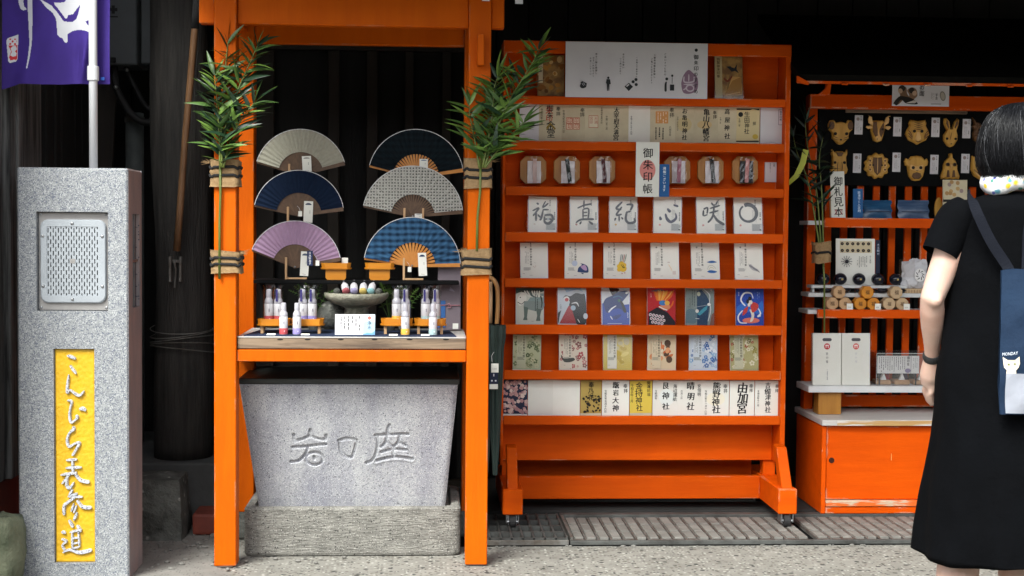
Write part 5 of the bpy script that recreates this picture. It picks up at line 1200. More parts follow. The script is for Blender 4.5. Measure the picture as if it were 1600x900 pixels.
# accordion-fold books opened flat along two rows
def accordion(name, label, row, panels, Yo=.05):
    z = SH[row]; Yb = RKY + Yo; pyc = (RAILS[row - 1][1] + RAILS[row][0]) / 2; zt = P(1000, RAILS[row - 1][1] + 1.0, Yb).z; H_ = zt - z - .001
    x00 = P(panels[0][0], pyc, Yb).x
    t = thing(name, label, 'folding book', (x00, Yb, z + .001))
    for i, (p0, p1, base, art) in enumerate(panels):
        x0, x1 = P(p0, pyc, Yb).x - x00, P(p1, pyc, Yb).x - x00; d0, d1 = (.0, .006) if i % 2 else (.006, .0)
        mb = MB(base).hexa([(x0, d0, 0), (x1, d1, 0), (x1, d1 + .0015, 0), (x0, d0 + .0015, 0)], [(x0, d0, H_), (x1, d1, H_), (x1, d1 + .0015, H_), (x0, d0 + .0015, H_)])
        pg = part(mb, 'page', t, local=True)
        if art:
            a = Art(x1 - x0, H_ * .84, 0, 0, H_ * .16); art(a, random.Random(i * 7 + row))
            a.mb.v = [(x0 + v[0], v[1] + d0 + (d1 - d0) * v[0] / (x1 - x0), v[2]) for v in a.mb.v]
            if a.mb.f: part(a.mb, 'lettering', pg, local=True)
    return t
K = '#17171a'; VM = '#c3513c'
def pg(main, side=None, date=None, stamp=None, size=.24, msz=None, sidepos='r', tint=None):
    def f(a, r):
        if tint: 
            for c, u, v, ru, rv in tint: a.ell(c, u, v, ru, rv)
        if stamp:
            for (c, u, v, s2) in stamp:
                hh = s2 * a.w / a.h
                a.poly(c, [(u - s2, v - hh), (u + s2, v - hh), (u + s2, v + hh), (u - s2, v + hh)]).poly('#efe6d0', [(u - s2 * .86, v - hh * .86), (u + s2 * .86, v - hh * .86), (u + s2 * .86, v + hh * .86), (u - s2 * .86, v + hh * .86)])
                a.text(c, '神社', u - s2 * .42, v + hh * .85, s2 * .85); a.text(c, '之印', u + s2 * .42, v + hh * .85, s2 * .85)
        if main: a.text(K, main, .5 if sidepos == 'r' else .55, .965, size, gap=(.92 / len(main)) * a.h / (size * a.w) if msz is None else msz, slant=.05, bold=.06)
        if side: a.text(K, side, .86, .9, .17)
        if date: a.text(K, date, .13, .72, .095)
    return f
def pg_tangled(a, r):
    a.text(VM, '朱印', .45, .95, .34).text(K, '御朱', .48, 1.0, .30).text(K, '金堂', .52, .55, .42, gap=.8); a.text(K, '奉拝', .85, .95, .2); a.text(K, '令和元年十月', .12, .9, .12); a.poly('#8f7424', [(.32, .36), (.5, .5), (.74, .34), (.7, .3), (.5, .44), (.36, .3)])
def pg_seal2(a, r): 
    a.text(K, '奉拝', .88, .93, .2); a.text(K, '令和元年五月十二日', .08, .86, .11)
    for u in (.33, .63):
        for v in (.57, .40): a.poly(VM, [(u - .14, v - .08), (u + .14, v - .08), (u + .14, v + .08), (u - .14, v + .08)]).poly('#e6d9bd', [(u - .12, v - .065), (u + .12, v - .065), (u + .12, v + .065), (u - .12, v + .065)]).text(VM, '印', u, v + .075, .22)
def pg_seal1(a, r): a.poly('#c58a72', [(.2, .37), (.72, .37), (.72, .72), (.2, .72)]).poly('#e2d8bf', [(.23, .39), (.69, .39), (.69, .70), (.23, .70)]).text('#c58a72', '天満', .58, .69, .2).text('#c58a72', '宮印', .34, .69, .2).text(K, '令和元年五月十日', .9, .95, .11)
def pg_orange(a, r): a.poly('#d69a5c', [(.22, .52), (.72, .52), (.72, .86), (.22, .86)]).fine('#f1e4cc', .26, .68, .55, .84, 4, r, .7, .3).text(K, '奉拝', .86, .97, .2); [a.fine(K, .2 + k * .14, .27 + k * .14, .06, .42, 1, r, 1, .8) for k in range(3)]; a.text(K, '八月廿日', .8, .45, .1)
def pg_ikuta(a, r):
    a.poly('#d8c99a', [(.03, .03), (.97, .03), (.97, .97), (.03, .97)]).poly('#101014', [(.03, .93), (.6, .93), (.7, .96), (.97, .92), (.97, .97), (.03, .97)]).poly('#101014', [(.03, .03), (.97, .03), (.97, .07), (.03, .06)]).text(K, '生田神社', .46, .88, .24, gap=.95).ell('#1a1a1a', .2, .8, .1, .07).text(K, '令和二年', .15, .7, .09).text(K, '拝', .78, .6, .16)
    a.ell('#cdb04a', .82, .18, .12, .07)
def pg_cover(a, r): a.poly('#4a4550', [(.74, .52), (.92, .52), (.92, .95), (.74, .95)]).poly('#d9d2d8', [(.755, .53), (.905, .53), (.905, .94), (.755, .94)]).text('#37323c', '御朱印帳', .83, .92, .1)
accordion('accordion_book', 'long opened accordion book of aged stamped pages in the second row', 2, [
    (812, 842, 'paper_cool', None), (842, 878, 'paper_old', pg_tangled), (878, 914, 'paper_old', pg_seal2), (914, 943, 'paper_old', pg_seal1), (943, 982, 'paper_old', pg('太宰府天満宮', None, '令和二年二月', None, .24)),
    (982, 1016, 'paper', pg(None, None, '令和三年九月十九日')), (1016, 1055, 'paper_old', pg_orange), (1055, 1084, 'paper_old', pg('お亀明神社', None, '令和二年五月九日', None, .33, tint=[('#c9b98c', .5, .5, .4, .2)])), (1084, 1122, 'paper_old', pg('亀山八幡宮', '奉拝', None, None, .3, tint=[('#cdb585', .45, .5, .3, .12)])),
    (1122, 1150, 'paper_old', pg('高屋神社', None, '令和二年', None, .34)), (1150, 1187, 'paper_old', pg_ikuta), (1188, 1226.5, 'paper_cool', pg_cover)])
def pg_flor(a, r):
    a.poly('#1d2540', [(0, 0), (1, 0), (1, 1), (0, 1)])
    for k in range(95):
        u, v = r.random() * .94 + .03, r.random() * .95 + .025; s2 = .035 + r.random() * .04; c = r.choice(['#d8b9b4', '#e6d3cb', '#c79b98', '#b98f92'])
        for q in range(5): t = q * 1.257; a.mb.m = c; X, Z = a.q(u, v); yy = a.y0 - .0006 - k * .00001; rr_ = s2 * a.w * .62; X += math.cos(t) * s2 * a.w * .6; Z += math.sin(t) * s2 * a.w * .6; a.mb.add([(X + rr_ * math.cos(w_), yy, Z + rr_ * math.sin(w_)) for w_ in [6.283 * j / 6 for j in range(6)]], [(0, 1, 2, 3, 4, 5)])
    a.k += 4
def pg_goldleaf(a, r):
    a.poly('#b39a52', [(0, .02), (1, .02), (1, 1), (0, 1)])
    for k in range(34): a.ell('#1d1b14' if r.random() < .8 else '#6c5a2a', r.random() * .9 + .05, .05 + r.random() * .5, .05 + r.random() * .03, .02 + r.random() * .02, r.random() * 180, 8)
    a.text('#2a2618', '奉乃花', .5, .97, .3)
def pg_yellow(a, r): a.poly('#d9c04e', [(0, .03), (1, .03), (1, .99), (0, .99)]).text(K, '金持神社', .42, .96, .36, gap=.9).text(K, '令和五年二月', .1, .9, .14).text(K, '開運招福', .85, .98, .17)
accordion('accordion_book', 'opened accordion book with navy floral cover and calligraphy in the lowest row', 8, [
    (784.5, 824, 'paper', pg_flor), (825, 864, 'paper', None), (864, 906, 'paper', None), (907, 940, 'paper_old', pg_goldleaf), (941, 983, 'paper', pg('甑岩大神', '奉拝', '令和五年五月十六日', None, .26)), (984, 1019, 'paper_old', pg_yellow),
    (1020, 1060, 'paper', pg('艮神社', '海辺運航', '令和四年', None, .3, tint=[('#e0e6e2', .55, .5, .3, .25)])), (1060, 1098, 'paper', pg('晴明社', '安倍明', '六月二日', None, .34)), (1098, 1139, 'paper', pg('熊野神社', '奉拝', '令和六年十一月十八日', None, .34, tint=[('#e8e4d0', .5, .45, .35, .2)])),
    (1140, 1179, 'paper', pg('由加宮', '奉拝', None, None, .48)), (1180, 1219, 'paper', pg('吉備津神社', '奉拝', '令和五年十二月', None, .25))], .045)

# row 3: octagonal boards with banded packets, little card
BANDS = [(834, '#d9c2bd', '#e6e2e2', 0, 'pale pink'), (887, '#1f2b28', '#dcd9dc', -8, 'black'), (942.5, '#4d1a22', '#dcd9dc', -5, 'dark red'), (1060.5, '#a9687c', '#d5d0d4', 3, 'rose'), (1113, '#202326', '#d5d0d4', -6, 'charcoal'), (1167, '#c98e8e', '#22262a', 3, 'salmon')]
for k, (pc, bc, pk, ang, cn) in enumerate(BANDS):
    z = SH[3]; Yb = RKY + .06; hw = 20.8 * S(Yb); hh = 44.5 * S(Yb); zt2 = P(pc, 243, Yb).z; c = P(pc, 265, Yb)
    zc = c.z; ch = hw * .42
    t = thing('octagonal_board', 'octagonal honey-coloured wooden board behind the %s band packet' % cn, 'board', (c.x, Yb + .03, zc - hh / 2), 'octagonal boards in the third row', rot=(math.radians(-4), 0, 0))
    og = [(-hw + ch, 0), (hw - ch, 0), (hw, ch), (hw, hh - ch), (hw - ch, hh), (-hw + ch, hh), (-hw, hh - ch), (-hw, ch)]
    part(MB('gold_wood').prism(og, 0, .010, .002, .97), 'board', t, local=True)
    part(B('orange_rack', -.02, .02, .0105, RB - Yb - .03 - .004, hh * .3, hh * .6), 'hanger', t, local=True)
    pw, ph = 10.5 * S(Yb), 41 * S(Yb)
    t = thing('band_packet', 'clear packet with %s band on its octagonal board' % cn, 'packet', (c.x + .004, Yb + .018, zc - hh / 2 + .004), 'banded packets in the third row', rot=(math.radians(-4), 0, 0))
    part(B(pk, -pw, pw, .004, .008, 0, ph * .85), 'card', t, local=True)
    bb = part(MB(bc).bar((math.sin(math.radians(ang)) * -ph * .45 + .002, .0015, .002), (math.sin(math.radians(ang)) * ph * .45 + .002, .0015, ph * .93), .0165, .004, up=(0, 1, 0)), 'band', t, local=True)
    mb = MB('cellophane'); rg = random.Random(k); n = 7; vs = []
    for i in range(n + 1):
        for j in range(n + 1): vs.append((-pw * 1.12 + 2.3 * pw * i / n, -.003 - rg.random() * .005, ph * 1.02 * j / n))
    mb.add(vs, [(i * (n + 1) + j, (i + 1) * (n + 1) + j, (i + 1) * (n + 1) + j + 1, i * (n + 1) + j + 1) for i in range(n) for j in range(n)]); part(mb, 'wrapper', t, local=True)
x0, x1, z0, z1 = RC(1195, 253.5, 1213, 284.5, RB - .01)
t = solo(B('paper_cool', x0, x1, RB - .012, RB - .001, z0, z1), 'info_card', 'small white card at the right end of the third row', 'card')
a = Art(x1 - x0, z1 - z0, RB - .012, x0, z0); a.text('#555', '各種', .78, .95, .15).text('#444', '御朱印帳バンド', .45, .95, .115); part(a.mb, 'lettering', t)

# white notice with procedure, hung over the top rows
NYq = RKY - .012; x0, x1, z0, z1 = RC(883.5, 66.5, 1105.5, 153, NYq)
t = thing('paper_notice', 'wide pale lilac notice with pictograms hung over the top of the rack', 'notice', ((x0 + x1) / 2, NYq, z0))
part(B('paper_cool', x0, x1, NYq, NYq + .002, z0, z1), 'sheet', t)
a = Art(x1 - x0, z1 - z0, NYq, x0, z0); r = random.Random(1); D_ = '#2a2f33'
a.poly('#8e7288', [(.815, .28), (.83, .42), (.865, .52), (.90, .46), (.925, .40), (.935, .28), (.925, .15), (.88, .09), (.835, .10), (.82, .18)], True)
G2 = '#cbbfca'
for st_ in ([(.835, .40, .010), (.838, .30, .010), (.90, .31, .010), (.905, .40, .008)], [(.868, .44, .009), (.868, .31, .009)], [(.832, .255, .008), (.912, .265, .008)], [(.862, .255, .009), (.848, .19, .010), (.83, .155, .007)]): a.stroke(G2, st_)
a.stroke(G2, [(.878 + .026 * math.cos(q), .19 + .055 * math.sin(q), .009) for q in [6.283 * k / 12 for k in range(13)]])
a.text(D_, '御朱印のすすめ', .918, .80, .034, gap=1.18).ell(D_, .918, .88, .011, .03)
COLS = [(.70, .82, 'ごあいさつとお心', .020), (.625, .80, '二　御朱印帳を準備し', .019), (.605, .72, 'ご覧いただきましょう', .018), (.50, .74, '一歩進んで参拝後に', .016), (.405, .80, '受けてお願い', .018), (.385, .72, 'つつ真心込めて', .017), (.215, .80, '神々ご縁に感謝し', .019), (.195, .73, 'お互い気持ちよく', .018), (.175, .72, 'お過ごし下さい', .018)]
for u, v, s2, sz in COLS: a.text(D_, s2.replace('　', ''), u, v, sz * .8, gap=1.25)
a.stroke(D_, [(.705, .12, .016), (.705, .25, .014), (.71, .30, .008)]).ell(D_, .712, .35, .010, .026).poly(D_, [(.735, .14), (.765, .14), (.765, .25), (.735, .25)]).stroke(D_, [(.75, .26, .004), (.75, .40, .004)]).ell(D_, .75, .41, .008, .022)
a.poly(D_, [(.415, .20), (.445, .27), (.475, .20), (.445, .12)]).ell(D_, .475, .29, .011, .028).ell(D_, .495, .33, .011, .028).ell(D_, .497, .24, .011, .028).poly('#cfc9d2', [(.425, .21), (.443, .25), (.45, .235), (.432, .195)])
a.ell(D_, .30, .355, .008, .022).poly(D_, [(.288, .33), (.312, .33), (.318, .24), (.309, .24), (.308, .12), (.302, .12), (.30, .22), (.298, .12), (.292, .12), (.291, .24), (.284, .26)])
a.ell(D_, .125, .21, .024, .05, 20).poly(D_, [(.105, .26), (.118, .29), (.15, .25), (.145, .18), (.13, .16)]); a.stroke('#cfc9d2', [(.115, .25, .003), (.13, .20, .003)]).stroke('#cfc9d2', [(.125, .265, .003), (.14, .21, .003)])
part(a.mb, 'lettering', t)
# the standing sign and its blue slip
SY = RKY - .016; x0, x1, z0, z1 = RC(993.5, 222, 1030, 307.5, SY)
t = thing('shop_sign', 'white upright sign with four black characters over a red dot', 'sign', ((x0 + x1) / 2, SY, z0)); part(B('paper', x0, x1, SY, SY + .003, z0, z1), 'board', t)
a = Art(x1 - x0, z1 - z0, SY, x0, z0); a.ell('#d98a83', .5, .49, .34, .185, 0, 26)
a.mb.m = K; letters(a.mb, '御朱印帳', *a.q(.51, .90), a.y(), .044, gap=1.14, jit=False); part(a.mb, 'lettering', t)
x0, x1, z0, z1 = RC(1030.5, 256.5, 1046, 307.5, SY); t = solo(B('#1e5a96', x0, x1, SY + .004, SY + .007, z0, z1), 'blue_slip', 'narrow blue slip with white characters beside the upright white sign', 'sign')
mb = MB('#e8eef4'); letters(mb, '通販ございます', (x0 + x1) / 2, z1 - .010, SY + .0035, .0145, gap=1.05); part(mb, 'lettering', t)

# row 4: white calligraphy booklets
NV = '#1c2530'
CAL = {
 'fortune': ('brush character for good fortune', [[(.28, .80, .05), (.36, .76, .07)], [(.14, .58, .04), (.36, .66, .06), (.26, .54, .05), (.16, .44, .05)], [(.27, .56, .06), (.27, .30, .07)], [(.33, .48, .05), (.42, .40, .06)], [(.60, .86, .03), (.50, .68, .05), (.70, .80, .05)], [(.50, .62, .05), (.72, .62, .05)], [(.52, .62, .04), (.46, .40, .07), (.40, .32, .05)], [(.56, .46, .06), (.80, .48, .07), (.86, .36, .08), (.72, .24, .09), (.58, .28, .07), (.57, .44, .05)], [(.58, .36, .05), (.84, .36, .06)]]),
 'truth': ('brush character for truth', [[(.50, .88, .05), (.49, .66, .05)], [(.26, .66, .04), (.50, .74, .05), (.78, .78, .06)], [(.46, .64, .05), (.46, .36, .05)], [(.46, .63, .04), (.66, .64, .05), (.64, .36, .05)], [(.48, .54, .04), (.62, .55, .04)], [(.48, .45, .04), (.62, .46, .04)], [(.20, .26, .04), (.40, .35, .06), (.86, .36, .07)], [(.40, .30, .04), (.34, .22, .06)], [(.66, .30, .05), (.82, .22, .08)]]),
 'era': ('brush character for era', [[(.46, .84, .05), (.24, .66, .07), (.42, .62, .05)], [(.44, .70, .05), (.24, .48, .06), (.44, .50, .05)], [(.34, .48, .05), (.34, .30, .05)], [(.22, .40, .05), (.18, .32, .05)], [(.42, .42, .04), (.48, .36, .06)], [(.60, .76, .05), (.82, .76, .07), (.74, .60, .06)], [(.62, .56, .05), (.76, .58, .06)], [(.62, .58, .06), (.58, .36, .08), (.70, .26, .08), (.90, .30, .08), (.88, .40, .05)]]),
 'heart': ('brush character for heart', [[(.22, .44, .05), (.26, .34, .11)], [(.42, .52, .05), (.48, .38, .09), (.62, .30, .09), (.80, .40, .07), (.78, .54, .04)], [(.48, .66, .06), (.60, .56, .11)], [(.70, .76, .05), (.88, .72, .08)]]),
 'bloom': ('brush character for blossom', [[(.24, .62, .05), (.22, .46, .06)], [(.24, .64, .05), (.38, .68, .05), (.36, .52, .05)], [(.24, .46, .04), (.38, .50, .04)], [(.52, .82, .05), (.58, .74, .06)], [(.74, .86, .04), (.66, .74, .05)], [(.46, .66, .05), (.82, .74, .06)], [(.44, .54, .05), (.76, .60, .06)], [(.62, .78, .05), (.56, .46, .06), (.38, .28, .06)], [(.58, .50, .05), (.72, .34, .08), (.96, .22, .09)]]),
 'circle': ('black brush circle', [])}
for (p0, p1, key) in ((825.5, 869.5, 'fortune'), (891.5, 935, 'truth'), (953, 996.5, 'era'), (1021.5, 1065, 'heart'), (1090, 1134.5, 'bloom'), (1148.5, 1192.5, 'circle')):
    def art(a, r, key=key):
        a.poly('#c9cdca', [(.62, .08), (1, .08), (1, .28), (.62, .28)]).lines('#6e7475', .64, .98, .10, .27, 7, r).fine('#8e9492', .64, .80, .30, .66, 4, r, .9, .35).fine('#55595c', .90, .95, .34, .6, 1, r, .95, .9).text('#333', '・・御朱印帳', .76, .995, .055)
        a.lines('#333', .66, .92, .105, .115, 1, r).ell('#222', .92, .115, .03, .014).ell({'era': '#c9a45a', 'truth': '#b98a80', 'fortune': '#d8cfc4'}.get(key, '#d29a92'), .22, .235, .04, .028)
        if key == 'circle':
            a.stroke(NV, [(.5 + .30 * math.cos(q), .56 + .30 * math.sin(q) * a.w / a.h, .10 - .035 * math.sin(q * .5 + .5)) for q in [2.2 + 6.1 * k / 22 for k in range(23)]])
        for st_ in CAL[key][1]: a.stroke(NV if key != 'heart' else '#1d2346', [(u, v + .02, w_ * 1.15) for u, v, w_ in st_])
        if key == 'fortune': a.ell('#aeb8bb', .70, .375, .05, .03)
    book('white booklet with large %s' % CAL[key][0], p0, p1, 4, 'paper', art, 'calligraphy booklets in the fourth row', sleeve=True)
# row 5: white booklets with small motifs
def base5(a, r, dark=True):
    a.text('#333', '●', .38, 1.0, .05).text('#2c2c30', '讃岐', .38, .955, .05).text('#2c2c30', '御守大御朱印帳', .385, .84, .078, gap=1.16).fine('#777', .16, .31, .36, .76, 3, r, .85, .3).lines('#9a9a98', .12, .40, .22, .31, 5, r).ell('#777', .2, .87, .03, .02).text('#444', '一', .12, .16, .08).lines('#555', .33, .45, .078, .088, 1, r)
def m_plain(a, r): base5(a, r); a.stroke('#c8b8ae', [(.46, .34, .02), (.52, .30, .015), (.56, .36, .015)]).stroke('#a8b0a8', [(.5, .44, .012), (.56, .42, .012)])
def m_shoe(a, r): base5(a, r); a.ell('#b9c4d8', .36, .42, .10, .08).poly('#2d4470', [(.46, .18), (.50, .30), (.62, .38), (.56, .42), (.70, .40), (.82, .34), (.86, .22), (.80, .16)], True).poly('#b99ac0', [(.56, .33), (.72, .38), (.80, .28), (.78, .22), (.66, .25)], True).stroke('#2d4470', [(.60, .15, .03), (.68, .13, .04)])
def m_flower(a, r):
    base5(a, r)
    for u, v, s2 in ((.58, .34, .10), (.70, .28, .13), (.64, .42, .09), (.56, .25, .08), (.74, .38, .08)): a.ell('#e0b83c', u, v, s2, s2 * .72)
    for q in range(6): a.stroke('#6a5a20', [(.62 + .04 * q * .5, .40 - .03 * (q % 3), .012), (.66 + .04 * q * .5, .36 - .03 * (q % 3), .014), (.74, .30, .01)])
    for q in range(4): a.stroke(['#3d6b7a', '#44525a', '#a03c34', '#2f5f48'][q], [(.60 + q * .05, .45, .012), (.62 + q * .06, .60, .02), (.64 + q * .06, .68, .012)])
    a.ell('#b03030', .66, .14, .02, .014).ell('#b03030', .76, .16, .02, .014)
def m_beige(a, r): base5(a, r); a.stroke('#8a3a34', [(.58, .46, .012), (.68, .46, .012)]).stroke('#e8cfae', [(.62, .40, .02), (.70, .30, .03), (.74, .22, .02)]).poly('#d8cec6', [(.76, .12), (.88, .12), (.88, .22), (.76, .22)])
def m_sea(a, r):
    base5(a, r); a.poly('#2f5f9a', [(.54, .46), (.64, .49), (.76, .50), (.90, .46), (.78, .44), (.66, .44)], True).stroke('#9a9a90', [(.56, .26, .012), (.62, .36, .012), (.76, .36, .012), (.86, .28, .012)]).stroke('#b9a878', [(.60, .24, .01), (.68, .32, .012), (.80, .28, .01)]).poly('#2a62a8', [(.54, .20), (.64, .24), (.78, .23), (.90, .20), (.80, .165), (.64, .17)], True)
def m_tiger(a, r):
    base5(a, r); a.stroke('#b9b9bc', [(.52, .40, .10), (.64, .30, .12), (.82, .24, .08)])
    for q in range(9): a.stroke('#3a3c46', [(.49 + q * .042, .42 - q * .022, .014), (.53 + q * .042, .34 - q * .02, .018)])
for (p0, p1, ar, lab) in ((813.5, 857, m_plain, 'white booklet with nearly blank faint motif, leftmost in the fifth row'), (882.5, 926, m_shoe, 'white booklet with blue and mauve slipper motif'), (943.5, 987, m_flower, 'white booklet with yellow flower motif'), (1018, 1062, m_beige, 'white booklet with thin red dash and beige figure'), (1082, 1126, m_sea, 'white booklet with two blue wave shapes'), (1149.5, 1193.5, m_tiger, 'white booklet with grey striped tiger drawing')):
    book(lab, p0, p1, 5, 'paper', ar, 'plain white booklets in the fifth row', rot=-.6 if 'wave' in lab or 'dash' in lab else 0)
# row 6: picture covers
def v_horse(a, r):
    a.poly('#cfd2c6', [(0, 0), (1, 0), (1, 1), (0, 1)]).poly('#33433e', [(0, .84), (.2, .90), (.5, .80), (1, .92), (1, 1), (0, 1)]).poly('#8fa3a0', [(.4, .62), (1, .55), (1, .86), (.6, .84)])
    for k in range(7): a.stroke(r.choice(['#e3e4da', '#5d706c', '#dfe2d8']), [(.30 + k * .09, .93, .05), (.42 + k * .07, .80 + .02 * (k % 2), .06), (.62 + k * .06, .76, .04)])
    a.poly('#e6e6dc', [(.04, .66), (.16, .84), (.30, .88), (.38, .76), (.34, .62), (.20, .52), (.10, .54)], True).poly('#8a9894', [(.30, .64), (.96, .62), (.98, .44), (.82, .36), (.52, .40), (.30, .46)], True)
    a.poly('#66766f', [(.28, .50), (.44, .46), (.40, .20), (.42, .12), (.26, .12), (.30, .22)]).poly('#66766f', [(.72, .44), (.92, .42), (.86, .22), (.88, .10), (.72, .10), (.76, .24)]).stroke('#222a28', [(.06, .62, .02), (.20, .56, .02), (.32, .64, .02)]).ell('#1a1f1e', .16, .74, .025, .015)
    a.fine('#39423f', .66, .80, .36, .84, 2, r, .9, .4).stroke('#3a4442', [(.88, .80, .05), (.93, .60, .04), (.90, .45, .02)]).text('#222', '一', .6, .12, .08)
def v_black(a, r):
    a.poly('#b9c3cc', [(0, 0), (1, 0), (1, 1), (0, 1)]).poly('#8aa6c4', [(.3, .88), (.7, .96), (.9, .9), (.8, 1), (.2, 1)]).poly('#15171b', [(.16, .70), (.26, .80), (.44, .78), (.62, .86), (.84, .84), (.97, .78), (1, .06), (.66, .03), (.52, .30), (.40, .52), (.42, .62), (.34, .72), (.24, .76)], True)
    a.poly('#a02a30', [(.05, .03), (.38, .52), (.46, .50), (.66, .03)]).ell('#d8d8d4', .31, .70, .10, .075).ell('#a8343a', .31, .68, .07, .05).stroke('#d8d8d8', [(.48, .58, .02), (.66, .60, .045), (.74, .50, .02)]).ell('#9fb4c2', .54, .46, .09, .07).ell('#c8ccd0', .98, .24, .08, .08).poly('#15171b', [(0, .32), (.12, .40), (.06, .22), (.02, .05), (0, .05)]).stroke('#d6d6d6', [(.70, .16, .03), (.78, .06, .03)]).text('#333', '八咫烏', .1, .56, .055)
def v_blue(a, r):
    a.poly('#cfd4da', [(0, 0), (1, 0), (1, 1), (0, 1)]).poly('#1f47a8', [(.02, 0), (.02, .58), (.24, .62), (.5, .52), (.98, .56), (.98, 0)]).poly('#2a1c1c', [(.26, 1), (.62, .98), (.52, .84), (.38, .80)], True).poly('#12306e', [(.06, .60), (.16, .72), (.40, .80), (.62, .90), (.90, .92), (.96, .84), (.84, .72), (.70, .56), (.82, .36), (.62, .44), (.42, .42), (.22, .32), (.12, .40)], True)
    a.poly('#14171d', [(.60, .70), (.72, .50), (.78, .34), (.88, .36), (.76, .60)], True).stroke('#e6e9ee', [(.24, .34, .05), (.36, .44, .05), (.52, .52, .03)]).stroke('#e6e9ee', [(.30, .24, .04), (.38, .14, .04)]).poly('#16337a', [(.36, .22), (.60, .28), (.70, .26), (.50, .14)], True).ell('#d9dde4', .90, .87, .06, .03, 20).stroke('#2f6a9a', [(.4, .74, .04), (.6, .78, .05), (.74, .72, .03)]).ell('#37705a', .62, .66, .05, .04).text('#cfd8ee', '龍神伝説', .92, .34, .05).lines('#c9d0e0', .2, .8, .03, .05, 1, r)
def v_fire(a, r):
    a.poly('#b8232a', [(0, 0), (1, 0), (1, 1), (0, 1)]).poly('#6a6478', [(.1, .92), (.4, .98), (.6, .94), (.4, .88)])
    for k in range(13): a.stroke(r.choice(['#e07a24', '#d8601c', '#e6a03a', '#e8b25a']), [(.36 + k * .025, .66, .07), (.30 + k * .045, .80, .08), (.22 + k * .06, .90 + .06 * r.random(), .03)])
    a.stroke('#d8641c', [(.78, .46, .06), (.88, .56, .06), (.92, .66, .03)]).poly('#d98a62', [(.46, .62), (.70, .64), (.80, .46), (.62, .40), (.48, .46)], True).ell('#3f78b8', .54, .60, .13, .07).ell('#e6b24a', .70, .60, .09, .06).poly('#2d62a4', [(.36, .48), (.52, .40), (.68, .36), (.72, .28), (.52, .24), (.34, .36)], True)
    a.poly('#221a24', [(.04, .34), (.34, .48), (.72, .34), (.98, .10), (.98, 0), (.04, 0)])
    for k in range(14): u, v = .1 + (k % 5) * .11 + .04 * (k // 5), .28 - (k // 5) * .10 - .015 * (k % 5); a.ell('#d8cfd2', u, v, .05, .045, -30, 8).ell('#7c3248', u, v, .022, .022, 0, 8)
    a.stroke('#e8e6e0', [(.40, .50, .04), (.56, .44, .03), (.70, .40, .03)]).text('#e8c8c0', '火之神', .12, .86, .05)
def v_archer(a, r):
    a.poly('#7d8a88', [(0, 0), (1, 0), (1, 1), (0, 1)]).poly('#1f3f5e', [(.40, 0), (.40, .92), (.56, .96), (.74, .80), (.86, .60), (.80, .30), (.76, 0)]).poly('#7a5248', [(.84, 0), (.92, .30), (1, .34), (1, 0)]).poly('#5c7580', [(0, .06), (.34, .06), (.40, .30), (.30, .42), (.04, .40)], True).poly('#3f93a8', [(.40, .30), (.62, .46), (.78, .54), (.74, .42), (.50, .26)])
    a.stroke('#d9e0e0', [(.62, .98, .02), (.84, .82, .025), (.84, .62, .02), (.88, .40, .025), (.78, .10, .02)]).stroke('#c9d0d0', [(.30, .48, .008), (.90, .56, .008)]).ell('#e6e6e2', .82, .56, .06, .04).ell('#d8d8d2', .40, .38, .06, .05).ell('#b9bfa8', .46, .84, .06, .06).fine('#4a5654', .2, .34, .44, .96, 2, r, .9, .4).fine('#505c5a', .06, .2, .44, .74, 3, r, .8, .3).text('#e8ecec', '弓', .9, .97, .08).stroke('#c8cece', [(.34, .18, .02), (.48, .17, .02)])
def v_goddess(a, r):
    a.poly('#1f45a6', [(0, 0), (1, 0), (1, 1), (0, 1)]).poly('#2f6cc4', [(.05, .5), (.3, .62), (.7, .5), (.95, .66), (.95, .3), (.5, .36), (.05, .28)], True).stroke('#e4e8ee', [(.34, .52, .05), (.18, .68, .055), (.30, .86, .06), (.54, .86, .05), (.62, .72, .03)]).ell('#e07a6a', .54, .13, .31, .075)
    a.poly('#dcd9cc', [(.48, .42), (.60, .42), (.66, .28), (.60, .12), (.50, .10), (.56, .26)], True).poly('#c23a34', [(.52, .50), (.62, .62), (.80, .56), (.78, .44), (.60, .34)], True).poly('#c23a34', [(.44, .52), (.28, .42), (.24, .26), (.40, .36)], True).ell('#e0d8c8', .52, .62, .075, .06).ell('#16181e', .50, .72, .06, .055).ell('#16181e', .42, .64, .05, .06).ell('#e7dfcf', .47, .55, .05, .05)
    a.stroke('#e4e8ee', [(.24, .40, .04), (.08, .24, .05), (.14, .08, .05), (.40, .06, .04)]).stroke('#e4e8ee', [(.80, .46, .03), (.88, .32, .05), (.78, .24, .05), (.90, .26, .03)]).text('#cfd8f0', '弁才天', .10, .9, .05).fine('#9fb4dc', .74, .86, .72, .9, 2, r, .6, .3)
for (p0, p1, ar, lab) in ((806, 850, v_horse, 'pale booklet cover with a grey horse'), (872, 916, v_black, 'booklet cover with black figure and red triangle'), (941, 985, v_blue, 'booklet cover with dark figure over bright blue'), (1012, 1056, v_fire, 'red booklet cover with flames and patterned robe'), (1072, 1116.5, v_archer, 'grey-blue booklet cover with archer and bow'), (1150.5, 1194, v_goddess, 'bright blue booklet cover with red and white dancing figure')):
    book(lab, p0, p1, 6, 'paper', ar, 'picture booklets in the sixth row', sleeve=True, rot=0)
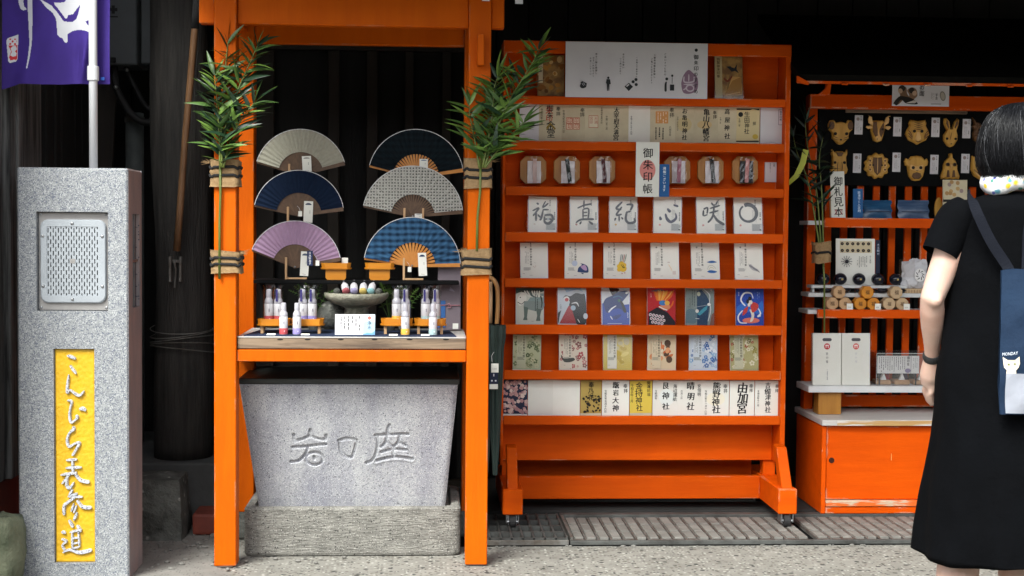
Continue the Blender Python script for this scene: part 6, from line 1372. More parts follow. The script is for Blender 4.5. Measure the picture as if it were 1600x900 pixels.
# row 7: patterned covers
def pat(bg, cols, kind, strip, n, bird=False):
    def f(a, r):
        a.poly(bg, [(0, 0), (1, 0), (1, 1), (0, 1)])
        for k in range(n):
            u, v, c = .04 + r.random() * .92, .05 + r.random() * .92, r.choice(cols)
            if kind == 'flower':
                s2 = .03 + r.random() * .05
                for q in range(5): a.mb.m = c; X, Z = a.q(u, v); t = q * 1.257 + k; X += math.cos(t) * s2 * a.w * .8; Z += math.sin(t) * s2 * a.w * .8; rr_ = s2 * a.w * .5; a.mb.add([(X + rr_ * math.cos(w_), a.y0 - .0009 - k * 8e-6, Z + rr_ * math.sin(w_)) for w_ in [6.283 * j / 6 for j in range(6)]], [(0, 1, 2, 3, 4, 5)])
            elif kind == 'cloud': u, v = .15 + .7 * u, .12 + .76 * v; a.ell(c, u, v, .05 + r.random() * .12, .04 + r.random() * .07, r.uniform(-20, 40), 10)
            elif kind == 'stroke': a.stroke(c, [(u, v, .03), (u + r.uniform(-.2, .2), v + r.uniform(-.05, .1), .05), (u + r.uniform(-.3, .3), v + r.uniform(-.1, .1), .02)])
        a.k += 8
        a.poly(strip, [(.14, .04), (.46, .04), (.46, .985), (.14, .985)]).text('#2c2c28', '土佐和紙御朱印帳', .39, .97, .085, gap=1.12).fine('#6c6c60', .18, .32, .44, .9, 3, r, .85, .32).lines('#767a70', .16, .44, .28, .37, 5, r).text('#333', '一', .19, .16, .07)
        if bird: a.poly('#4f5450', [(.08, .42), (.14, .34), (.24, .32), (.5, .34), (.56, .28), (.4, .22), (.2, .22), (.12, .30), (.1, .36)], True).stroke('#30332f', [(.08, .42, .03), (.1, .34, .04)])
    return f
for (p0, p1, ar, lab) in (
    (801, 845, pat('#b9bd9a', ['#5f6f4a', '#8b9268', '#c9c8a4', '#4b5a3c', '#9aa37c'], 'flower', '#c3c6a8', 46), 'olive green leaf-patterned booklet'),
    (874, 918, pat('#ded5c4', ['#b5545a', '#c98a86', '#a3484e', '#8a5a58'], 'flower', '#ddd6c6', 44, True), 'cream booklet with red blossoms and a grey bird'),
    (943, 988, pat('#c9b660', ['#d8c878', '#b9a24a', '#cdbf82', '#c2b98e'], 'cloud', '#cfd0c4', 22), 'golden yellow booklet with pale title strip'),
    (1012, 1056.5, pat('#dcc9a8', ['#cf7a4a', '#c8643a', '#e2d6bc', '#d99a6c', '#5a4434'], 'cloud', '#cdbfa2', 30), 'orange and cream cloud-patterned booklet'),
    (1077, 1121, pat('#c4cfd8', ['#3f74b4', '#2f5f9f', '#8fb0d0', '#dfe4e8'], 'flower', '#c9d3da', 52), 'blue and white blossom-patterned booklet'),
    (1142, 1186, pat('#a8a272', ['#8a7c34', '#c9c4a4', '#6f6a34', '#9a3a34', '#d6d0b8'], 'flower', '#bdbba0', 44), 'olive gold booklet with small red blossoms')):
    book(lab, p0, p1, 7, 'paper', ar, 'patterned booklets in the seventh row', sleeve=True)

# =================================================================== RIGHT-HAND STALL: cabinet, shelves, masks, little roof
CY = 6.02
cf = lambda px, Y=CY: P(px, 720, Y).x
OS = 'orange_stall'
cxl, cxr = cf(1284), 3.30; CD = .43
cb_ = thing('shop_cabinet', 'orange wheeled cabinet with pale worn worktop behind the standing person', 'cabinet', (cxl, CY, 0))
z_b, z_t = P(1290, 803, CY).z, P(1290, 666, CY).z
def cpart(m, nm, *b, bevel=.003): return part(B(m, *b), nm, cb_, bevel=bevel)
cpart(OS, 'side_panel', cxl, cxl + .02, CY, CY + CD, z_b, z_t); cpart(OS, 'side_panel', cxr - .02, cxr, CY, CY + CD, z_b, z_t)
cpart(OS, 'bottom_rail', cxl + .021, cxr - .021, CY + .002, CY + .03, z_b, P(1350, 792.5, CY).z)
cpart('bare_chipped', 'sliding_track', cxl + .021, cxr - .021, CY - .004, CY + .03, P(1350, 792, CY).z + .001, P(1350, 782, CY).z)
cpart(OS, 'floor_board', cxl + .021, cxr - .021, CY + .031, CY + CD - .02, z_b + .01, z_b + .03)
cpart(OS, 'back_panel', cxl + .021, cxr - .021, CY + CD - .019, CY + CD, z_b, z_t)
xm_ = cf(1560)
dr = cpart(OS, 'sliding_door', cxl + .022, xm_, CY + .012, CY + .026, P(1350, 781.5, CY).z + .001, z_t - .001)
h = P(1300.5, 720, CY); mb = MB('#3a1505').lathe([(.012, 0), (.0125, .0005), (.0115, .002), (.008, .0022)], n=18); hm = mb.mesh('finger_hole'); o = bpy.data.objects.new('finger_pull', hm); COL.objects.link(o); o.parent = dr; o.matrix_local = Matrix.Translation(Vector((h.x, CY + .0117, h.z)) - WLOC[cb_.name]) @ Matrix.Rotation(math.pi / 2, 4, 'X'); WLOC[o.name] = Vector()
q = P(1394, 715, CY); part(B('#e8a05a', q.x - .0012, q.x + .0012, CY + .0112, CY + .0118, q.z - .014, q.z + .016), 'scratch', dr)
cpart(OS, 'sliding_door', xm_ - .02, cxr - .022, CY + .028, CY + .042, P(1350, 781.5, CY).z + .001, z_t - .001)
zc0, zc1 = P(1290, 665.5, CY - .02).z, P(1290, 656.5, CY - .02).z
cpart('pale_laminate', 'worktop', cxl - .006, cxr + .01, CY - .018, CY + CD + .015, zc0, zc1, bevel=.002)
cpart('worn_edge', 'worktop_edge', cxl + .06, cxr, CY - .0225, CY - .0185, zc0 + .001, zc1 - .003, bevel=0)
for px_ in (1318, 1520):
    for yy in (CY + .06, CY + CD - .06):
        xx = cf(px_); cs = part(B('dull_steel', xx - .018, xx + .018, yy - .018, yy + .018, z_b - .012, z_b - .0005), 'caster', cb_)
        zg = .0195 if yy < 6.1 else .0305
        rr_ = max(.006, (z_b - .006 - zg) / 2); part(MB('black_rubber').ring([[Vector((xx + dx, yy + math.sin(t) * rr_, zg + rr_ + math.cos(t) * rr_)) for t in [6.283 * k / 16 for k in range(16)]] for dx in (-.01, .01)]), 'wheel', cs)
# shelf tower standing on the worktop
SY4, SBK = 6.16, 6.40
tw = thing('shelf_tower', 'orange slatted shelf unit with little roof on top of the cabinet', 'shelf unit', (cxl, SY4, zc1))
def tpart(m, nm, *b, bevel=.002): return part(B(m, *b), nm, tw, bevel=bevel)
TX0 = P(1256.5, 450, SBK).x; TX1 = 3.25
zroof = P(1290, 150, 6.2).z
tpart(OS, 'post', TX0, P(1270, 450, SBK).x, SBK - .03, SBK + .03, zc1 + .001, zroof + .02); tpart(OS, 'post', TX1 - .04, TX1, SBK - .03, SBK + .03, zc1 + .001, zroof + .02)
pitch_ = 24.95; z_lo, z_hi = P(1350, 636, SBK).z, P(1350, 272, SBK).z
k = 0; px_ = 1286.0
while px_ < 1640:
    x0, x1 = P(px_, 450, SBK).x, P(px_ + 10.5, 450, SBK).x
    tpart(OS, 'slat', x0, x1, SBK - .008, SBK + .008, z_lo, P(1350, 168, SBK).z); px_ += pitch_
tpart(OS, 'lower_beam', TX0 + .05, TX1 - .045, SBK - .034, SBK - .0085, P(1370, 634, SBK).z, P(1370, 616, SBK).z)
def shelf(py0, py1, Y, pxl, m, nm, depth=None):
    z1, z0 = P(1350, py0, Y).z, P(1350, py1, Y).z
    return tpart(m, nm, P(pxl, (py0 + py1) / 2, Y).x, TX1 - .05, Y, SBK - .04, z0, z1), z1, z0
# shelf 1 (top): white board with orange front rail
s1y = 6.20
o, zs1, _ = shelf(345.5, 352, s1y + .012, 1262.5, 'white_board', 'shelf'); x0, x1, z0, z1 = RC(1288, 341, 1500, 356, s1y); tpart(OS, 'front_rail', x0, TX1 - .05, s1y - .004, s1y + .0115, z0, z1); zs1 = max(zs1, P(1350, 345.5, s1y + .012).z)
o, zs2, _ = shelf(458, 464.5, s1y + .03, 1263, 'white_board', 'shelf')
o, zs3, _ = shelf(484.5, 491, s1y + .0, 1262, 'white_board', 'shelf'); x0, x1, z0, z1 = RC(1278, 484, 1500, 497.5, s1y - .02); tpart(OS, 'front_rail', x0, TX1 - .05, s1y - .022, s1y - .0005, z0, z1)
zs3 = P(1350, 484.5, s1y).z
o, zs4, _ = shelf(603.5, 613.5, SY4 - .01, 1263.5, 'white_board', 'shelf')
x0, x1, z0, z1 = RC(1278.5, 614, 1314.5, 643, SY4 + .02); tpart('gold_wood', 'support_block', x0, x1, SY4 + .02, SY4 + .10, zc1 + .001, zs4 - 10.5 * S(SY4)); x0 = P(1560, 620, SY4).x; tpart('gold_wood', 'support_block', x0, x0 + .1, SY4 + .02, SY4 + .10, zc1 + .001, zs4 - 10.5 * S(SY4))
x0, x1, z0, z1 = RC(1268, 446, 1417, 450.5, s1y + .03); rs = tpart('white_board', 'riser_shelf', x0, x1, s1y + .03, s1y + .11, z0, z1); zrs = z1
for xx in (x0 + .01, x1 - .02): part(B('white_board', xx, xx + .008, s1y + .05, s1y + .09, zs2 + .0005, z0 - .0005), 'riser_leg', rs)
# mask board and roof
MBY = SBK - .03
x0, x1, z0, z1 = RC(1278, 172, 1570, 291, MBY); tpart('black_paint', 'mask_board', x0, TX1 - .05, MBY, MBY + .012, z0, z1)
x0, x1, z0, z1 = RC(1266, 149, 1600, 171, 6.24); tpart(OS, 'eave_beam', x0, TX1, 6.24, 6.29, z0, z1)
x0, x1, z0, z1 = RC(1322, 170.5, 1512, 177, 6.30); tpart('counter_wood', 'batten', x0, x1, 6.30, 6.315, z0, z1)
RFY = 5.86; zr = P(1400, 130, RFY).z; xr0 = P(1247, 128, RFY).x; xr1 = 3.4
rf_ = tpart(OS, 'roof_edge', xr0, xr1, RFY, RFY + .02, zr - .005, zr + .005, bevel=.001)
mb = MB('soffit').hexa([(xr0, RFY + .004, zr + .006), (xr1, RFY + .004, zr + .006), (xr1, 6.62, zr + .36), (xr0, 6.62, zr + .36)], [(xr0, RFY - .01, zr + .03), (xr1, RFY - .01, zr + .03), (xr1, 6.62, zr + .39), (xr0, 6.62, zr + .39)]); part(mb, 'roof', tw)
px_ = 1319.0; 
while px_ < 1640:
    x = P(px_, 132, RFY).x; part(MB(OS).hexa([(x - .012, RFY - .012, zr - .012), (x + .012, RFY - .012, zr - .012), (x + .012, 6.23, zr + .13), (x - .012, 6.23, zr + .13)], [(x - .012, RFY - .012, zr - .0055), (x + .012, RFY - .012, zr - .0055), (x + .012, 6.23, zr + .155), (x - .012, 6.23, zr + .155)]), 'rafter', rf_); px_ += 64.7
br0 = [(1291, 149), (1297, 147), (1299, 130), (1293, 129), (1291, 138), (1280, 147), (1267, 149)]
part(MB(OS).prism([(P(a, b, 6.1).x, P(a, b, 6.1).z) for a, b in br0], 6.10, 6.13), 'curved_bracket', tw)
part(MB(OS).prism([(P(a, b, RFY).x, P(a, b, RFY).z) for a, b in ((1244, 119), (1262, 129), (1262, 133), (1244, 129))], RFY - .02, RFY - .001), 'corner_finial', tw)

# paper sign under the roof edge
NY2 = 6.15; x0, x1, z0, z1 = RC(1394, 133.5, 1483, 166, NY2)
t = thing('mask_sign', 'white paper sign with two brown figures hung under the little roof', 'sign', ((x0 + x1) / 2, NY2, z0)); part(B('paper_cool', x0, x1, NY2, NY2 + .002, z0, z1), 'sheet', t)
part(B('black_rope', (x0 + x1) / 2 - .1, (x0 + x1) / 2 - .098, NY2 + .003, NY2 + .005, z1 - .005, zr + .06), 'string', t)
a = Art(x1 - x0, z1 - z0, NY2, x0, z0)
a.poly('#7d6049', [(.02, .1), (.06, .3), (.14, .5), (.10, .75), (.14, .95), (.24, .9), (.26, .6), (.30, .4), (.2, .3), (.1, .05)], True).poly('#8d6e58', [(.24, .2), (.30, .5), (.26, .75), (.34, .9), (.42, .8), (.44, .5), (.38, .3), (.44, .1)], True).poly('#23201e', [(.03, .15), (.12, .45), (.24, .45), (.36, .35), (.45, .1), (.25, .12), (.16, .3), (.08, .02)], True).ell('#2a2420', .17, .85, .06, .14).ell('#2a2420', .34, .75, .05, .14).ell('#c9ab92', .14, .72, .04, .12).ell('#c9ab92', .39, .62, .04, .12).poly('#d8d2cc', [(.24, .14), (.38, .28), (.44, .22), (.4, .14)])
a.text('#333', 'の面', .515, 1.02, .095).fine('#777', .68, .74, .3, .66, 3, random.Random(3), .9, .3).text('#444', '干支', .775, .62, .055).ell('#8b8880', .885, .5, .05, .24, 12).ell('#b9b2a6', .885, .5, .035, .18, 12).lines('#777', .68, .92, .10, .16, 1, random.Random(1)); part(a.mb, 'lettering', t)

# ------------------------------------------------------------------ carved wooden zodiac masks
def mask(label, px, py, outline, feats, wd, cards=True, m='mask_wood'):
    """outline and features in pixels relative to the mask centre"""
    Y = MBY - .022; s = S(Y); c = P(px, py, Y)
    t = thing('wooden_mask', label, 'mask', (c.x, Y, c.z), 'carved animal masks on the black board')
    o2 = [(u * s, -v * s) for u, v in outline]
    part(MB(m).prism(o2, 0, .021, .007, .86), 'face', t, local=True)
    for k, (nm, mm, kind, pts) in enumerate(feats):
        mb = MB(mm)
        if kind == 'p': mb.prism([(u * s, -v * s) for u, v in pts], -.003 - .0006 * (k % 5), .004, .0015, .9)
        elif kind == 'e':
            u, v, ru, rv = pts; mb.prism([((u + ru * math.cos(q)) * s, -(v + rv * math.sin(q)) * s) for q in [6.283 * j / 12 for j in range(12)]], -.0035 - .0006 * (k % 5), .004, .001, .85)
        elif kind == 's': mb.stroke([(u * s, -v * s, w_ * s) for u, v, w_ in pts], -.0032 - .0005 * (k % 5))
        part(mb, nm, t, local=True)
def circ(cx, cy, rx, ry, a0=0, a1=360, n=14): return [(cx + rx * math.cos(math.radians(a0 + (a1 - a0) * k / n)), cy - ry * math.sin(math.radians(a0 + (a1 - a0) * k / n))) for k in range(n)]
DK = '#140b05'; MD, MP = 'mask_dark', 'mask_pale'
eye = lambda u, v, r=1.8: ('eye', DK, 'e', (u, v, r * 1.25, r * 1.25))
mask('mouse mask with big round ears', 1314, 204, [(-9, -12), (-12, -17), (-17, -16), (-20, -10), (-19, -2), (-14, 3), (-13, 8), (-13, 12), (-4, 21), (0, 22), (4, 21), (13, 12), (13, 8), (14, 3), (19, -2), (20, -10), (17, -16), (12, -17), (9, -12), (0, -14)],
     [('ear', MD, 'e', (-15, -8, 4.5, 7)), ('ear', MD, 'e', (15, -8, 4.5, 7)), eye(-9, 5, 2), eye(9, 5, 2), ('nose', DK, 'e', (0, 14.5, 1.6, 1.4))] + [('whisker', MD, 's', [(sx * 4, 12 + q * 3, .6), (sx * 8, 11 + q * 3.2, .9), (sx * 12, 9 + q * 3.4, .5)]) for sx in (-1, 1) for q in (0, 1)], 40)
mask('horned ox mask with pale horns', 1372.5, 202, [(-10, -12), (-8, -14), (8, -14), (10, -12), (12, -6), (11, 0), (9, 10), (6, 18), (0, 20), (-6, 18), (-9, 10), (-11, 0), (-12, -6)],
     [('horn', MP, 'p', [(-10, -6), (-16, -10), (-17, -16), (-15, -21), (-17, -22), (-11, -19), (-10, -13), (-8, -9)]), ('horn', MP, 'p', [(10, -6), (16, -10), (17, -16), (15, -21), (19, -21), (12, -19), (10, -13), (8, -9)]),
      ('ear', MP, 'p', [(-10, -2), (-16, 0), (-20, -3), (-19, -5), (-12, -5)]), ('ear', MP, 'p', [(10, -2), (16, 1), (20, -3), (18, -5), (12, -5)]), ('cheek', MD, 'p', [(-9, -11), (-3, -12), (-1, 10), (-5, 12), (-9, 4)]), ('cheek', MD, 'p', [(9, -11), (6, -8), (2, 0), (1, 10), (5, 12), (9, 4)]), ('muzzle', MP, 'p', [(0, -2), (2, 8), (5, 15), (3, 18), (-3, 18), (-5, 15), (-2, 8)]), eye(-6.5, 0, 1.6), eye(6.5, 0, 1.6), ('nostril', DK, 'e', (-2, 15.5, .9, .8)), ('nostril', DK, 'e', (2, 15.5, .9, .8))], 40)
mask('striped tiger mask with rounded ears', 1434.5, 206, [(-12, -19), (-6, -18), (0, -17), (6, -18), (12, -19), (14, -14), (13, -10), (17, -3), (19, 4), (16, 9), (14, 13), (5, 17), (0, 20), (-5, 17), (-14, 13), (-16, 9), (-19, 4), (-17, -3), (-13, -10), (-14, -14)],
     [('stripe', MD, 's', [(-7, -15 + q * 3.4, .6), (0, -13.5 + q * 3.2, 1.3), (7, -15 + q * 3.4, .6)]) for q in range(4)] + [('stripe', MD, 's', [(sx * 16, -2 + q * 4.2, 1.3), (sx * 12.5, 2 + q * 3.6, 1.1), (sx * 9, 9 + q * 1.6, .6)]) for sx in (-1, 1) for q in range(3)] + [('muzzle', MP, 'p', [(-2, 0), (2, 0), (5, 11), (0, 15), (-5, 11)]), eye(-6, -1, 2), eye(6, -1, 2), ('stripe', MD, 's', [(-6, 14, .6), (0, 16, 1.2), (6, 14, .6)])], 40)
mask('rabbit mask with two tall ears', 1486.5, 207, [(-6, -4), (-11, -14), (-11, -22), (-8, -23), (-4, -19), (-2, -5), (2, -5), (6, -17), (10, -22), (13, -20), (12, -12), (9, -3), (11, 4), (11, 12), (5, 21), (0, 23), (-5, 21), (-11, 12), (-11, 4)],
     [('ear', MD, 'p', [(-8, -20), (-9, -14), (-5, -6), (-4, -8), (-6, -18)]), ('ear', MD, 'p', [(10, -19), (10, -13), (6, -6), (5, -8), (7, -16)]), eye(-7, 10, 1.5), eye(7, 10, 1.5), ('nose', DK, 'e', (0, 18, 1, .8)), ('brow', MD, 's', [(0, 0, .5), (-1, 6, 1), (-2, 12, .5)])], 30)
mask('dark dragon mask beside the black hair', 1529, 203, [(-9, -20), (-5, -15), (-4, -8), (2, -12), (8, -6), (10, 4), (6, 14), (0, 20), (-6, 16), (-8, 6), (-6, 0), (-9, -6), (-6, -10)], [('scale', MD, 'e', (-3 + (q % 2) * 4, -10 + q * 4.5, 2.4, 1.8)) for q in range(6)] + [eye(2, 0)], 30, m='mask_dark')
mask('horse mask half hidden by the white upright sign', 1312, 253, [(-12, -20), (-9, -15), (-4, -17), (4, -17), (9, -15), (12, -20), (13, -13), (11, -8), (12, 6), (14, 12), (12, 18), (6, 21), (-6, 21), (-12, 18), (-14, 12), (-12, 6), (-11, -8), (-13, -13)],
     [eye(-7.5, 1), eye(7.5, 1), ('stripe', MD, 's', [(-3, 0, .6), (-4, 8, 1.4), (-3, 16, .6)]), ('stripe', MD, 's', [(3, 0, .6), (4, 8, 1.4), (3, 16, .6)]), ('forelock', MD, 'p', [(-6, -15), (6, -15), (3, -9), (-3, -9)])], 34)
shp = [((19 + 1.4 * math.cos(11 * q)) * math.cos(q) * 1.02, (19.5 + 1.4 * math.cos(11 * q)) * math.sin(q)) for q in [6.283 * k / 66 for k in range(66)]]
mask('sheep mask framed by scalloped curls', 1371, 259, shp, [('face_panel', MD, 'p', [(-7, -13), (7, -13), (8, -4), (5, 10), (0, 15), (-5, 10), (-8, -4)])] + [('curl', MP, 's', [(sx * (12 + 2.6 * math.cos(q)), v + 2.6 * math.sin(q), 1.1) for q in [5.4 * j / 7 for j in range(8)]]) for sx in (-1, 1) for v in (-8, -1, 6)] + [('curl', MD, 'e', (sx * 12, v, 1.3, 1.3)) for sx in (-1, 1) for v in (-8, -1, 6)] + [eye(-7, -1, 1.2), eye(7, -1, 1.2), ('nose_line', MP, 's', [(0, -13, .8), (0, 0, 1.2), (0, 12, .8)])], 40)
mask('monkey mask with small side ears', 1432.5, 262, [(-14, -12), (-8, -18), (0, -19), (8, -18), (14, -12), (17, -15), (19, -10), (18, -4), (14, -2), (13, 6), (11, 14), (6, 20), (0, 21), (-6, 20), (-11, 14), (-13, 6), (-14, -2), (-18, -4), (-19, -10), (-17, -15)],
     [('eye_panel', MP, 'p', [(-10, -5), (0, -2), (10, -5), (11, 2), (4, 5), (-4, 5), (-11, 2)]), ('muzzle', MD, 'p', [(-6, 9), (0, 7), (6, 9), (8, 14), (4, 18), (-4, 18), (-8, 14)]), eye(-6, 0, 2.1), eye(6, 0, 2.1), ('nose', DK, 's', [(-2, 4.5, .6), (0, 5.2, 1), (2, 4.5, .6)])], 40)
mask('rooster mask with pointed comb and flared neck', 1486, 260, [(-2, -20), (0, -21), (2, -20), (3, -14), (8, -9), (11, -2), (11, 4), (15, 15), (14, 20), (9, 19), (5, 20), (0, 19), (-5, 20), (-9, 19), (-14, 20), (-15, 15), (-11, 4), (-11, -2), (-8, -9), (-3, -14)],
     [('ring', MD, 'e', (-5.5, -3, 3.4, 3)), ('ring', MD, 'e', (5.5, -3, 3.4, 3)), eye(-5.5, -3, 1.7), eye(5.5, -3, 1.7), ('beak', MP, 'p', [(-2.5, -3), (2.5, -3), (0, 4)]), ('neck', MD, 'p', [(-6, 6), (-3, 6), (-2, 17), (-7, 17)]), ('neck', MD, 'p', [(6, 6), (3, 6), (2, 17), (7, 17)])], 34)
mask('boar mask mostly hidden by the black hair', 1531, 261, [(-12, -18), (-6, -16), (4, -18), (12, -10), (14, 4), (10, 16), (2, 20), (-8, 14), (-13, 4)], [('tusk', MP, 's', [(-8, 6, 1), (-4, 12, 2), (2, 16, 1)]), ('stripe', MD, 's', [(-10, 4, 1), (-4, 9, 1.5), (2, 12, .8)]), eye(-4, -2)], 34)
for k, (px_, py_, nm) in enumerate(((1341.5, 195, 'mouse'), (1402, 198, 'ox'), (1461.5, 199, 'tiger'), (1510, 201, 'rabbit'), (1339, 255, 'horse'), (1400.5, 253.5, 'sheep'), (1459.5, 257, 'monkey'), (1508, 255.5, 'rooster'))):
    Y = MBY - .004; x0, x1, z0, z1 = RC(px_ - 6.3, py_ - 15, px_ + 6.3, py_ + 15, Y); t = thing('name_card', 'small white card beside the %s mask' % nm, 'card', ((x0 + x1) / 2, Y, z0), 'cards beside the masks', rot=(0, math.radians(.8), 0))
    W_, H_ = x1 - x0, z1 - z0; part(B('paper_cool', -W_ / 2, W_ / 2, -.001, .001, 0, H_), 'card', t, local=True); a = Art(W_, H_, -.001); a.ell('#9a8a86', .38, .80, .2, .09).text('#444', '木の面', .76, .95, .17).fine('#999', .2, .6, .08, .62, 4, random.Random(k), .8, .3).fine('#777', .7, .82, .2, .4, 1, random.Random(k), .9, .8); a.done(t, 'lettering')

# ------------------------------------------------------------------ goods on the shelves
def stand_panel(name, label, cat, p0, y0, p1, y1, Y, z, m, art=None, tilt=4, thick=.003, rot=0, group=None):
    x0, x1, z0, z1 = RC(p0, y0, p1, y1, Y); W_, H_ = x1 - x0, z1 - z
    t = thing(name, label, cat, ((x0 + x1) / 2, Y, z + .0006), group, rot=(math.radians(-tilt), math.radians(rot), 0)); part(B(m, -W_ / 2, W_ / 2, 0, thick, 0, H_), 'panel', t, local=True, bevel=.0005 if thick > .002 else 0)
    if art: a = Art(W_, H_); art(a, random.Random(5)); a.done(t, 'lettering')
    return t, W_, H_
def a_sample(a, r):
    a.mb.m = K; letters(a.mb, '御札見本', *a.q(.52, .90), a.y(), .044, gap=1.02); a.text('#a03038', '授与', .32, .235, .2).text('#a03038', '見本', .72, .235, .2)
t, W_, H_ = stand_panel('sample_sign', 'tall white tilted sign with black and red characters before the horse mask', 'sign', 1300, 268, 1322, 342, 6.215, zs1, 'paper', a_sample, 1, rot=-2.5)
part(B('light_wood', -W_ / 2 - .004, -W_ / 2 + .01, .0035, .012, 0, H_ * .55), 'wooden_back', t, local=True)
stand_panel('blue_slip', 'upright blue slip with white characters on the top stall shelf', 'sign', 1333.5, 295, 1349, 341, 6.225, zs1, '#205a92', lambda a, r: a.text('#cfdff0', '開運守と入浴剤', .6, .93, .30, gap=1.0), 4)
for p0, p1, m, lab in ((1349.5, 1394, 'blue_pack', 'bright blue foil packet lying against the slats'), (1404.5, 1452, 'steelblue_pack', 'grey-blue foil packet with notched edge right of the bright one')):
    x0, x1, z0, z1 = RC(p0, 312, p1, 342, 6.26); W_, H_ = x1 - x0, z1 - zs1; t = thing('foil_packet', lab, 'packet', ((x0 + x1) / 2, 6.26, zs1 + .001), 'foil packets on the top shelf', rot=(math.radians(-14), 0, math.radians(-3)))
    n = 8; vs = []; 
    for j in range(n + 1):
        for i in range(n + 1): b_ = math.sin(math.pi * i / n) * math.sin(math.pi * j / n); vs.append((-W_ / 2 + W_ * i / n + .004 * math.sin(j * 1.9) * (i in (0, n)), -.018 * b_ + .002 * math.sin(i * 2.3 + j * 1.7), H_ * j / n))
    mb = MB(m).add(vs, [(j * (n + 1) + i, j * (n + 1) + i + 1, (j + 1) * (n + 1) + i + 1, (j + 1) * (n + 1) + i) for i in range(n) for j in range(n)]); part(mb, 'pouch', t, local=True, sm=True)
    part(B('#16304e', -W_ / 2 + .01, W_ / 2 - .01, -.0255, -.0245, H_ * .38, H_ * .41), 'printed_line', t, local=True)
# framed panel on the right
def a_panel(a, r):
    for k in range(9): a.ell(r.choice(['#b08a5a', '#9d8a86', '#c2a06a']), .15 + r.random() * .7, .6 + r.random() * .36, .08, .05, r.random() * 90)
    for k in range(9): a.ell(r.choice(['#b08a5a', '#9d8a86', '#8d7b72']), .15 + r.random() * .7, .06 + r.random() * .36, .08, .05, r.random() * 90)
    a.poly('#1a1814', [(0, .47), (1, .47), (1, .53), (0, .53)])
stand_panel('framed_panel', 'beige printed panel beside the shoulder of the black dress', 'panel', 1474, 281, 1512, 342, 6.25, zs1, 'paper_old', a_panel, 3, .008)
q = P(1467, 322, 6.3); solo(MB('mask_wood').prism([(q.x + .018 * math.cos(k_), zs1 + .001 + .055 + .055 * math.sin(k_)) for k_ in [6.283 * j / 18 for j in range(18)]], 6.30, 6.312, .002, .93), 'wooden_disc', 'oval wooden disc standing left of the beige panel', 'wood disc')
# wheel poster, navy tag
def a_wheel(a, r):
    a.poly('#cfc2a0', [(.1, .56), (.92, .56), (.92, .92), (.1, .92)])
    for j in range(2):
        for i in range(6): a.ell('#1e2430', .16 + i * .135, .84 - j * .21, .042, .05).ell('#8a6a3a', .16 + i * .135, .84 - j * .21, .014, .016)
    for i in range(12): q = i * .5236; a.stroke('#44464e', [(.27 + .05 * math.cos(q), .29 + .05 * math.sin(q) * a.w / a.h, .012), (.27 + .115 * math.cos(q), .29 + .115 * math.sin(q) * a.w / a.h, .012)]).ell('#2c2e38', .27 + .13 * math.cos(q), .29 + .13 * math.sin(q) * a.w / a.h, .012, .014, 0, 8)
    a.ell('#23252e', .27, .29, .05, .06).fine('#6c6c70', .52, .80, .12, .46, 6, r, .85, .3).text('#444', '十二支守', .87, .48, .05)
WZ = zrs
stand_panel('zodiac_poster', 'cream poster with twelve black dots and a spoked wheel', 'poster', 1306.5, 373, 1367.5, 446, 6.285, WZ, 'paper', lambda a, r: None or a_wheel(Sub(a, .30), r), 3)
stand_panel('navy_slip', 'narrow navy slip standing at the right edge of the dotted poster', 'sign', 1368.5, 375, 1375.5, 446, 6.29, WZ, '#16203a', lambda a, r: a.text('#b9c4dc', '木玉根付', .6, .92, .55, gap=1.2), 3)
# lacquer balls on the riser shelf and saucers below
for k, px_ in enumerate((1286, 1313, 1342, 1371.5, 1399.5)):
    Y = s1y + .07; q = P(px_, 440, Y); r_ = 10.3 * S(Y); nth = ('leftmost', 'second', 'third', 'fourth', 'rightmost')[k]
    t = thing('lacquer_ball', 'glossy black lacquer ball on the white riser, %s of five' % nth, 'ball', (q.x, Y, zrs), 'lacquer balls on the riser shelf'); part(MB('lacquer').ball((0, 0, r_ * .92 + .0005), r_, 20, 14, (1, 1, .92)), 'ball', t, local=True, sm=True)
    part(MB('#b59a5a').box(-.004, .004, -r_ * 1.0, -r_ * .985, r_ * .8, r_ * 1.05), 'gold_mark', t, local=True)
    q = P(px_ + 4, 455, s1y + .05); mb = MB('lacquer').lathe([(r_ * .7, 0), (r_ * .8, .003), (r_ * 1.1, .012), (r_ * 1.15, .016), (r_ * .9, .015)], n=20); 
    t = thing('lacquer_saucer', 'dark blue-black saucer under the riser, %s of five' % nth, 'saucer', (q.x, s1y + .04, zs2 + .0006), 'lacquer saucers below the riser'); part(mb, 'dish', t, local=True, sm=True); part(MB('lacquer').lathe([(r_ * .5, .0151), (r_ * .55, .018), (r_ * .3, .019)], n=16), 'lid', t, local=True, sm=True)
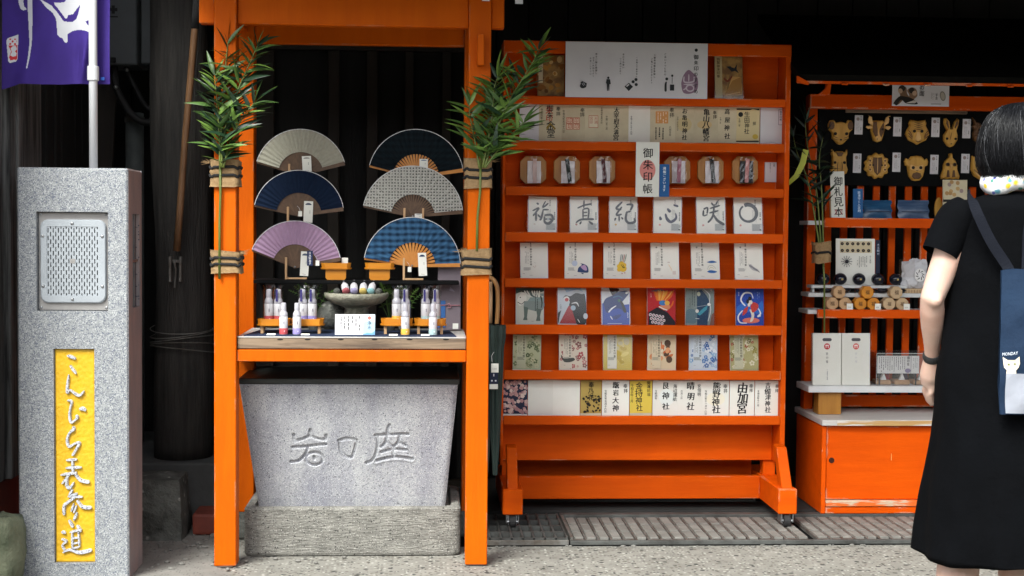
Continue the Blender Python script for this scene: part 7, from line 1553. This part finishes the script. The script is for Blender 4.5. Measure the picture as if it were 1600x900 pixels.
# octagonal wood blocks in three little pyramids
for k, (px_, m, nm) in enumerate(((1311, 'light_wood', 'pale'), (1355, 'tray_yellow', 'honey'), (1400, 'pine_wood', 'pinkish'))):
    Y = s1y - .012; s = S(Y); r_ = 10.6 * s
    for j, (dx, dz) in enumerate(((-10.2, 0), (10.2, 0), (0, 1.72))):
        q = P(px_ + dx, 470, Y); zc = zs3 + .0008 + r_ * .93 + dz * r_; t = thing('wood_block', '%s octagonal wooden block, %s of its small pyramid' % (nm, ('lower left', 'lower right', 'top')[j]), 'wood block', (q.x, Y - .004 * (j == 2), zc - r_ * .93), 'octagonal wooden blocks on the third shelf')
        og = [(r_ * math.cos(math.radians(22.5 + 45 * i)), r_ * .93 + r_ * math.sin(math.radians(22.5 + 45 * i))) for i in range(8)]
        part(MB(m).prism(og, 0, .045, .0025, .93), 'block', t, local=True); mb = MB('#4a2c14'); letters(mb, '福', 0, r_ * 1.3, -.0006, r_ * .7); part(mb, 'lettering', t, local=True)
    x0, x1, z0, z1 = RC(px_ + 12.5, 473, px_ + 22, 483.5, Y - .01); t = solo(B('paper', x0, x1, s1y - .019, s1y - .017, zs3 + .0005, zs3 + z1 - z0), 'price_card', 'tiny white price card before the %s block pyramid' % nm, 'price card', group='price cards on the third shelf')
    mb = MB('#777'); letters(mb, '550', x0 + .004, zs3 + .01, s1y - .0195, .009, False); part(mb, 'lettering', t)
# crumpled white bag on a bamboo rest
Y = s1y + .06; x0, x1, z0, z1 = RC(1408, 395, 1452, 439, Y); rg = random.Random(4)
bz = zs2 + .022
t = solo(B('pine_wood', x0 + .01, x1 + .01, Y - .03, Y + .06, zs2 + .001, bz - .001), 'bamboo_rest', 'small slatted bamboo rest under the crumpled white packet', 'rest')
for k in range(9): xx = x0 + .014 + k * .0125; part(B('bamboo_pole', xx, xx + .002, Y - .0312, Y - .0304, zs2 + .003, bz - .006), 'gap', t)
mb = boulder(MB('white_cloth'), ((x0 + x1) / 2, Y + .01, bz + (z1 - z0) / 2), (z1 - z0) / 2, (.95, .35, 1.0), 6, .32, 26, 18, .5)
t = solo(mb, 'white_packet', 'crumpled white packet with black print beside the bare arm', 'packet', sm=False)
a = Art(.05, .06, Y - .022, (x0 + x1) / 2 - .01, bz + .03); a.ell('#e4e4e4', .5, .5, .5, .5); [a.stroke('#22242c', [(.5 + .4 * math.cos(q), .5 + .4 * math.sin(q), .08), (.5 + .18 * math.cos(q + .7), .5 + .2 * math.sin(q + .7), .06)]) for q in (0, .8, 1.7, 2.6, 3.3, 4.1, 5, 5.7)]; part(a.mb, 'print', t)
part(MB('cellophane').box(x0 - .02, x0 + .05, Y - .035, Y - .033, bz + .05, bz + .13), 'clear_flap', t)
# white gift bags
def a_bag(faint):
    def f(a, r):
        a.poly('#54545a', rr_uv(.34, .66, .845, .905)).ell('#c8323a' if not faint else '#d8655f', .5, .745, .105, .06, 0, 22)
        a.poly('#f0e6e4', [(.44, .775), (.56, .775), (.56, .755), (.44, .755)]).poly('#f0e6e4', [(.45, .76), (.475, .76), (.475, .715), (.45, .715)]).poly('#f0e6e4', [(.525, .76), (.55, .76), (.55, .715), (.525, .715)])
        a.text('#8a8a8e' if not faint else '#c9c9cc', '茶の塩', .5, .63, .09, gap=1.5)
        if not faint: a.fine('#a4a4a8', .49, .53, .06, .36, 1, r, .9, .9)
    return f
def rr_uv(u0, u1, v0, v1): 
    m_ = (u1 - u0) * .12; return [(u0 + m_, v0), (u1 - m_, v0), (u1, (v0 + v1) / 2 - .012), (u1, (v0 + v1) / 2 + .012), (u1 - m_, v1), (u0 + m_, v1), (u0, (v0 + v1) / 2 + .012), (u0, (v0 + v1) / 2 - .012)]
for p0, p1, fa, lab in ((1270.5, 1315, False, 'white paper bag with bold red emblem in clear wrap'), (1316, 1360, True, 'white paper bag with pale red emblem right of the bold one')):
    t, W_, H_ = stand_panel('gift_bag', lab, 'bag', p0, 521, p1, 604, SY4 + .03, zs4, 'paper', a_bag(fa), 3, .02, group='white gift bags')
    part(MB('cellophane').box(-W_ / 2 - .005, W_ / 2 + .001, -.004, .022, 0, H_ + .002), 'wrapper', t, local=True)
# acrylic box with printed card, paper triangles and wooden coasters
Y = SY4 + .012; x0, x1, z0, z1 = RC(1361, 552, 1500, 606, Y); z0 = zs4 + .0006
t = thing('acrylic_case', 'clear acrylic case with printed card and wooden coasters beside the hand', 'case', (x0, Y, z0)); e = .002; dpt = .15
xk = P(1369.5, 580, Y).x
for nm, b in (('front_pane', (xk, x1, Y, Y + e, z0, z1)), ('end_pane', (xk - e, xk - .0001, Y, Y + dpt, z0, z1)), ('back_pane', (xk, x1, Y + dpt, Y + dpt + e, z0, z1)), ('top_pane', (xk, x1, Y + .0025, Y + dpt - .0005, z1 - e, z1))): part(B('acrylic', *b), nm, t)
part(B('white_board', xk, xk + .002, Y + .003, Y + .0035, z0, z1), 'edge_strip', t); part(B('white_board', xk, x1, Y - .0005, Y - .0001, z1 - .0015, z1), 'edge_strip', t)
x2, x3, z2, z3 = RC(1371, 556, 1436, 583.5, Y + .02); c_ = thing('text_card', 'finely printed white card behind the clear acrylic pane', 'card', (x2, Y + .02, z2)); part(B('paper', x2, x3, Y + .02, Y + .0215, z2, z3), 'sheet', c_)
a = Art(x3 - x2, z3 - z2, Y + .02, x2, z2); a.fine('#555', .02, .68, .1, .95, 13, random.Random(2), .92, .3).text('#333', '護符香', .74, .98, .075).poly('#6a6472', [(.80, .0), (.81, .0), (.81, 1), (.80, 1)]).fine('#888', .84, .97, .2, .9, 3, random.Random(6), .7, .3).ell('#8e84a0', .73, .16, .07, .13); part(a.mb, 'lettering', c_)
part(B('#22242c', x2 + .01, x2 + .014, Y + .022, Y + .03, z0 + .0005, z2 - .0005), 'leg', c_); part(B('#22242c', x3 - .014, x3 - .01, Y + .022, Y + .03, z0 + .0005, z2 - .0005), 'leg', c_)
for k in range(3):
    px_ = 1380 + k * 29; xx = P(px_, 600, Y + .04).x; nth = ('left', 'middle', 'right')[k]; zz = z0 + .0216
    solo(B('light_wood', xx - .034, xx + .034, Y + .03, Y + .10, z0 + .0005, z0 + .021), 'coaster_stack', 'square wooden coaster stack in the acrylic case, %s one' % nth, 'coasters', bevel=.003, group='wooden coasters in the acrylic case')
    tr_ = [(xx - .013, zz), (xx + .013, zz), (xx, zz + .033)]; solo(MB('paper').prism(tr_, Y + .036, Y + .05), 'paper_triangle', 'folded white paper triangle on the %s wooden coaster stack' % nth, 'triangle', group='paper triangles on the coasters')
    solo(MB('#8c2430' if k != 1 else '#3a2440').prism([(xx + .006, zz), (xx + .034, zz), (xx + .030, zz + .035), (xx + .012, zz + .04)], Y + .055, Y + .07), 'cloth_pouch', 'small dark red cloth pouch behind the %s paper triangle' % nth if k != 1 else 'small dark purple cloth pouch behind the middle paper triangle', 'pouch', group='cloth pouches in the acrylic case')
# shaded bamboo bundle and green ribbon on the stall's left post
YB = SY4 - .02
sp = thing('bamboo_spray', 'shadowy bamboo leaf spray between rack and masks', 'bamboo', tuple(P(1285, 420, YB)))
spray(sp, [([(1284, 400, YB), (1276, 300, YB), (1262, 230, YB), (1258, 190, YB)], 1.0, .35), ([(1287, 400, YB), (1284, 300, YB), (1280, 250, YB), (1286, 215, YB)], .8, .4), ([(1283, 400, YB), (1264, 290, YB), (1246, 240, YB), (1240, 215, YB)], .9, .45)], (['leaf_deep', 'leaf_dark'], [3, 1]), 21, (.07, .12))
part(MB('stem_green').tube([P(1286, 400, YB), P(1288, 440, YB), P(1288, 520, YB + .02)], .004, 6), 'cane', sp, sm=True)
q = [P(a, b, YB - .03) for a, b in ((1259, 234), (1254, 255), (1244, 275), (1230, 288), (1214, 293))]; mb = MB('ribbon_green'); vs = []
wd_ = [.012, .0125, .011, .008, .001]
for i, p in enumerate(q): d = (q[min(i + 1, 4)] - q[max(i - 1, 0)]).normalized(); n_ = Vector((d.z, 0, -d.x)); vs += [p + n_ * wd_[i], p - n_ * wd_[i] + Vector((0, -.006, 0))]
part(mb.add(vs, [(2 * i, 2 * i + 2, 2 * i + 3, 2 * i + 1) for i in range(4)]), 'ribbon_leaf', sp, sm=True)
wrap('burlap_tie', 'shaded burlap bundle on the left end of the slatted stall shelves', 1273, 1299, 378, 411, YB - .004, (395,), 7, depth=.05)

# =================================================================== PERSON seen from behind
PYP = 3.55; pcx = P(1594, 400, PYP).x
pz = lambda py, Y=PYP: P(1594, py, Y).z
pxx = lambda px, Y=PYP: P(px, 450, Y).x
per = thing('person', 'person in black dress seen from behind with navy tote bag', 'person', (pcx, PYP, 0))
def limb(mb, pts, n=14): mb.tube([p[0] for p in pts], [p[1] for p in pts], n)
def W(px, py, Y): return P(px, py, Y)
mb = MB('skin')
ztop = pz(160)
hc = Vector((pcx, PYP + .01, pz(238)))
mb.ball(hc, .092, 20, 14, (.82, 1.0, 1.12)); mb.ball(hc + Vector((0, .045, -.055)), .06, 14, 10, (.95, .9, .9))
mb.ball(hc + Vector((0, .103, -.02)), .016, 8, 6, (.8, 1.1, 1.4))
for sx in (-1, 1): mb.ball(hc + Vector((sx * .082, .005, -.015)), .026, 8, 8, (.35, .8, 1.2))
limb(mb, [(hc + Vector((0, .0, -.06)), .055), (hc + Vector((0, -.008, -.14)), .052), (Vector((pcx, PYP, pz(312))), .07)])
zsh = pz(325); zhip = pz(600)
rings = []
for z, a, b in ((pz(312), .07, .06), (pz(320), .12, .07), (pz(345), .15, .09), (pz(420), .155, .105), (pz(500), .145, .10), (pz(590), .175, .12), (pz(640), .17, .12), (pz(680), .10, .09)):
    rings.append([Vector((pcx + a * math.cos(t), PYP + b * math.sin(t), z)) for t in [6.283 * k / 20 for k in range(20)]])
mb.ring(rings[::-1])
# left arm: hangs, elbow, forearm carried forward
for sx in (-1, 1):
    def M_(v): return v if sx < 0 else Vector((2 * pcx - v.x, v.y, v.z))
    sh_, el, wr = M_(W(1500, 348, PYP)), M_(W(1456.5, 466, PYP - .01)), M_(W(1456.5, 558, PYP + .10))
    mid = (sh_ + el) / 2
    limb(mb, [(sh_, .036), (sh_.lerp(el, .35), .038), (sh_.lerp(el, .75), .034), (el, .030), (el.lerp(wr, .2), .0315), (el.lerp(wr, .45), .029), (el.lerp(wr, .8), .0215), (wr, .0195)], 16)
    mb.ball(el + Vector((0, -.022, -.004)), .019, 10, 8)
    pal = M_(W(1455, 584, PYP + .13)); k0 = M_(W(1454, 600, PYP + .15))
    limb(mb, [(wr, .0215), (wr.lerp(pal, .5), .026), (pal, .030), (k0, .026)], 14)
    for j, (dy, ln) in enumerate(((-.024, .055), (-.008, .062), (.009, .058), (.024, .046))):
        a0 = k0 + Vector((0, dy, 0)); s3 = -sx
        limb(mb, [(a0, .0095), (a0 + Vector((s3 * -.004, .010, -ln * .45)), .009), (a0 + Vector((s3 * .006, .024, -ln * .8)), .0083), (a0 + Vector((s3 * .016, .03, -ln)), .007)], 8)
    th0 = wr.lerp(pal, .4) + Vector((0, -.012, 0))
    limb(mb, [(th0, .012), (th0 + Vector((-sx * .018, .025, -.02)), .011), (th0 + Vector((-sx * .026, .04, -.045)), .009), (th0 + Vector((-sx * .024, .05, -.06)), .0075)], 8)
    hip = Vector((pcx + sx * .085, PYP, pz(650))); ox = -.075; kn = Vector((pcx + ox * .8 + sx * .075, PYP + .01, .46)); cal = Vector((pcx + ox + sx * .085, PYP - .03, .33)); an = Vector((pcx + ox * 1.1 + sx * .088, PYP - .02, .085))
    limb(mb, [(hip, .085), (hip.lerp(kn, .5), .07), (kn, .052), (cal, .054), (cal.lerp(an, .55), .04), (an, .033), (an + Vector((0, -.01, -.045)), .036)], 16)
    limb(mb, [(an + Vector((0, -.04, -.055)), .03), (an + Vector((sx * .006, .06, -.055)), .034), (an + Vector((sx * .016, .15, -.062)), .026)], 12)
body = part(mb, 'body', per)
md = body.modifiers.new('fuse', 'REMESH'); md.mode = 'VOXEL'; md.voxel_size = .0055; md.use_smooth_shade = True
md = body.modifiers.new('soften', 'SMOOTH'); md.factor = .5; md.iterations = 4
for sx in (-1, 1):   # eyes and mouth on the far side, sandals
    part(MB('#1a1412').ball(hc + Vector((sx * .032, .094, .0)), .008, 8, 6, (1.2, .5, .6)), 'eye', per)
    a = Vector((pcx - .0825 + sx * .088, PYP, 0)); 
    part(MB('black_rubber').prism([(a.x + sx * .012 + .042 * math.cos(q) , .003 + .011 + .011 * math.sin(q)) for q in [6.283 * j / 12 for j in range(12)]], PYP - .075, PYP + .17), 'sandal', per)
part(MB('#9c4a44').ball(hc + Vector((0, .098, -.062)), .014, 8, 6, (1.5, .4, .35)), 'mouth', per)
# dress
mb = MB('dress'); rng = random.Random(3); NR = 110; NC = 96
prof = [(300, .060, .062, 0), (306, .105, .075, 0), (314, .145, .09, 0), (326, .172, .104, 0), (345, .180, .113, 0), (395, .188, .125, 0), (430, .193, .13, 0), (480, .197, .135, 0), (540, .204, .145, 0), (600, .214, .155, 0), (680, .230, .17, 0), (760, .250, .185, 0), (820, .264, .195, 0), (866, .270, .20, 0)]
def pr(py):
    for i in range(len(prof) - 1):
        if prof[i][0] <= py <= prof[i + 1][0]:
            t = (py - prof[i][0]) / (prof[i + 1][0] - prof[i][0]); return [prof[i][k] + (prof[i + 1][k] - prof[i][k]) * t for k in range(4)]
rings = []
for i in range(NR + 1):
    py = 300 + (866 - 300) * i / NR; _, a, b, _ = pr(py); a *= .935 - .03 * max(0, (py - 600) / 260); b *= .95; z = pz(py); g_ = max(0, (py - 430) / 430); ring = []
    for j in range(NC):
        t = 6.2832 * j / NC; f = 1 + g_ * .026 * math.sin(7 * t + 1.3 * math.sin(z * 3)) + g_ * .016 * math.sin(13 * t + z * 2 + 1) 
        p = Vector((math.cos(t) * a, math.sin(t) * b, z)); w_ = .012 * noise.noise(Vector((p.x * 7 + 3, p.y * 7, z * 4.5))) + .006 * noise.noise(Vector((p.x * 22, p.y * 22, z * 9 + p.x * 14))) + .004 * math.sin((z * 40 + p.x * 30)) * math.exp(-((py - 330) / 40) ** 2)
        ring.append(Vector((pcx + p.x * (f + w_ * 4.0), PYP + p.y * (f + w_ * 7), z + .008 * math.sin(3 * t) * (i == NR))))
    rings.append(ring)
inner = [[Vector((pcx + (p.x - pcx) * .985, PYP + (p.y - PYP) * .985, p.z + .004)) for p in rings[-1]], [Vector((pcx + (p.x - pcx) * .78, PYP + (p.y - PYP) * .78, p.z + .2)) for p in rings[-1]]]
mb.ring([r[::-1] for r in rings + inner], cap=False)
for sx in (-1, 1):
    def M_(v): return v if sx < 0 else Vector((2 * pcx - v.x, v.y, v.z))
    a, c1, b = M_(W(1514, 328, PYP)), M_(W(1492, 350, PYP)), M_(W(1469, 397, PYP - .006)); rg_ = []
    path = [Vector(v) for v in smooth([tuple(a), tuple(c1), tuple(b)], 7)]
    n0 = len(path); mbt = MB('dress'); mb.tube(path, [.045 + .008 * min(1, i / 5) - .006 * max(0, (i - 6) / 8) for i in range(n0)], 22, cap=False)
dr_ = part(mb, 'dress', per, sm=True)
# hair: bob with strands
hp = [(160, .004), (161.5, .028), (165, .050), (172, .070), (183, .086), (198, .098), (216, .106), (236, .109), (252, .108), (266, .102), (277, .093), (286, .080)]
NH = 72
def hr(py):
    for i in range(len(hp) - 1):
        if hp[i][0] <= py <= hp[i + 1][0]: t = (py - hp[i][0]) / (hp[i + 1][0] - hp[i][0]); return hp[i][1] + (hp[i + 1][1] - hp[i][1]) * t
    return hp[-1][1]
hx = pxx(1592)
mb = MB('hair'); rings = []
for py in [160 + (286 - 160) * (i / 30) ** 1.3 for i in range(31)]:
    r = hr(py); z = pz(py)
    rings.append([Vector((hx + math.cos(t) * r * (1 + .018 * noise.noise(Vector((math.cos(t) * 9, math.sin(t) * 9, z * 3)))) * .97, PYP + math.sin(t) * r * 1.05 * .97, z)) for t in [6.2832 * k / NH for k in range(NH)]])
mb.ring([r_[::-1] for r_ in rings])
hair = part(mb, 'hair', per, sm=True)
rng = random.Random(8)
for nm, m, cnt, rad in (('hair_strands', 'hair', 1100, .0011), ('grey_strands', 'hair_grey', 34, .0005), ('flyaway_strands', 'hair', 70, .0004)):
    mb = MB(m)
    for k in range(cnt):
        t = rng.uniform(math.pi * .92, math.pi * 2.08); e0 = 160 + rng.random() ** 2 * 60; e1 = rng.uniform(262, 291); tw_ = rng.uniform(-.25, .25); pts = []; lift = 1.0 + rng.random() ** 2 * (.05 if nm != 'flyaway_strands' else .13) + .018 * math.sin(t * 23); ph = rng.random() * 6
        for i in range(9):
            u = i / 8; py = e0 + (e1 - e0) * u; r = hr(min(py, 286)) * lift; tt = t + tw_ * u * u + .035 * math.sin(u * 4 + ph); r *= 1 + (.05 * u * u * math.sin(ph * 7) if nm != 'grey_strands' else .02)
            pts.append(Vector((hx + math.cos(tt) * r, PYP + math.sin(tt) * r * 1.05, pz(py))))
        mb.tube(pts, [rad * (1 - .6 * i / 8) for i in range(9)], 3)
    part(mb, nm, hair, sm=True, kind='stuff')
# patterned neck towel
mb = MB('towel'); rings = []; n = 48
for i in range(n):
    t = 6.2832 * i / n; sag = -.012 * math.cos(t) ** 2 + .006 * math.sin(3 * t); cR = (.086, .072); row = []
    for k in range(12):
        q = 6.2832 * k / 12; rr_ = .019 * (1 + .25 * noise.noise(Vector((math.cos(t) * 5, math.sin(t) * 5, math.cos(q) * 1.5)))); row.append(Vector((pcx + math.cos(t) * (cR[0] + rr_ * math.cos(q)), PYP - .004 + math.sin(t) * (cR[1] + rr_ * math.cos(q)), pz(281) + sag + 1.35 * rr_ * math.sin(q))))
    rings.append(row)
mb.ring(rings + [rings[0]], cap=False); part(mb, 'neck_towel', per, sm=True)
# wristband
el, wr = W(1455.5, 466, PYP - .01), W(1456.5, 558, PYP + .10); d = (wr - el).normalized()
part(MB('black_rubber').tube([wr - d * .014, wr - d * .007, wr, wr + d * .007], [.0225, .0245, .0245, .0225], 20), 'wristband', per, sm=False)
# tote bag on the back
BGY = PYP - .235
x0, x1, z0, z1 = RC(1576, 424, 1712, 652, BGY)
bag = thing('tote_bag', 'navy tote bag with white pocket and cat print on the back', 'bag', ((x0 + x1) / 2, BGY, z0))
n, m_ = 30, 40; vs, fs = [], []
def bag_pt(u, v, off=0.0):
    bul = .035 * math.sin(math.pi * min(max(u, 0), 1)) ** .7 * (math.sin(math.pi * (.15 + .8 * (1 - v))) ** .8) + .006 * noise.noise(Vector((u * 4, v * 6, 2)))
    w0 = (x1 - x0); lx = .012 * w0 * 12 * max(0, (.18 - v)) ; zc_ = z0 + (z1 - z0) * v
    return Vector((x0 + lx + (w0 - 2 * lx) * u, BGY + .05 - bul - off, zc_ + .004 * math.sin(u * 9) * (v > .98)))
mb = MB('bag_navy')
for j in range(m_ + 1):
    for i in range(n + 1): vs.append(bag_pt(i / n, j / m_))
fs = [(j * (n + 1) + i, j * (n + 1) + i + 1, (j + 1) * (n + 1) + i + 1, (j + 1) * (n + 1) + i) for i in range(n) for j in range(m_)]
mb.add(vs, fs); mb.add([Vector((v.x, 2 * (BGY + .054) - v.y if v.y < BGY + .05 else BGY + .058, v.z)) for v in vs], [f[::-1] for f in fs])
part(mb, 'body', bag, sm=True)
mb = MB('bag_white'); vs = []
for j in range(21):
    for i in range(n + 1): vs.append(bag_pt(.05 + .9 * i / n, .01 + .28 * j / 20, .004))
pk_ = part(mb.add(vs, [(j * (n + 1) + i, j * (n + 1) + i + 1, (j + 1) * (n + 1) + i + 1, (j + 1) * (n + 1) + i) for i in range(n) for j in range(20)]), 'pocket', bag, sm=True)
def proj(mb0, cu, cv, sc_, off):   # print laid on the bulged cloth
    for i, v in enumerate(mb0.v):
        u, w_ = cu + v[0] * sc_ / (x1 - x0), cv + v[2] * sc_ / (z1 - z0); p = bag_pt(u, w_, off - v[1] * .0003); mb0.v[i] = tuple(p)
    return mb0
cat_ = MB('#d3c7b4'); cat_.poly([(-8, -12), (-7, -4), (-10.5, 0), (-11.5, 6), (-12.5, 17), (-6, 12.5), (4, 13), (10, 19), (11.5, 8), (10, 1), (6.5, -4), (8, -12)], 0)
cat_.m = '#5c7038'; [cat_.poly([(sx + 1.5 * math.cos(q), 5.5 + 1.3 * math.sin(q) + (sx > 0) * 1.2) for q in [6.283 * k / 10 for k in range(10)]], -1) for sx in (-4.5, 4)]
cat_.m = '#d8a8a0'; cat_.poly([(-.8, 3), (.6, 3.2), (-.1, 2.2)], -1)
cu = (P(1590, 560, BGY).x - x0) / (x1 - x0); cv = (P(1587, 577, BGY).z - z0) / (z1 - z0)
part(proj(cat_, cu, cv, S(BGY), .003), 'cat_print', bag)
lt = MB('#dfe6ee'); letters(lt, 'MONDAY', -13.5, 0, 0, 7.2, False, sx=.62)
lt.v = [(v[0], v[1], v[2] + v[0] * .16) for v in lt.v]; part(proj(lt, cu, (P(1587, 556.5, BGY).z - z0) / (z1 - z0), S(BGY), .0035), 'lettering', bag)
def strap(pts, wd, nm):
    q = [Vector(v) for v in smooth([tuple(p) for p in pts], 8)]; mb = MB('strap'); vs = []
    for i, p in enumerate(q): d_ = (q[min(i + 1, len(q) - 1)] - q[max(i - 1, 0)]).normalized(); nn = d_.cross(Vector((0, 1, 0))).normalized() * wd / 2; vs += [p + nn, p - nn, p - nn + Vector((0, .003, 0)), p + nn + Vector((0, .003, 0))]
    fs = []
    for i in range(len(q) - 1):
        for k in range(4): a = 4 * i + k; b = 4 * i + (k + 1) % 4; fs.append((a, a + 4, b + 4, b))
    part(mb.add(vs, fs), nm, bag)
strap([W(1516, 303, PYP + .02), W(1518, 306, PYP - .075), W(1526, 330, PYP - .118), W(1548, 376, PYP - .135), W(1575, 418, PYP - .15), W(1584, 436, BGY + .05)], .026, 'shoulder_strap')
strap([W(1612, 318, PYP - .10), W(1603, 360, PYP - .135), W(1601, 400, PYP - .15), W(1600, 432, BGY + .05)], .012, 'thin_strap')
strap([W(1668, 303, PYP + .02), W(1666, 306, PYP - .075), W(1660, 340, PYP - .118), W(1655, 385, PYP - .14), W(1655, 436, BGY + .05)], .026, 'shoulder_strap')

# =================================================================== unseen houses, added to shape the sky light on the stalls
ob = thing('added_house_row', 'plain low timber house row across the street behind the viewer', 'building', (0, -5.2, 0))
part(B('brown_slat', -30, 30, -5.6, -5.2, 0, 3.1), 'wall', ob)
part(MB('dark_concrete').hexa([(-30.5, -9, 3.7), (30.5, -9, 3.7), (30.5, -4.5, 3.0), (-30.5, -4.5, 3.0)], [(-30.5, -9, 3.85), (30.5, -9, 3.85), (30.5, -4.5, 3.12), (-30.5, -4.5, 3.12)]), 'roof', ob)
for k in range(7):
    x = -10 + k * 3.1; wn = part(B('white_board', x, x + 1.6, -5.195, -5.17, 2.2, 2.9), 'window', ob); part(B('lacquer', x + .08, x + 1.52, -5.168, -5.16, 2.26, 2.84), 'pane', wn)
    part(B('light_wood', x, x + 1.7, -5.195, -5.16, .1, 2.0), 'shutter', ob)
for x0, x1, lab in ((-14, -1.72, 'tall dark timber house next door, left of the board wall'), (3.82, 16, 'tall dark timber house next door, right of the stalls')):
    nb = thing('added_side_house', lab, 'building', ((x0 + x1) / 2, 6, 0)); part(B('brown_slat', x0, x1, 4.75, 9, 0, 4.6), 'wall', nb); part(B('dark_concrete', x0 - .3 * (x0 < 0), x1 + .3 * (x0 > 0), 4.2, 9.2, 4.601, 4.75), 'roof', nb)  # unseen blocks added to keep sky light from leaking in sideways
